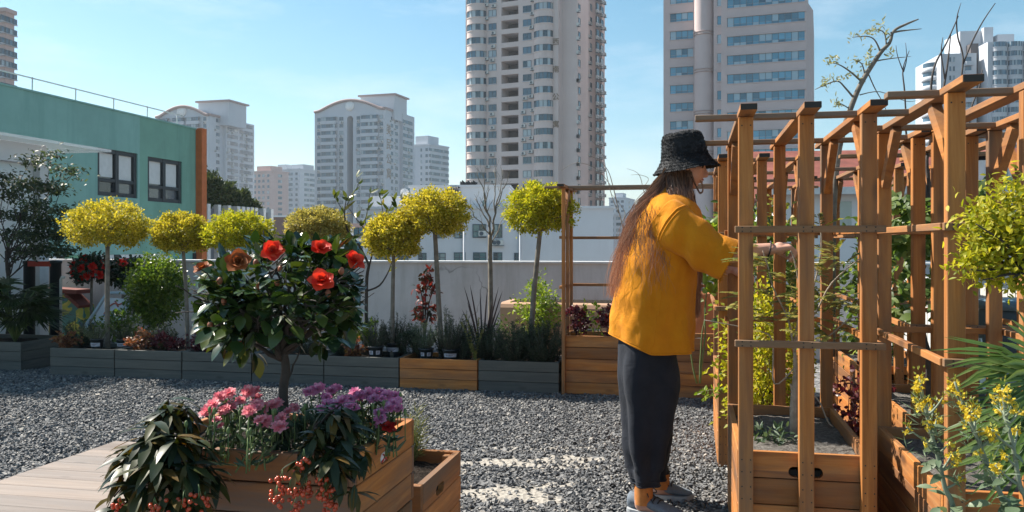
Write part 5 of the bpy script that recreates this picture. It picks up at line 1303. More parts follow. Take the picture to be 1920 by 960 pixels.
# ---- leafy sapling behind the camellia, bare tree, nandina, spiky plant
base = at_row(686, 7.15, .2); YS = base.y; p = Plant('sapling', 'thin leafless looking sapling with upright narrow leaves, behind the camellia flowers', 'tree', base)
def S_(u, v): return P(u, v, YS)
ph = [([base, S_(687, 560), S_(688, 520), S_(692, 497)], [.017, .016, .015, .013])]
ph += [([S_(692, 497), S_(672, 458), S_(652, 432), S_(646, 400), S_(650, 370)], [.012, .010, .009, .006, .004]), ([S_(692, 500), S_(698, 470), S_(690, 440), S_(684, 410)], [.008, .007, .005, .003]), ([S_(690, 545), S_(712, 535), S_(727, 512), S_(734, 492)], [.009, .008, .006, .003]),
       ([S_(684, 430), S_(668, 410), S_(652, 388)], [.006, .004, .002]), ([S_(690, 440), S_(705, 425), S_(724, 405), S_(738, 375)], [.006, .005, .004, .002]), ([S_(720, 410), S_(716, 385), S_(712, 362)], [.004, .003, .002]), ([S_(646, 400), S_(634, 380), S_(626, 368)], [.004, .003, .002]), ([S_(650, 385), S_(664, 360), S_(672, 345), S_(668, 330)], [.004, .003, .002, .0015]), ([S_(684, 415), S_(690, 390), S_(694, 360)], [.004, .003, .002]), ([S_(724, 405), S_(744, 392), S_(752, 372)], [.003, .002, .0015]), ([S_(688, 560), S_(672, 553), S_(660, 556)], [.003, .002, .001])]
p.wood('trunk', [(smooth_path(a, 3), list(np.interp(np.linspace(0, 1, (len(a)-1)*3+1), np.linspace(0, 1, len(a)), r))) for a, r in ph], M['darkbark'], 7)
lv = [(650, 372), (644, 396), (634, 380), (627, 368), (626, 372), (668, 332), (672, 345), (664, 358), (657, 376), (694, 362), (690, 380), (688, 395), (712, 364), (716, 385), (714, 374), (738, 377), (730, 396), (752, 374), (744, 390), (724, 402), (654, 388), (668, 408), (676, 425), (734, 494), (728, 510), (640, 405), (700, 428), (686, 412), (660, 366), (742, 380)]
Pn = np.array([list(S_(*q)) for q in lv]*2); m = len(Pn); D = nrm(rand_dirs(m)*.75 + [0, 0, .8]); V, F = leaves(Pn, D, rand_dirs(m) + [0,-.8,.2], rng.uniform(.06, .11, m), rng.uniform(.011, .018, m), True, .1, .15)
p.leaf('leaf_sprays', V, F, mat_leaf('sapling_leaf', [(.03,.05,.015), (.07,.10,.02), (.16,.17,.03), (.28,.20,.05)], .35, .35), smooth=True)

base = at_row(920, 7.3, .0); YB = base.y; p = Plant('bare_tree', 'slim bare grey tree with an upswept twiggy crown in front of the tall tower', 'tree', base)
def Bt(u, v, d=0): return P(u, v, YB + d)
random.seed(5); ph = [(smooth_path([base, Bt(920, 540), Bt(919, 480), Bt(919, 440)], 4), list(np.linspace(.024, .019, 13)))]
def twig(a, b, r0, r1, lvl, dy):
    pts, rr = fork(a, b, r0, r1, .05, 6); ph.append((pts, rr))
    if lvl <= 0: return
    L = (Vector(b)-Vector(a)).length; d = (Vector(b)-Vector(a)).normalized()
    for k in range(4 if lvl > 1 else 3):
        t = random.uniform(.35, 1.0); i = min(len(pts)-1, int(t*(len(pts)-1))); q = pts[i]
        nd_ = (d*.7 + Vector((random.uniform(-.75,.75), random.uniform(-.6,.6), random.uniform(.1,.8)))).normalized(); twig(q, q + nd_*L*random.uniform(.28,.5), r1*.85, r1*.35, lvl-1, dy)
for (u0, v0, u1, v1, d, r) in ((919, 440, 908, 360, .03, .012), (919, 445, 934, 370, -.04, .012), (917, 425, 890, 372, .12, .008), (912, 395, 905, 325, -.1, .007), (929, 400, 925, 318, .12, .007), (932, 385, 952, 335, -.05, .007), (919, 440, 875, 385, -.1, .006), (908, 362, 893, 322, 0, .006), (934, 372, 942, 318, .1, .006), (922, 455, 948, 405, .12, .006)):
    twig(Bt(u0, v0), Bt(u1, v1, d), r, r*.35, 2, 0)
p.wood('trunk', ph, M['bark'], 5)
p = Plant('nandina', 'slender shrub with red and dark green leaves against the parapet, left of the leaning trunk', 'shrub', at_row(795, 7.5, .0)); YN = p.base.y
st = [(bez(p.base, P(797, 570, YN), P(u, v, YN), 8), .006) for u, v in ((800, 505), (788, 540), (812, 545), (800, 570), (783, 575), (810, 590))]; p.wood('stems', st, M['darkbark'], 5)
parts = []
for u, v in ((800, 508), (806, 520), (794, 518), (788, 540), (812, 545), (800, 535), (815, 530), (790, 560), (783, 575), (810, 572), (797, 580), (810, 592), (785, 590)):
    m = 15; q = np.array(P(u, v, YN)) + rng.normal(0, .022, (m, 3)); parts.append(leaves(q, rand_dirs(m) + [0,0,-.7], rand_dirs(m) + [0,-.6,.3], rng.uniform(.05,.075,m), rng.uniform(.010,.015,m), True, .3, .15))
V, F = merge(parts); p.leaf('foliage', V, F, M['redleaf'], smooth=True)
def blade(pts, w0, mb, mi=0, up=(0,0,1), keel=.25):
    """a strap leaf along a path"""
    n = len(pts); vs, fs = [], []
    for i, q in enumerate(pts):
        d = (Vector(pts[min(i+1,n-1)])-Vector(pts[max(i-1,0)])).normalized(); s = d.cross(Vector(up)); s = s.normalized() if s.length > 1e-5 else d.orthogonal().normalized(); nn = s.cross(d)
        t = i/(n-1); w = w0*(.55 + 1.2*t - 1.0*t*t)*(1 - t**4)**.7 + .0004
        vs += [Vector(q)-s*w, Vector(q)-nn*w*keel, Vector(q)+s*w]
    for i in range(n-1): fs += [(3*i, 3*i+1, 3*i+4, 3*i+3), (3*i+1, 3*i+2, 3*i+5, 3*i+4)]
    mb.add(vs, fs, mi, True)
p = Plant('spiky_plant', 'dark purple spiky strap leaved plant at the foot of the bare tree', 'plant', at_row(905, 6.98, .21)); mb = MB(); YY = p.base.y
for (u, v, d) in ((870, 537, .05), (881, 533, -.04), (914, 540, .03), (935, 538, .0), (942, 546, -.08), (876, 566, -.12), (938, 580, .1), (900, 545, .12), (925, 560, -.12), (866, 580, .0)):
    tip = P(u, v, YY+d) - p.base; mid = tip*.5 + Vector((-tip.x*.08, 0, .02)); blade(bez(Vector((tip.x*.06, 0, 0)), mid, tip, 9), .008, mb, 0, (0, -1, .2))
mb.build('blades', mat_leaf('phormium', [(.030,.018,.024), (.05,.03,.035)], .35, .1), p.t)
# foxed dry plants behind the low row
clump_shrub('dry_shrub', 'sparse twiggy shrub in front of the tan raised bed, right of the spiky plant', 'shrub', at_row(955, 7.6, .1), .42, .16, 170, .03, .008, M['green'], None, 12, .6, True)
feather_shrub('herb_tuft', 'short yellow green grass tuft behind the right corner of the flower planter', 'grass tuft', P(765, 868, 3.35) * 1 + Vector((0, 0, 0)), .24, .07, 46, mat_leaf('grass_tuft', [(.10,.12,.03), (.20,.20,.06), (.30,.27,.12)], .6, .3), L=.05, W=.0016, dens=12, tmat='stemgreen')

# ---- burgundy plants in the far pergola box
for i, (u, lb) in enumerate(((1082, 'purple leaved plant at the left end of the far pergola box'), (1142, 'purple leaved plant of the far pergola box beside the woman'))):
    clump_shrub('purple_plant', lb, 'bedding plant', at_row(u, 6.92, .43), .24, .085, 300, .034, .013, M['burgundy'], 'plants in the far pergola box', 8, .6, True, low=.15)
for u, lb in ((1097, 'pale upright seedling left in the far pergola box'), (1118, 'pale upright seedling between the two purple plants')):
    clump_shrub('seedling', lb, 'bedding plant', at_row(u, 7.0, .43), .26, .05, 70, .045, .010, M['bright'], 'plants in the far pergola box', 4, .7, True, low=.2, smat='stemgreen')
# ---- raised tan bed, crate, terracotta pot
t = thing('raised_bed', 'tan terracotta coloured raised bed along the parapet behind the far pergola', 'raised bed', G(a_at(938, 8.3), 8.3), -TH)
Wt = a_at(1345, 8.3) - a_at(938, 8.3); M['tan'] = mat_stucco('tan_render', (.46,.29,.20), (.75,.7,.65), .12, .5, .9, 1.0)
mb = MB(); ztn = z_at(568, G(a_at(1000, 8.3), 8.3).y)
prof = [(0, 0), (0, ztn-.05), (.02, ztn-.015), (.06, ztn), (.55, ztn), (.6, ztn-.02), (.62, ztn-.06), (.62, 0)]
mb.prism(prof, 0, Wt); mb.v = [(y, x, z) for x, y, z in mb.v]; mb.build('bed_wall', M['tan'], t, fix=True)
mb = MB(); mb.box((.08, .10, ztn-.1), (Wt-.08, .52, ztn+.004)); mb.build('soil', M['soil'], t)
planter('planter_box', 'small grey crate standing behind the far pergola box', a_at(1078, 7.55), 7.55, .21, .24, .42, 4, 'grey', .37, M['soil'], 'front planters')
t = thing('terracotta_pot', 'big round terracotta pot half hidden behind the woman and the trellis', 'pot', at_row(1312, 7.75, 0))
mb = MB(); mb.lathe([(.12, 0), (.20, .12), (.235, .35), (.22, .55), (.17, .68), (.175, .70), (.20, .73), (.20, .77), (.17, .77), (.16, .70), (0, .68)], (0,0,0), 32); mb.build('pot_body', mat_stucco('terracotta', (.46,.19,.09), (.75,.7,.65), .1, .5, .85, 2.0), t)

# ---- far left: fan palm, black posts, metal frame, painted hut, maple
def palm_fan(mb, hub, dirn, nrm_, R_, n, spread, w):
    d = Vector(dirn).normalized(); nn = Vector(nrm_).normalized(); s = d.cross(nn).normalized(); nn = s.cross(d)
    for k in range(n):
        a = (k/(n-1)-.5)*spread + random.uniform(-.03, .03); dd = d*math.cos(a) + s*math.sin(a); L = R_*random.uniform(.82, 1.05)*(1 - .12*abs(a)); dr = random.uniform(.10, .30)*L
        blade([hub, hub + dd*L*.35 + nn*.015, hub + dd*L*.7 - Vector((0,0,dr*.3)), hub + dd*L - Vector((0,0,dr))], w, mb, 0, nn, .35)
M['palm'] = mat_leaf('palm_leaf', [(.018,.038,.016), (.03,.055,.02), (.055,.085,.03)], .38, .22, .5)
M['palm2'] = mat_leaf('sunlit_palm_leaf', [(.04,.085,.02), (.07,.13,.03), (.12,.17,.05)], .35, .3, .5)
def fan_palm(label, base, fans, mat, h0=.0):
    p = Plant('fan_palm', label, 'palm', base); st = []; mb = MB()
    for (tip, dirn, nn, R_, n, sp, w) in fans:
        tip = Vector(tip); st.append((bez(p.base + Vector((0,0,h0)), (p.base+tip)/2 + Vector((0,0,.10)), tip, 8), .006)); palm_fan(mb, tip - p.base, dirn, nn, R_, n, sp, w)
    p.wood('stalks', st, M['stemgreen'], 6); mb.build('fronds', mat, p.t); return p
base = at_row(28, 7.15, .24); fans = []
random.seed(9)
for k in range(38):
    a = 2.4*k; e = random.uniform(-.2, 1.0); r = random.uniform(.14, .30); q = base + Vector((math.cos(a)*r, math.sin(a)*r*.8 - .03, .18 + .30*random.random() + .14*e)); fans.append((q, (math.cos(a), math.sin(a)*.8, e*.7), (-math.cos(a)*.5, -math.sin(a)*.5 - .2, 1), random.uniform(.24, .36), 19, 3.2, .013))
fan_palm('dark fan palm filling the planter box at the left edge', base, fans, M['palm'])
t = thing('barrier_posts', 'two black posts joined by a red band, behind the fan palm', 'barrier', at_row(104, 8.0, 0))
for u, nm in ((55, 'post'), (104, 'post')):
    q = at_row(u, 8.0, 0) - t.location; zt_ = z_at(489, at_row(u, 8, 0).y); mb = MB(); mb.lathe([(.045, 0), (.045, .02), (.058, .021), (.058, zt_-.03), (.066, zt_-.03), (.066, zt_), (0, zt_+.005)], q, 16); mb.build(nm, M['pot'], t)
q0, q1 = at_row(58, 8.0, 0) - t.location, at_row(101, 8.0, 0) - t.location; mb = MB(); zb = z_at(497, 8.7); mb.bar((q0.x, q0.y-.06, zb), (q1.x, q1.y-.06, zb), .006, .055); mb.build('band', mat_plain('red_band', (.40,.05,.03), .6), t)
t = thing('garden_tap_pole', 'thin grey standpipe with a small hooked top beside the right black post', 'standpipe', at_row(114, 7.9, 0)); zt_ = z_at(520, t.location.y)
mb = MB(); mb.tube([(0,0,0), (0,0,zt_-.02), (.015,-.01,zt_), (.05,-.02,zt_)], .014, 8); mb.build('pipe', M['ac'], t)
t = thing('tilted_sign_frame', 'tilted white board in a pale blue tubular metal frame behind the low row', 'sign frame', at_row(190, 7.8, 0), -TH)
c0 = t.location; M['bluetube'] = mat_plain('pale_blue_tube', (.42,.52,.60), .35, .5); sf = 1/ (FP/c0.y)
def F_(u, v): return Vector(((u-188)*sf, (620-v)*sf*.45, z_at(v, c0.y)))
mb = MB(); mb.tube(smooth_path([F_(150, 612), F_(160, 592), F_(172, 562), F_(178, 553), F_(188, 551), F_(215, 551), F_(234, 553), F_(232, 565), F_(214, 612)], 3), .016, 8); mb.build('tube_frame', M['bluetube'], t)
mb = MB(); mb.add([F_(161, 606), F_(210, 606), F_(226, 562), F_(178, 560)], [(0,1,2,3)]); mb.add([v + Vector((0, .012, 0)) for v in [F_(161, 606), F_(210, 606), F_(226, 562), F_(178, 560)]], [(3,2,1,0)]); bd = mb.build('board', mat_plain('white_board', (.60,.62,.66), .5), t)
mb = MB()
for pts, mi in (([(184, 590), (192, 575), (202, 570), (210, 576)], 0), ([(180, 600), (190, 586), (200, 588), (206, 596)], 1), ([(196, 600), (204, 588), (214, 582)], 1), ([(200, 566), (208, 572), (216, 570)], 0)):
    mb.tube([q + Vector((0, -.008, 0)) for q in smooth_path([F_(*q) for q in pts], 3)], .008, 5, mi)
mb.build('painted_strokes', [mat_plain('board_red', (.42,.12,.10), .6), mat_plain('board_blue', (.10,.20,.36), .6)], bd)
mb = MB(); 
for u in (152, 213): mb.tube([F_(u, 610), Vector((F_(u, 610).x, F_(u,610).y+.05, 0))], .016, 8)
mb.build('legs', M['bluetube'], t)
t = thing('painted_hut', 'low hut with dark red roof edge and yellow green sides behind the black posts', 'hut', at_row(110, 9.0, 0), -TH); sf = t.location.y/FP
def mat_painted():
    m, nt, o = _new('painted_panels'); v = objco(nt); c = ramp(nt, noise(nt, mapping(nt, v, (2.2, 1, 3.5), rot=(0, R(25), 0)), 1.6, 2, .4, 1.2), [(.34, (.05,.16,.15)), (.43, (.30,.33,.05)), (.52, (.45,.38,.07)), (.58, (.06,.19,.08)), (.68, (.05,.14,.26))], 'CONSTANT'); b = bsdf(nt, c, .5); nt.links.new(b.outputs[0], o.inputs['Surface']); return m
def H_(u): return (u-110)*sf
zA, zB, zC = z_at(541, t.location.y), z_at(556, t.location.y), z_at(572, t.location.y)
mb = MB(); mb.prism([(H_(58), 0), (H_(164), 0), (H_(164), zC), (H_(120), zA-.05), (H_(66), zA-.05)], 0, .18); mb.build('hut_side', mat_painted(), t, fix=True)
mb = MB(); mb.bar((H_(60), -.02, zA), (H_(166), -.02, zA-.03), .26, .05); mb.bar((H_(138), .0, zA-.06), (H_(168), .0, zC-.01), .24, .04); mb.build('roof_edge', mat_plain('dark_red_board', (.16,.04,.03), .7), t)
M['maple'] = mat_leaf('maple_leaf', [(.025,.045,.03), (.05,.075,.042), (.10,.125,.06)], .5, .35)
base = at_row(20, 7.6, .0); YM = base.y; p = Plant('feathery_tree', 'feathery dark green tree with layered branches at the left edge, in front of the kiosk', 'tree', base); random.seed(31)
def Mt(u, v, d=0): return P(u, v, YM+d)
brs = [fork(base, Mt(12, 470), .022, .016, .02)]; tips = []
for (u, v, d, n) in ((60, 300, 0, 1), (95, 290, .1, .8), (118, 318, -.1, .9), (138, 325, .05, .5), (45, 345, -.15, 2), (80, 350, .1, 2), (105, 352, 0, 1.5), (20, 365, .2, 2), (70, 385, -.2, 2.4), (118, 395, .0, 1.2), (40, 405, .15, 2.2), (90, 415, -.05, 2.4), (128, 420, .1, .6), (60, 440, -.1, 2.4), (105, 440, .1, 2.2), (20, 440, .2, 1.5), (85, 465, -.1, 2.2), (118, 470, .05, 1.4), (50, 472, .1, 1.6), (-20, 400, .1, 2), (-30, 340, 0, 2), (4, 330, .1, 1)):
    q = Mt(u, v, d); brs.append(fork(brs[0][0][-1 - (len(tips) % 4)], q, .007, .002, .06, 6)); tips.append((q, n))
p.wood('trunk', brs, M['darkbark'], 6); Pn = []
for q, n in tips:
    for k in range(int(135*n)): Pn.append(np.array(q) + rng.normal(0, 1, 3)*[.085, .085, .038])
Pn = np.array(Pn); m = len(Pn); V, F = leaves(Pn, rand_dirs(m)*[1,1,.5] + [0,0,-.15], rand_dirs(m)*.5 + [0,-.25,.8], rng.uniform(.035,.06,m), rng.uniform(.009,.014,m), True, .25, .1); p.leaf('foliage', V, F, M['maple'])

# ---- right side: vines, mustard, palm, golden bush, barrel
def vine(name, label, cat, base, Y, paths, mat, n=7, group=None):
    p = Plant(name, label, cat, base, group)
    ws = []
    for pts, r in paths:
        q = smooth_path([x if isinstance(x, Vector) else P(x[0], x[1], Y + (x[2] if len(x) > 2 else 0)) for x in pts], 4); ws.append((q, list(np.interp(np.linspace(0, 1, len(q)), np.linspace(0, 1, len(r)), r))))
    p.paths = ws; p.wood('trunk', ws, mat, n); return p
M['grape'] = mat_leaf('grape_leaf', [(.045,.085,.022), (.09,.15,.035), (.17,.24,.06), (.25,.30,.12)], .45, .45)
def lobed(Pn, D, N, L):
    """a broad five lobed leaf"""
    out = []
    for k, (a, s) in enumerate(((0, 1.0), (.75, .86), (-.75, .86), (1.6, .62), (-1.6, .62))):
        Dn = nrm(D); S = nrm(np.cross(Dn, N)); d = Dn*math.cos(a) + S*math.sin(a); out.append(leaves(Pn, d, N + np.zeros_like(Pn), L*s, L*s*.36, True, .22, .12))
    return merge(out)
# grape vine with the twisted dark trunk, in the box of the third trellis
Yv = 4.15; vb = P(1740, 700, Yv); vb.z = .40
gv = vine('grape_vine', 'old twisted dark grape vine trunk with bare shoots rising above the trellis at right', 'vine', vb, Yv,
    [([vb, (1745, 690), (1732, 640), (1724, 590), (1718, 550), (1724, 500), (1718, 460), (1730, 415), (1738, 385)], [.024, .022, .019, .018, .016, .017, .016, .015, .012]),
     ([(1722, 560), (1712, 540), (1718, 510), (1726, 480), (1722, 440), (1733, 400)], [.009, .010, .010, .009, .009, .008]),
     ([(1738, 390), (1748, 370), (1757, 340), (1772, 315), (1800, 300), (1816, 288)], [.011, .010, .008, .006, .005, .003]),
     ([(1738, 390), (1742, 350), (1738, 300), (1748, 240), (1745, 180), (1752, 125), (1775, 80), (1797, 30)], [.011, .010, .008, .006, .006, .005, .004, .002]),
     ([(1736, 385), (1725, 340), (1712, 300), (1708, 270)], [.010, .008, .007, .004]), ([(1738, 380), (1730, 330), (1702, 262), (1698, 230)], [.010, .008, .006, .003]),
     ([(1745, 250), (1762, 200), (1772, 150), (1778, 110), (1783, 60)], [.006, .005, .005, .004, .002]), ([(1772, 150), (1765, 100), (1768, 70)], [.004, .003, .0015]),
     ([(1790, 300), (1812, 250), (1822, 200), (1836, 165), (1842, 130)], [.006, .005, .004, .004, .002]), ([(1812, 250), (1800, 180), (1806, 110), (1796, 70), (1794, 35), (1802, 5)], [.005, .005, .004, .004, .003, .001]), ([(1806, 120), (1822, 80), (1843, 40), (1866, 6)], [.004, .004, .003, .002]),
     ([(1700, 240), (1696, 170), (1693, 130), (1705, 95)], [.004, .004, .003, .0015]), ([(1694, 135), (1683, 105), (1680, 85)], [.003, .002, .001]), ([(1694, 135), (1700, 110), (1698, 80)], [.003, .002, .001]), ([(1620, 460), (1660, 440), (1700, 425), (1735, 415)], [.003, .005, .006, .007])], M['vinebark'])
q = np.array([[*P(u, v, Yv+d)] for u, v, d in [(random.uniform(1655, 1790), random.uniform(370, 460), random.uniform(-.25,.2)) for _ in range(130)] + [(random.uniform(1650, 1760), random.uniform(460, 600), random.uniform(-.2,.25)) for _ in range(60)] + [(random.uniform(1800, 1880), random.uniform(345, 400), random.uniform(-.1,.4)) for _ in range(22)]]); m = len(q)
V, F = lobed(q, rand_dirs(m) + [0,0,-.4], nrm(rand_dirs(m)*.5 + [-.2,-.3,.8]), rng.uniform(.05,.085,m)); gv.leaf('foliage', V, F, M['grape'], smooth=True)
# wisteria old trunk against the sky
Yw = 5.9; wbase = P(1560, 700, Yw); wbase.z = .42
wv = vine('wisteria', 'gnarled wisteria trunk leaning right against the sky above the trellis, with new leaf tufts', 'vine', wbase, Yw,
    [([wbase, (1562, 420), (1570, 300), (1583, 240), (1600, 190), (1618, 150), (1650, 100), (1668, 80), (1676, 58), (1700, 45), (1722, 36)], [.024, .023, .022, .021, .019, .018, .015, .012, .010, .008, .004]),
     ([(1572, 270), (1588, 225), (1604, 180), (1612, 165)], [.014, .014, .013, .010]), ([(1670, 62), (1690, 58), (1728, 54)], [.008, .006, .002]),
     ([(1618, 155), (1595, 135), (1575, 122), (1560, 118)], [.008, .006, .004, .002]), ([(1602, 185), (1585, 165), (1570, 152), (1545, 160), (1528, 168)], [.008, .006, .005, .004, .002]), ([(1650, 95), (1640, 75), (1625, 68), (1598, 70)], [.007, .005, .004, .002]),
     ([(1662, 84), (1658, 62), (1645, 55)], [.006, .004, .002]), ([(1640, 115), (1668, 110), (1708, 106)], [.005, .004, .0015]), ([(1622, 145), (1616, 120), (1600, 112)], [.006, .004, .002]), ([(1594, 205), (1578, 195), (1566, 192)], [.005, .003, .002]), ([(1628, 138), (1640, 165), (1655, 192), (1665, 215)], [.005, .004, .003, .002]), ([(1612, 178), (1650, 172), (1700, 190), (1728, 186)], [.004, .003, .002, .001])], M['bark'], 8)
tf = [(1560, 118), (1565, 112), (1545, 160), (1570, 150), (1552, 154), (1600, 70), (1622, 68), (1645, 56), (1650, 44), (1660, 62), (1600, 112), (1626, 108), (1630, 95), (1568, 192), (1575, 196), (1590, 140), (1625, 122), (1668, 100), (1612, 140), (1640, 60)]
parts = []
for u, v in tf:
    m = 15; c = np.array(P(u, v, Yw)); parts.append(leaves(c + rng.normal(0, .018, (m, 3)), rand_dirs(m) + [0, 0, .5], rand_dirs(m), rng.uniform(.022,.045,m), rng.uniform(.004,.007,m), True, .2, .15))
V, F = merge(parts); wv.leaf('foliage', V, F, mat_leaf('silver_leaf', [(.20,.21,.13), (.30,.30,.20), (.38,.36,.26)], .6, .3))
def pinnate(q, d, n, L, l, w):
    """feather leaf: pairs of leaflets along a rib"""
    q, d = Vector(q), Vector(d).normalized(); s = d.cross(Vector((0,0,1))); s = s.normalized() if s.length > 1e-4 else Vector((1,0,0)); Pn, D, N = [], [], []
    for k in range(n):
        t = .2 + .8*k/(n-1); c = q + d*L*t - Vector((0,0,.25*L*t*t))
        for sg in (-1, 1): Pn.append(list(c)); D.append(list(s*sg + d*.7)); N.append([0, -.25, 1])
    return leaves(np.array(Pn), np.array(D), np.array(N) + rand_dirs(len(Pn))*.25, l, w, True, .2, .12)
# wisteria stump and stems in the nearest trellis
Y1 = 3.42; sb = P(1489, 820, Y1); sb.z = .40
random.seed(12)
w1 = vine('wisteria', 'young wisteria on a cut pale stump with feathery leaves, inside the nearest trellis', 'vine', sb, Y1,
    [([sb, (1488, 780), (1490, 740), (1492, 700), (1490, 660)], [.017, .016, .015, .011, .006]), ([(1484, 770), (1486, 735), (1482, 720)], [.008, .007, .004]), ([(1490, 735), (1530, 745), (1552, 790), (1562, 800)], [.004, .003, .003, .002]),
     ([(1490, 660), (1500, 620), (1530, 585), (1560, 530), (1618, 480)], [.006, .004, .004, .003, .002]), ([(1490, 665), (1478, 600), (1450, 540), (1440, 500), (1430, 470)], [.005, .004, .003, .003, .002]), ([(1492, 650), (1540, 640), (1590, 600), (1612, 595)], [.004, .003, .003, .002]), ([(1490, 640), (1500, 560), (1490, 490), (1482, 470)], [.004, .003, .003, .002]), ([(1490, 690), (1452, 720), (1448, 640), (1420, 620), (1320, 600)], [.003, .003, .003, .003, .0015]), ([(1500, 640), (1520, 560), (1540, 470), (1535, 400)], [.004, .003, .003, .002])], M['palebark'])
M['wist'] = mat_leaf('wisteria_leaf', [(.09,.12,.025), (.18,.20,.04), (.28,.27,.08), (.36,.27,.06)], .5, .4)
parts = []
for (u, v) in ((1402, 480), (1410, 486), (1425, 500), (1418, 470), (1470, 520), (1450, 560), (1440, 590), (1420, 600), (1470, 540), (1500, 545), (1530, 560), (1560, 545), (1555, 575), (1585, 570), (1598, 590), (1540, 600), (1570, 610), (1600, 560), (1520, 500), (1540, 520), (1575, 490), (1480, 590), (1465, 610), (1600, 620), (1550, 630), (1400, 560), (1430, 620), (1395, 520), (1535, 430), (1525, 455), (1560, 480), (1510, 600), (1490, 560)):
    for r_ in range(4): parts.append(pinnate(P(u + random.uniform(-10,10), v + random.uniform(-10,10), Y1 + random.uniform(-.15,.25)), (random.uniform(-1,1), random.uniform(-.8,.8), random.uniform(-.1,.6)), 7, .085, random.uniform(.024,.036), .0062))
V, F = merge(parts); w1.leaf('feathery_leaves', V, F, M['wist'])
clump_shrub('small_fern', 'small pale fern at the stump foot in the nearest trellis box', 'fern', P(1455, 815, 3.35)*1 + Vector((0, 0, .405 - P(1455, 815, 3.35).z)), .07, .085, 150, .04, .006, M['bluegreen'], None, 4, .8, True, low=.05, smat='stemgreen')
clump_shrub('golden_shrub', 'golden leaved shrub behind the nearest trellis box', 'shrub', G(.33, 4.38, 0), .92, .20, 2600, .030, .011, M['gold2'], None, 10, .6, False, low=.3)
clump_shrub('leafy_shrub', 'bright leafy shrub by the woman\'s chest at the trellis, fresh light green', 'shrub', G(.03, 5.0, .40), .96, .13, 300, .055, .022, M['bright'], None, 3, .5, True, .018, low=.55, smat='stemgreen')
clump_shrub('leafy_climber', 'leafy climber inside the trellis behind the nearest one', 'climber', G(.36, 5.2, .40), 1.15, .24, 900, .045, .016, M['grape'], None, 9, .5, True, low=.15)
clump_shrub('leafy_climber', 'leafy climber in the back trellis seen between the posts', 'climber', G(.62, 6.7, .40), 1.0, .28, 900, .05, .018, M['wist'], None, 9, .5, True, low=.1)
clump_shrub('leafy_climber', 'leafy climber in the trellis before the white fence', 'climber', G(1.2, 5.9, .40), .95, .26, 900, .05, .018, M['grape'], None, 9, .5, True, low=.1)
clump_shrub('purple_plant', 'purple leaved plant low behind the right posts of the nearest trellis', 'bedding plant', G(.80, 4.45, .1), .55, .13, 400, .035, .014, M['burgundy'], None, 7, .6, True, low=.3)
# a sprig poking out at the left of the nearest box
p = Plant('stray_sprig', 'small leafy sprig sticking out of the trellis side over the gravel', 'sprig', P(1362, 735, 4.55)); tipq = P(1308, 738, 4.5)
p.wood('stem', [(bez(p.base, (p.base+tipq)/2 + Vector((0,0,.03)), tipq, 8), .002)], M['palebark'], 5); m = 46
tt = rng.uniform(.1, 1, m)[:, None]; Pn = np.array(p.base)*(1-tt) + np.array(tipq)*tt + rng.normal(0, .012, (m,3)); V, F = leaves(Pn, rand_dirs(m), rand_dirs(m) + [0,0,.8], .03, .009, True); p.leaf('foliage', V, F, M['bright'])
# mustard plants
M['must_stem'] = mat_plain('mustard_stem', (.20,.24,.17), .6, scale=20)
def mustard(label, Y, stem, clusters, leafspots, seed):
    random.seed(seed); b0 = P(*stem[0], Y); b0.z = .02; p = Plant('mustard_plant', label, 'flower', b0, 'yellow mustard plants at the right')
    main = smooth_path([b0] + [P(u, v, Y) for u, v in stem], 4); ws = [(main, list(np.linspace(.0085, .0028, len(main))))]
    Pp, heads = [], []
    for (u, v, r) in clusters:
        c = P(u, v, Y + random.uniform(-.05,.05)); r *= .86
        if (u, v) != stem[-1]:
            j = min(range(len(main)), key=lambda i: (main[i]-c).length + (10 if main[i].z > c.z-.03 else 0)); ws.append((bez(main[j], (main[j]+c)/2 + Vector((0,0,-.01)), c, 6), [.004, .0035, .003, .0025, .002, .002]))
        Pf, Df, Pb, Db = [], [], [], []
        for k in range(int(26*r/.02)):
            d = rand_dirs(1)[0]; q = np.array(c) + d*r*rng.uniform(.45, 1.0)*[1, 1, 1.7]
            if d[2] > .1: Pb.append(q); Db.append(d + [0,0,.6])
            else:
                for s_ in range(4): Pf.append(q); Df.append(rand_dirs(1)[0] + d*.6)
        heads.append((Pf, Df, Pb, Db))
        for k in range(8): Pp.append(list(np.array(c) - [0, 0, rng.uniform(.015, .07)]))
    p.wood('stem', ws, M['must_stem'], 7)
    for Pf, Df, Pb, Db in heads:
        n = len(Pf); n2 = len(Pb)
        va, fa = leaves(np.array(Pf).reshape(-1,3), np.array(Df).reshape(-1,3), rand_dirs(n), rng.uniform(.008,.012,n), rng.uniform(.003,.0045,n), False, .1, .1)
        vb, fb = leaves(np.array(Pb).reshape(-1,3), np.array(Db).reshape(-1,3), rand_dirs(n2), rng.uniform(.008,.012,n2), .0028, False, .1, .5)
        np_mesh('flower_head', np.concatenate([va, vb]) - p.b, [fa[0], fb[0] + len(va)], [M['mustard'], M['budgreen']], p.t, mi=[0]*len(fa[0]) + [1]*len(fb[0]))
    n = len(Pp); V, F = leaves(np.array(Pp), rand_dirs(n)*[1,1,.3] + [0,0,.35], rand_dirs(n), rng.uniform(.025,.045,n), .0016, False, -.1, .3); pods = (V, F)
    Pn, D, L = [], [], []
    for (u, v, L_) in leafspots:
        for r_ in range(2): Pn.append(list(P(u, v, Y))); a = random.random()*6.28; D.append((math.cos(a), math.sin(a)*.7 - .2, random.uniform(-.6,.4))); L.append(L_*random.uniform(.4,.7))
    L = np.array(L); V, F = leaves(np.array(Pn), np.array(D), np.array([(0,-.3,1.0)]*len(Pn)) + rand_dirs(len(Pn))*.4, L, L*.22, True, .35, .2); V, F = merge([(V, F), pods]); p.leaf('foliage', V, F, M['glau'], smooth=True)
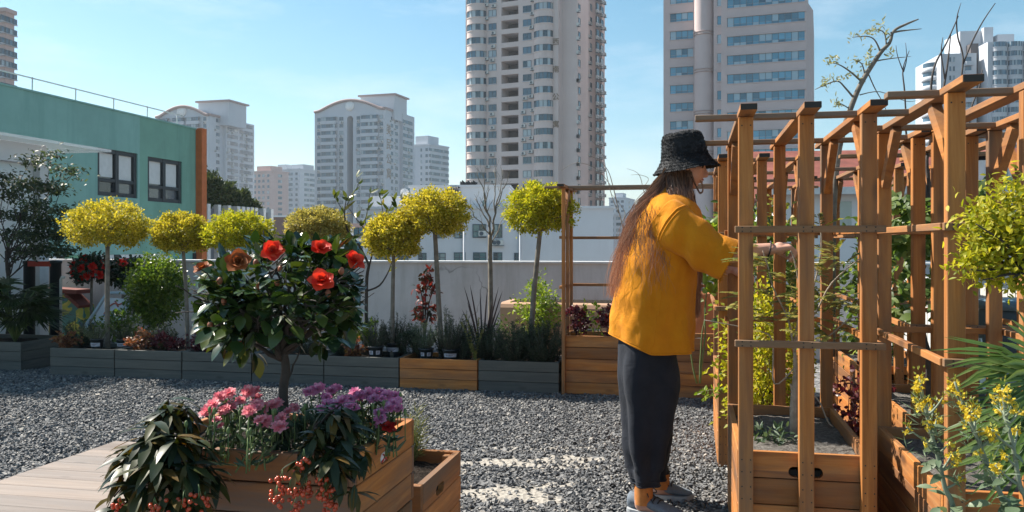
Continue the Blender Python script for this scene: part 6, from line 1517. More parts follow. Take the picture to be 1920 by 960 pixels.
mustard('yellow mustard plant left of the big trellis post, with a tall pointed head', 2.20, [(1790, 985), (1772, 915), (1757, 850), (1738, 780), (1724, 706)],
        [(1724, 706, .020), (1722, 722, .014), (1716, 748, .012), (1700, 801, .011), (1725, 760, .012), (1741, 792, .012), (1757, 782, .012), (1752, 758, .013), (1786, 848, .019), (1792, 860, .016), (1768, 745, .010), (1738, 750, .010), (1806, 895, .010), (1777, 832, .012), (1736, 830, .008)],
        [(1745, 800, .06), (1750, 838, .07), (1760, 862, .08), (1735, 835, .06), (1765, 890, .10), (1775, 930, .12), (1782, 965, .13), (1750, 915, .08), (1742, 870, .06), (1760, 950, .12), (1790, 950, .1), (1728, 780, .04), (1755, 820, .05)], 4)
mustard('yellow mustard plant in front of the big trellis post, its long head leaning right', 2.12, [(1905, 985), (1878, 930), (1846, 855), (1820, 790), (1790, 716)],
        [(1790, 716, .017), (1786, 728, .014), (1800, 738, .012), (1812, 755, .020), (1822, 772, .020), (1816, 790, .016), (1838, 806, .010), (1830, 765, .012), (1862, 815, .014), (1858, 868, .014), (1835, 848, .008), (1874, 880, .009)],
        [(1850, 870, .07), (1880, 935, .10), (1838, 835, .06), (1890, 960, .10), (1866, 905, .08), (1860, 945, .12), (1900, 940, .09), (1826, 815, .05)], 6)
mustard('yellow mustard plant at the right edge, in front of the palm blades', 2.05, [(1930, 985), (1912, 910), (1900, 840), (1886, 780), (1880, 728)],
        [(1880, 728, .020), (1870, 745, .016), (1890, 742, .016), (1876, 762, .014), (1896, 762, .012), (1860, 806, .014), (1908, 805, .011), (1884, 850, .010), (1866, 872, .014), (1912, 770, .010)],
        [(1902, 850, .06), (1915, 900, .08), (1890, 800, .05), (1908, 935, .10), (1925, 950, .10), (1885, 900, .07), (1895, 950, .12), (1918, 870, .06), (1880, 830, .05)], 8)
# palm at the right edge
random.seed(14); Yp = 2.30; pb_ = P(1985, 900, Yp); pb_.z = .01
def Q_(u, v, d=0): return P(u, v, Yp+d)
fan_palm('fan palm reaching in from the right edge below the golden bush', pb_,
    [(Q_(1935, 690), (-1, .1, .18), (.15, -.5, .8), .26, 13, 1.3, .0075), (Q_(1960, 690), (-.5, -.2, .6), (.1, -.8, .5), .24, 13, 1.9, .008), (Q_(1950, 760, .1), (-1, .25, .05), (.1, -.45, .9), .24, 15, 1.7, .007), (Q_(1940, 800, .05), (-1, .1, -.1), (.1, -.5, .9), .25, 15, 1.8, .007), (Q_(1955, 730, -.05), (-.9, -.2, .25), (.1, -.7, .7), .22, 13, 1.5, .007), (Q_(1945, 850, .1), (-1, .2, -.05), (0, -.6, .8), .26, 15, 1.7, .007)], M['palm2'])
pg = Plant('golden_bush', 'golden green leafy shrub leaning in at the right edge, in front of the trellis', 'shrub', P(1960, 440, 2.2) * 1 + Vector((0, 0, -P(1960, 440, 2.2).z)))
cg = P(1948, 432, 2.2); pg.wood('trunk', [fork(pg.base, cg, .014, .010, .02)] + [fork(cg - Vector((0,0,.1)), P(u, v, 2.2 + random.uniform(-.1,.1)), .006, .0015, .05) for u, v in ((1830, 420), (1820, 505), (1850, 375), (1880, 350), (1815, 480), (1870, 480), (1900, 520), (1850, 450), (1905, 365), (1840, 525))], M['darkbark'], 6)
parts = []
for u, v, s_ in ((1835, 420, 16), (1822, 500, 15), (1852, 395, 18), (1885, 362, 20), (1825, 478, 12), (1870, 470, 24), (1895, 515, 18), (1855, 450, 22), (1905, 372, 22), (1845, 520, 12), (1900, 430, 30), (1880, 415, 26), (1915, 480, 26), (1868, 430, 22), (1920, 400, 26), (1890, 460, 24), (1930, 440, 30), (1940, 360, 28), (1850, 490, 14), (1910, 530, 14), (1950, 500, 30)):
    m = int(s_*7); c = np.array(P(u, v, 2.2)); q = c + rng.normal(0, 1, (m, 3))*s_*2.2/FP*[1.15,1.3,.85]; parts.append(leaves(q, rand_dirs(m) + [-.25,-.1,0], rand_dirs(m)*.6 + [0,-.3,.8], rng.uniform(.014,.026,m), rng.uniform(.0035,.006,m), True, .2, .15))
V, F = merge(parts); pg.leaf('crown', V, F, M['gold2'])
t = thing('barrel', 'dark slate blue plastic barrel beside the white fence, seen through the trellis', 'barrel', G(1.50, 4.35, 0)); zt_ = .93
mb = MB(); mb.lathe([(.17, 0), (.19, .02), (.205, .3), (.21, .55), (.195, .86), (.185, zt_-.03)], (0,0,0), 32); mb.build('barrel_body', mat_plain('blue_plastic', (.045,.075,.10), .45), t)
mb = MB(); mb.lathe([(.185, zt_-.032), (.205, zt_-.03), (.207, zt_), (.18, zt_+.012), (0, zt_+.02)], (0,0,0), 32); mb.build('lid', mat_plain('blue_lid', (.10,.16,.20), .35), t)
# thin bare climbers over the far pergola
random.seed(3)
cb = at_row(1205, 6.9, .43); Yc_ = cb.y
vine('bare_climber', 'thin bare climbing stems looping over the far pergola beam left of the woman', 'climber', cb, Yc_, [([cb, (1195, 520), (1172, 440), (1160, 395), (1150, 352), (1140, 320), (1122, 300), (1100, 290)], [.006, .005, .005, .004, .004, .003, .002, .001]), ([(1160, 400), (1148, 370), (1138, 330), (1130, 290), (1108, 262)], [.004, .003, .003, .002, .001]), ([(1150, 355), (1120, 318), (1082, 305), (1052, 320)], [.003, .002, .002, .001]), ([cb, (1215, 420), (1205, 350), (1196, 325), (1175, 316)], [.005, .004, .003, .002, .001]), ([(1206, 352), (1216, 335), (1200, 328), (1183, 328)], [.003, .002, .002, .001]), ([(1165, 420), (1172, 400), (1160, 380), (1145, 362)], [.003, .003, .002, .001])], M['palebark'], 5)
# ============================================================ the woman
random.seed(17)
PY = 3.85
def Wp(u, v, Y=PY): return P(u, v, Y)
def fabric(name, cols, weave=420, bump_s=.3, rough=.85, wr=.65):
    m, nt, o = _new(name); v = objco(nt)
    c = ramp(nt, noise(nt, v, 9, 5, .6), [(.3, cols[0]), (.7, cols[1])])
    w = nt.nodes.new('ShaderNodeTexWave'); w.inputs['Scale'].default_value = weave; w.inputs['Distortion'].default_value = 1.5; nt.links.new(v, w.inputs['Vector'])
    c = mix(nt, .10, c, w.outputs['Color'], 'OVERLAY')
    wrk = noise(nt, mapping(nt, v, (1.0, 1.0, .85)), 13, 5, .55, .7)
    n1 = nt.nodes.new('ShaderNodeBump'); n1.inputs['Strength'].default_value = wr; n1.inputs['Distance'].default_value = .012; nt.links.new(wrk, n1.inputs['Height'])
    n2 = nt.nodes.new('ShaderNodeBump'); n2.inputs['Strength'].default_value = bump_s; n2.inputs['Distance'].default_value = .001; nt.links.new(w.outputs['Color'], n2.inputs['Height']); nt.links.new(n1.outputs[0], n2.inputs['Normal'])
    b = bsdf(nt, c, rough, .15, n2.outputs[0]); b.inputs['Sheen Weight'].default_value = .05; nt.links.new(b.outputs[0], o.inputs['Surface']); return m
M['shirt'] = fabric('mustard_linen', ((.55,.195,.007), (.65,.25,.010)))
M['trouser'] = fabric('charcoal_linen', ((.015,.018,.026), (.026,.030,.041)), 500, .3, .85, .7)
M['hat'] = mat_plain('black_boucle', (.010,.012,.015), .75, .35, var=.5, scale=60)
M['skin'] = mat_plain('skin', (.55,.31,.23), .5, .4, var=.06, scale=14)
M['sock'] = mat_plain('orange_sock', (.50,.19,.05), .85, var=.2, scale=30)
M['shoe'] = mat_plain('grey_blue_knit', (.15,.18,.22), .8, var=.15, scale=90, bumps=.4)
M['sole'] = mat_plain('grey_sole', (.38,.40,.42), .7)
M['lace'] = mat_plain('dark_lace', (.025,.028,.035), .7)
def mat_hair():
    m, nt, o = _new('brown_hair'); rn = rnd_island(nt); v = objco(nt)
    sx = nt.nodes.new('ShaderNodeSeparateXYZ'); nt.links.new(v, sx.inputs[0])
    root = ramp(nt, rn, [(0, (.04,.022,.014)), (.5, (.10,.056,.034)), (1, (.22,.13,.08))]); end = ramp(nt, rn, [(0, (.20,.085,.05)), (.5, (.38,.19,.12)), (1, (.55,.34,.23))])
    at = nt.nodes.new('ShaderNodeAttribute'); at.attribute_name = 'along'; c = mix(nt, ramp(nt, at.outputs['Fac'], [(.25, (0,0,0)), (.8, (1,1,1))]), root, end)
    b = bsdf(nt, c, .38, .5); t = nt.nodes.new('ShaderNodeBsdfTranslucent'); nt.links.new(c, t.inputs['Color']); ms = nt.nodes.new('ShaderNodeMixShader'); ms.inputs[0].default_value = .25
    nt.links.new(b.outputs[0], ms.inputs[1]); nt.links.new(t.outputs[0], ms.inputs[2]); nt.links.new(ms.outputs[0], o.inputs['Surface']); return m
M['hair'] = mat_hair()

feet = Wp(1215, 457, PY); person = thing('person', 'person in a mustard jacket, charcoal trousers and black bucket hat reaching into the trellis', 'person', (feet.x, PY, 0))
pb0 = Vector((feet.x, PY, 0))
def L_(q): return Vector(q) - pb0
mb = MB()
def capsule(p0, p1, r0, r1, sub=6, flat=None):
    p0, p1 = L_(p0), L_(p1); pts = [p0.lerp(p1, i/sub) for i in range(sub+1)]; mb.tube(pts, [r0+(r1-r0)*i/sub for i in range(sub+1)], 14)
    mb.ell(p0, (r0,)*3, 14, 8); mb.ell(p1, (r1,)*3, 14, 8)
hipR, hipL = Wp(1213, 620, 3.79), Wp(1215, 620, 3.92)
kneeR, kneeL = Wp(1217, 775, 3.785), Wp(1224, 765, 3.96)
ankR, ankL = Wp(1206, 915, 3.76), Wp(1238, 900, 4.0)
chest = Wp(1238, 440, 3.86); neck = Wp(1258, 365, 3.86); head = Wp(1287, 306, 3.86)
# torso
for c, r in ((Wp(1215, 600, PY), (.10, .155, .11)), (Wp(1222, 545, PY), (.092, .135, .12)), (Wp(1232, 480, 3.855), (.10, .15, .13)), (Wp(1240, 428, 3.86), (.10, .15, .10)), (Wp(1247, 402, 3.86), (.07, .14, .05))): mb.ell(L_(c), r, 20, 14)
capsule(Wp(1250, 390, 3.86), Wp(1277, 335, 3.86), .056, .050)
# head facing right, chin dropped a little
rt = Matrix.Rotation(R(14), 3, 'Y')
def hd(x, y, z): return L_(head) + rt @ Vector((x, y, z))
mb.ell(hd(-.012, 0, .022), (.094, .074, .092), 20, 14, 0, rt); mb.ell(hd(.022, 0, -.028), (.062, .058, .078), 18, 12, 0, rt)
mb.ell(hd(.045, 0, -.082), (.030, .032, .026), 14, 10, 0, rt); mb.ell(hd(.062, 0, .018), (.026, .052, .022), 14, 10, 0, rt)    # chin, brow
mb.tube([hd(.070, 0, .012), hd(.084, 0, -.010), hd(.098, 0, -.030)], [.009, .012, .014], 12); mb.ell(hd(.097, 0, -.033), (.013, .015, .011), 12, 8, 0, rt)
for s in (-1, 1): mb.ell(hd(.088, .011*s, -.036), (.010, .008, .008), 10, 8, 0, rt); mb.ell(hd(-.005, .074*s, -.015), (.017, .010, .028), 12, 8, 0, rt); mb.ell(hd(.048, .038*s, -.018), (.022, .020, .022), 12, 8, 0, rt)
mb.ell(hd(.081, 0, -.055), (.012, .020, .007), 12, 8, 0, rt); mb.ell(hd(.078, 0, -.066), (.013, .018, .008), 12, 8, 0, rt)
# arms
shR, elR, wrR = Wp(1252, 412, 3.715), Wp(1340, 480, 3.60), Wp(1444, 467, 3.57)
shL, elL, wrL = Wp(1252, 412, 4.0), Wp(1318, 488, 4.03), Wp(1366, 506, 3.93)
for s_, e_, w_ in ((shR, elR, wrR), (shL, elL, wrL)):
    capsule(s_, e_, .042, .037); capsule(e_, e_.lerp(w_, .4), .041, .037); capsule(e_.lerp(w_, .4), w_, .037, .026)
def hand(w, fwd, back, side, sc=1.0):
    """palm, five fingers curled as if pinching a stem; side points to the thumb"""
    f, b, s = Vector(fwd).normalized(), Vector(back).normalized(), Vector(side).normalized()
    def q(x, y, z): return w + (f*x + s*y + b*z)*sc
    def cap(a, c, r0, r1):
        capsule(a, c, r0*sc, r1*sc, 3)
    for y in (-.026, -.009, .009, .026): cap(q(.0, y*.7, 0), q(.080, y, .012), .016, .013)
    mb.ell(L_(q(.042, 0, .002)), (.03*sc,)*3, 12, 8)
    for y, l1, l2, l3, c in ((.030, .040, .026, .020, .1), (.010, .044, .029, .021, .0), (-.010, .041, .027, .020, .12), (-.029, .033, .021, .018, .25)):
        k = q(.085, y, .012); a1 = R(38) + c; a2 = R(98) + c; a3 = R(132) + c
        p1 = k + (f*math.cos(a1) - b*math.sin(a1))*l1*sc; p2 = p1 + (f*math.cos(a2) - b*math.sin(a2))*l2*sc; p3 = p2 + (f*math.cos(a3) - b*math.sin(a3))*l3*sc
        cap(k, p1, .0108, .0096); cap(p1, p2, .0096, .0086); cap(p2, p3, .0086, .0074)
    t0 = q(.022, .030, -.008); t1 = q(.052, .044, -.026); t2 = q(.078, .036, -.044); cap(t0, t1, .0145, .0115); cap(t1, t2, .0112, .0085)
hand(wrR, (1, .02, .02), (.0, -.25, 1), (0, 1, .25), .92)
hand(wrL, (1, -.1, -.25), (.1, .2, 1), (0, -1, .2), .92)
# legs and feet
for h_, k_, a_ in ((hipR, kneeR, ankR), (hipL, kneeL, ankL)): capsule(h_, k_, .070, .046); capsule(k_, k_.lerp(a_, .35), .045, .045); capsule(k_.lerp(a_, .35), a_, .045, .034)
toeR = Vector((.675, 3.715, .032)); toeL = Vector((.775, 4.0, .032))
for a_, t_ in ((ankR, toeR), (ankL, toeL)): capsule(Vector((a_.x-.01, a_.y, .05)), t_, .028, .019); capsule(a_, Vector((a_.x-.01, a_.y, .06)), .034, .030)
raw = mb.build('body_raw', M['skin'])
md = raw.modifiers.new('fuse', 'REMESH'); md.mode = 'VOXEL'; md.voxel_size = .0038; md.use_smooth_shade = True
sm = raw.modifiers.new('soft', 'SMOOTH'); sm.factor = .5; sm.iterations = 5
dg = bpy.context.evaluated_depsgraph_get(); me = bpy.data.meshes.new_from_object(raw.evaluated_get(dg)); me.name = 'body'
bpy.data.objects.remove(raw); body = bpy.data.objects.new('body', me); link(body, person)
me.materials.clear(); me.materials.append(M['skin'])
# eyes and lips as small pieces of the face
mb = MB()
for s in (-1, 1): mb.ell(hd(.066, .031*s, -.002), (.010, .011, .009), 12, 8, 0, rt)
mb.build('eyes', mat_plain('eye_dark', (.03,.02,.015), .2, .6), body)
mb = MB(); mb.ell(hd(.0845, 0, -.0555), (.0105, .0185, .0052), 12, 8, 0, rt); mb.ell(hd(.0822, 0, -.0655), (.0105, .0165, .0062), 12, 8, 0, rt); mb.build('lips', mat_plain('lip', (.38,.12,.10), .45), body)

# ---- loft helper for cloth
def loft(rings, n=72, expo=2.4, fold=None):
    """rings: (centre, half vector x, half vector y); fold(i, a) moves a vertex outwards"""
    V = []
    for i, (c, ax, ay) in enumerate(rings):
        c, ax, ay = Vector(c), Vector(ax), Vector(ay)
        for k in range(n):
            a = 2*math.pi*k/n; ca, sa = math.cos(a), math.sin(a); e = 2/expo
            x = math.copysign(abs(ca)**e, ca); y = math.copysign(abs(sa)**e, sa); d = ax*x + ay*y
            if fold: d = d*(1 + fold(i/(len(rings)-1), a, c + d)/max(d.length, 1e-4))
            V.append(c + d)
    F = [(i*n+k, i*n+(k+1) % n, (i+1)*n+(k+1) % n, (i+1)*n+k) for i in range(len(rings)-1) for k in range(n)]
    return V, F
def interp_rings(keys, m):
    """keys: list of (t, tuple of floats) -> m evenly spaced, smoothed"""
    ts = [k[0] for k in keys]; A = np.array([k[1] for k in keys], float); tt = np.linspace(ts[0], ts[-1], m); out = []
    from_idx = np.searchsorted(ts, tt, side='right') - 1
    for t, i in zip(tt, from_idx):
        i = min(max(i, 0), len(ts)-2); u = (t-ts[i])/(ts[i+1]-ts[i]); a = A[max(i-1,0)]; b = A[i]; c = A[i+1]; d = A[min(i+2, len(ts)-1)]
        out.append(.5*((2*b)+(c-a)*u+(2*a-5*b+4*c-d)*u*u+(3*b-a-3*c+d)*u**3))
    return np.array(out)
def nz(p, s, o=0): return mnoise.noise(Vector((p.x*s+o, p.y*s-o, p.z*s*.6+o*2)))
# jacket body: (row in the photo) -> left, right edge columns and half depth
keys = [(352, (1236, 1262, .055)), (362, (1222, 1276, .085)), (376, (1208, 1294, .15)), (392, (1199, 1305, .185)), (415, (1188, 1313, .20)), (450, (1178, 1313, .20)), (500, (1166, 1305, .195)), (550, (1158, 1299, .19)), (600, (1152, 1295, .188)), (630, (1149, 1292, .187)), (646, (1147, 1291, .187))]
R_ = interp_rings([(k[0], k[1]) for k in keys], 64); vv = np.linspace(352, 646, 64); rings = []
for v, (uL, uR, hy) in zip(vv, R_):
    c = Wp((uL+uR)/2, v); hx = (uR-uL)/2*PY/FP
    rings.append((L_(c), Vector((hx, 0, 0)), Vector((0, hy, 0))))
def fold_j(t, a, p):
    f = .017*nz(p, 7, 1.3) + .010*nz(p, 17, 4) + .004*nz(p, 34, 6)
    f += .016*max(0, t-.30)*math.sin(a*5 + 3*nz(p, 3, 2)) + .006*math.sin(p.z*38 + a*3 + 4*nz(p, 4, 7))*max(0, .75 - abs(t-.35)*2.2)
    return f
Vj, Fj = loft(rings, 110, 2.25, fold_j)
# the hem drops towards the front
zh = [v.z for v in Vj[-110:]]; xm, xM = min(v.x for v in Vj[-110:]), max(v.x for v in Vj[-110:])
for i, v in enumerate(Vj):
    t = i // 110 / 63
    if t > .55:
        w = (t-.55)/.45; fx = (v.x - xm)/(xM - xm); v.z += (-.022*min(1, fx*2.2) + .050*(1-min(1, fx*2.4)))*w*w
mb = MB(); mb.add(Vj, Fj, 0, True)
def sleeve(path, radii, flat, n=64, m=34, sd=1.0):
    pts = smooth_path(path, 9); tot = len(pts); rr = np.interp(np.linspace(0, 1, tot), np.linspace(0, 1, len(radii)), radii); rings = []
    for i, p in enumerate(pts):
        d = (pts[min(i+1, tot-1)] - pts[max(i-1, 0)]).normalized(); y = Vector((0, 1, 0)); x = d.cross(y).normalized(); y = x.cross(d)
        if i > tot*.62:    # cuff plane leans like the frayed edge in the photo
            k = (i/tot-.62)/.38
        rings.append((L_(p), x*rr[i], y*rr[i]*flat))
    def f(t, a, p): return .012*nz(p, 11, 9*sd) + .013*math.sin(t*15 + a*1.0 + 3*nz(p, 5, 3))*(.25+t)*.8*(1 if t < .8 else .4) + .006*nz(p, 24, 2)
    V, F = loft(rings, n, 2.1, f); return V, F, rings
Vs, Fs, ringsR = sleeve([Wp(1243, 412, 3.70), Wp(1268, 428, 3.655), Wp(1300, 452, 3.63), Wp(1335, 473, 3.61), Wp(1366, 489, 3.60)], [.102, .099, .093, .089, .088], .72)
mb.add(Vs, Fs, 0, True)
Vl, Fl, ringsL = sleeve([Wp(1243, 412, 4.00), Wp(1262, 428, 4.03), Wp(1290, 458, 4.05), Wp(1318, 480, 4.03)], [.108, .108, .100, .092], .72, sd=-1)
mb.add(Vl, Fl, 0, True)
jk = mb.build('jacket', M['shirt'], person, fix=True); so_ = jk.modifiers.new('thick', 'SOLIDIFY'); so_.thickness = .0035; so_.offset = 1
# seams
def ring_curve(V, n, i, push=.002):
    c = sum((V[i*n+k] for k in range(n)), Vector())/n; return [V[i*n+k] + (V[i*n+k]-c).normalized()*push for k in range(n)] + [V[i*n] + (V[i*n]-c).normalized()*push]
for q_, r_ in ((ring_curve(Vs, 64, 7), .0055), (ring_curve(Vs, 64, 8, .003), .0028), (ring_curve(Vl, 64, 7), .0045), (ring_curve(Vj, 110, 63, .001), .0045), (ring_curve(Vj, 110, 62, .001), .0022)):
    mb = MB(); mb.tube(q_, r_, 6); mb.build('seam', M['shirt'], jk)
mb = MB()
# side panel seam on the near side
side = []
for i in range(20, 64):
    t = (i-20)/43; k = int(round(110*(.765 - .035*t))); side.append(Vj[i*110 + k] + Vector((0, -.002, 0)))
mb.tube(side, .0032, 6); mb.build('seam', M['shirt'], jk)
mb = MB()
for k in range(64):
    for _ in range(4):
        v = Vs[(len(Vs)//64-1)*64 + k]; e = v + Vector((random.uniform(-.004,.014), random.uniform(-.006,.006), random.uniform(-.018,.004))); mb.tube([v, (v+e)/2 + Vector((random.uniform(-.003,.003), 0, -.002)), e], .0007, 3)
mb.build('frayed_cuff', M['shirt'], jk)

# ---- trousers
def leg(keys, Y0, Y1, dep, sd):
    R2 = interp_rings(keys, 60); vv = np.linspace(keys[0][0], keys[-1][0], 60); rings = []
    for i, (v, (uL, uR)) in enumerate(zip(vv, R2)):
        t = i/59; Y = Y0 + (Y1-Y0)*t; c = Wp((uL+uR)/2, v, Y); hx = (uR-uL)/2*Y/FP; rings.append((L_(c), Vector((hx, 0, 0)), Vector((0, dep(t), 0))))
    def f(t, a, p):
        return .011*nz(p, 9, 3*sd) + (.006+.014*t)*math.sin(a*4 + 5*nz(p, 2.5, sd) + t*3)*(1 if t < .9 else .5) + .012*max(0, t-.6)*math.sin(p.z*55 + 2*a + 5*nz(p, 6, 1)) + .003*nz(p, 25, 5)
    return loft(rings, 90, 2.1, f)
mb = MB()
V1, F1 = leg([(618, (1170, 1266)), (640, (1162, 1269)), (700, (1163, 1269)), (750, (1167, 1265)), (800, (1171, 1255)), (845, (1177, 1243)), (880, (1183, 1236)), (905, (1186, 1230))], 3.80, 3.76, lambda t: .115 - .045*t, 1); mb.add(V1, F1, 0, True)
V2, F2 = leg([(618, (1172, 1260)), (640, (1168, 1264)), (700, (1172, 1266)), (760, (1182, 1262)), (820, (1195, 1256)), (870, (1208, 1251)), (893, (1214, 1250))], 3.92, 4.0, lambda t: .112 - .045*t, -1); mb.add(V2, F2, 0, True)
tr = mb.build('trousers', M['trouser'], person, fix=True); so_ = tr.modifiers.new('thick', 'SOLIDIFY'); so_.thickness = .003; so_.offset = 1
mb = MB()
for V_, nn_ in ((V1, 60), (V2, 60)):
    for i, r_ in ((nn_-1, .005), (nn_-3, .003)): mb.tube(ring_curve(V_, 90, i, .002), r_, 6)
side = [V1[i*90 + 66] + Vector((0, -.002, 0)) for i in range(12, 58)]; mb.tube(side, .0018, 5); mb.build('hem', M['trouser'], tr)

# ---- socks and shoes
for a_, z1 in ((ankR, .17), (ankL, .13)):
    mb = MB(); mb.lathe([(.040, 0), (.041, .05), (.040, z1-.06)], L_(Vector((a_.x+.002, a_.y, .055))), 20); mb.build('sock', M['sock'], person)
def shoe(heel, toe, name='shoe'):
    heel, toe = Vector(heel), Vector(toe); d = (toe-heel).normalized(); s = d.cross(Vector((0,0,1))).normalized(); Ls = (toe-heel).length
    m = 22; V, F, n = [], [], 24; Vs2 = []
    for i in range(m):
        t = i/(m-1); w = .036*(1 + .28*math.sin(min(1, t/.75)*math.pi*.5)**2)*max(.05, (1-((t-.80)/.2)**2 if t > .80 else 1))**.5*(max(.2, 1-((.10-t)/.11)**2) if t < .1 else 1)**.5
        top = np.interp(t, [0, .05, .22, .36, .55, .8, .95, 1], [.082, .098, .092, .094, .076, .052, .042, .026]); c = heel + d*Ls*t
        for k in range(n):
            a = 2*math.pi*k/n; y = math.cos(a)*w*(1.0 if math.sin(a) < .2 else (1 - .25*(math.sin(a)-.2)))
            z = .020 + (top-.020)*(math.sin(a)*.5+.5)**.8; V.append(L_(c + s*y + Vector((0,0,z))))
        w2 = w*1.12
        for (yy, z) in ((-1, .0), (1, .0), (1.02, .026), (-1.02, .026)): Vs2.append(L_(c + s*w2*yy + Vector((0, 0, max(.001, z) + (.012*(t-.85)/.15 if t > .85 else 0)*(1 if z == 0 else .8)))))
    F = [(i*n+k, i*n+(k+1) % n, (i+1)*n+(k+1) % n, (i+1)*n+k) for i in range(m-1) for k in range(n)] + [tuple(range(n)), tuple(range((m-1)*n, m*n))]
    mb = MB(); mb.add(V, F, 0, True); sh = mb.build(name, M['shoe'], person, fix=True)
    mb = MB(); mb.add(Vs2, [(i*4+k, i*4+(k+1) % 4, (i+1)*4+(k+1) % 4, (i+1)*4+k) for i in range(m-1) for k in range(4)] + [(0,1,2,3), tuple(range((m-1)*4, m*4))]); mb.build('sole', M['sole'], sh, fix=True)
    mb = MB()
    for t in (.34, .42, .50, .58):
        top = np.interp(t, [.36, .55, .8], [.096, .079, .055]); c = heel + d*Ls*t
        mb.tube([L_(c + s*x + Vector((0,0,top - 10*x*x + .001))) for x in np.linspace(-.030, .030, 7)], .0032, 5)
    c = heel + d*Ls*.33
    for sx in (-1, 1):
        mb.tube(smooth_path([L_(c + Vector((0,0,.098))), L_(c + s*sx*.03 + d*.01 + Vector((0,0,.118))), L_(c + s*sx*.045 + d*.03 + Vector((0,0,.095))), L_(c + Vector((0,0,.098)))], 4), .0024, 5); mb.tube([L_(c + Vector((0,0,.098))), L_(c + s*sx*.04 + d*.05 + Vector((0,0,.07)))], .0024, 5)
    mb.build('laces', M['lace'], sh)
    mb = MB(); c = heel + d*Ls*.02; mb.tube(smooth_path([L_(c + Vector((0,0,.085))), L_(c - d*.022 + Vector((0,0,.10))), L_(c - d*.012 + Vector((0,0,.125))), L_(c + d*.008 + Vector((0,0,.105)))], 4), .004, 6); mb.build('heel_loop', M['lace'], sh)
shoe((.520, 3.815, .002), (.742, 3.672, .002)); shoe((.612, 4.035, .002), (.848, 3.985, .002))
# ---- bracelet
mb = MB(); ax = (wrR-elR).normalized(); x = ax.cross(Vector((0,1,0))).normalized(); y = x.cross(ax); c = L_(wrR) - ax*.004
mb.tube([c + (x*math.cos(a)*.0315 + y*math.sin(a)*.0305) + ax*.010*math.cos(a) for a in np.linspace(0, 2*math.pi, 25)], .0032, 6); mb.build('bracelet', M['lace'], person)

# ---- hat: crown and sloping brim, boucle fabric
hc = L_(Wp(1286, 309, 3.86)); ht = Matrix.Rotation(R(-8), 3, 'Y')
prof = [(.0, .150), (.048, .149), (.076, .142), (.089, .128), (.094, .103), (.099, .068), (.103, .043), (.106, .034), (.118, .012), (.133, -.008), (.146, -.022), (.147, -.026), (.139, -.022), (.118, .004), (.104, .024)]
n = 96; V, F = [], []
pp = interp_rings([(i, p) for i, p in enumerate(prof)], 70)
for i, (r, z) in enumerate(pp):
    for k in range(n):
        a = 2*math.pi*k/n; q = Vector((r*math.cos(a)*1.0, r*math.sin(a)*.86, z)); 
        lump = 1 + .018*mnoise.noise(q*38) + .030*mnoise.noise(q*110) + .014*math.sin(z*420 + 2*mnoise.noise(q*20)); q = Vector((q.x*lump, q.y*lump, q.z + .003*mnoise.noise(q*90) + .008*mnoise.noise(Vector((q.x*8, q.y*8, 3)))*(1 if z < .03 else 0)))
        V.append(hc + ht @ q)
F = [(i*n+k, i*n+(k+1) % n, (i+1)*n+(k+1) % n, (i+1)*n+k) for i in range(len(pp)-1) for k in range(n)]
mb = MB(); mb.add(V, F, 0, True); hat = mb.build('hat', M['hat'], person, fix=True)
mb = MB()
for _ in range(2600):   # boucle loops
    i = random.randrange(6, 52); k = random.randrange(n); v = V[i*n+k]; nn = (v - (hc + ht @ Vector((0,0,pp[i][1])))).normalized(); t_ = Vector(rand_dirs(1)[0]); s_ = nn.cross(t_).normalized()
    mb.tube([v - s_*.004, v + nn*.0035, v + s_*.004 + nn*.001], .0011, 3)
mb.build('boucle_loops', M['hat'], hat)

# ---- hair: long strands from under the hat, down the back and over the near shoulder
Vh, Fh, al = [], [], []
def strand(ctrl, w, sub=5, wav=.006):
    pts = smooth_path(ctrl, sub); ph = random.random()*6.3; ph2 = random.random()*6.3; m = len(pts); o = len(Vh)
    for i, p in enumerate(pts):
        t = i/(m-1); p = p + Vector((math.sin(t*11+ph)*wav*t, math.cos(t*9+ph2)*wav*t, 0)); d = (pts[min(i+1,m-1)]-pts[max(i-1,0)]).normalized(); s = d.cross(Vector((0,-1,.05)) + Vector((math.sin(ph), 0, math.cos(ph)))*.5).normalized(); ww = w*(1 - .75*t**2)
        Vh.append(p - s*ww); Vh.append(p + s*ww); al.append(t); al.append(t)
    for i in range(m-1): Fh.append((o+2*i, o+2*i+1, o+2*i+3, o+2*i+2))
def jit(q, a, b, c): return q + Vector((random.gauss(0, a), random.gauss(0, b), random.gauss(0, c)))
def hp_(u, v, Y): return L_(Wp(u, v, Y))
for k in range(1500):   # back mass, hanging along the back edge of the jacket
    s = random.random(); y = random.uniform(-.085, .10); f = random.random()
    drop = random.choice([.45, .55, .65, .75, .85, .95, 1.0]); ub = random.gauss(0, 4)
    path = [(1246+12*f, 318+6*f, .9), (1229+18*f, 345, .95), (1203+24*f, 378, 1.2), (1182+24*f, 415, 1.35), (1166+24*f, 458, 1.4), (1153+25*f, 505, 1.4), (1145+27*f, 556, 1.3)]
    nkeep = max(3, int(round(len(path)*drop))); cs = [hp_(u + ub*min(1, i*.25) + random.gauss(0, 1.6), v + random.gauss(0, 3), 3.86 + y*sc_) for i, (u, v, sc_) in enumerate(path[:nkeep])]
    strand(cs, random.uniform(.0007, .0014), 6, .019)
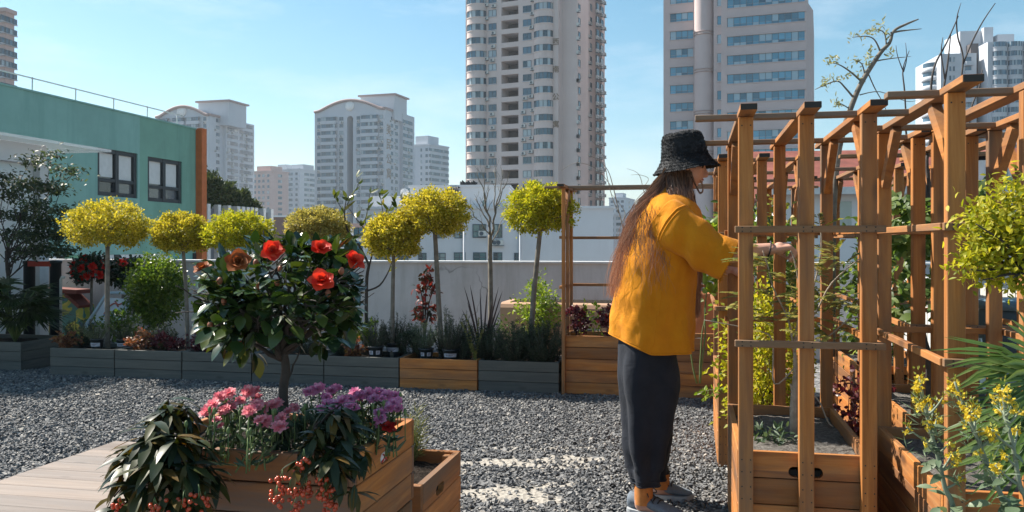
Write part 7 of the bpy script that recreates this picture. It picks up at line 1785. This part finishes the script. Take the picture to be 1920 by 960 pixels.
for k in range(1300):   # near side lock over the shoulder
    f = random.random(); g = random.random()
    path = [(1246+47*f, 320 + 3*f, 3.80), (1249+46*f, 340, 3.785), (1254+44*f, 362, 3.755), (1264+36*f, 385, 3.715 + .06*f), (1276+23*f, 405, 3.70 + .12*f), (1284+15*f, 425, 3.72+.13*f)]
    nk = random.choice([4, 5, 5, 6, 6, 6]); cs = [hp_(u + random.gauss(0, 1.2), v + random.gauss(0, 3), Y + random.gauss(0, .004)) for u, v, Y in path[:nk]]; strand(cs, random.uniform(.0010, .0019), 5, .006)
for k in range(600):    # front hair falling past the chest on the far side
    f = random.random(); path = [(1285+10*f, 345, 3.93), (1294+7*f, 372, 3.94), (1299+7*f, 410, 3.95), (1303+8*f, 460, 3.93), (1304+9*f, 520, 3.91), (1302+8*f, 590, 3.9)]
    nk = random.choice([4, 5, 6, 6]); cs = [hp_(u + random.gauss(0, 1.5), v + random.gauss(0, 4), Y + random.gauss(0, .012)) for u, v, Y in path[:nk]]; strand(cs, random.uniform(.0010, .0018), 5, .008)
for k in range(26):     # the curl beside the chin
    cs = [hp_(u + random.gauss(0, .7), v + random.gauss(0, .9), 3.80) for u, v in ((1296, 322), (1300, 338), (1306, 352), (1313, 362), (1318, 356), (1316, 344), (1313, 338))]; strand(cs, .0010, 5, .002)
for k in range(120):    # loose wisps over the jacket and flying off the back
    u0 = random.uniform(1190, 1250); v0 = random.uniform(380, 440); cs = [hp_(u0, v0, 3.66), hp_(u0 + random.uniform(-12, 14), v0 + 40, 3.645), hp_(u0 + random.uniform(-20, 20), v0 + random.uniform(70, 130), 3.645)]; strand(cs, .0007, 5, .012)
for k in range(160):
    v0 = random.uniform(400, 520); u0 = 1192 - (v0-400)*.22; cs = [hp_(u0, v0, 3.86), hp_(u0 - random.uniform(4, 14), v0 + 30, 3.86 + random.gauss(0,.06)), hp_(u0 - random.uniform(8, 26), v0 + random.uniform(50, 90), 3.86 + random.gauss(0,.08))]; strand(cs, .0006, 5, .010)
hair = np_mesh('hair', np.array([list(v) for v in Vh]), [np.array(Fh)], M['hair'], person, smooth=True)
at = hair.data.attributes.new('along', 'FLOAT', 'POINT'); at.data.foreach_set('value', np.array(al, np.float32))
# ============================================================ air: a thin even haze round the whole scene
hm = bpy.data.materials.new('thin_haze'); hm.use_nodes = True; hn = hm.node_tree; hn.nodes.clear()
ho = hn.nodes.new('ShaderNodeOutputMaterial'); hv = hn.nodes.new('ShaderNodeVolumePrincipled'); hv.inputs['Density'].default_value = .00028
hv.inputs['Color'].default_value = (.80, .90, 1.0, 1); hv.inputs['Anisotropy'].default_value = .3; hn.links.new(hv.outputs[0], ho.inputs['Volume'])
mb = MB(); mb.box((-950, -80, -26), (950, 3020, 110)); hz = mb.build('haze', hm); tag(hz, kind='stuff')
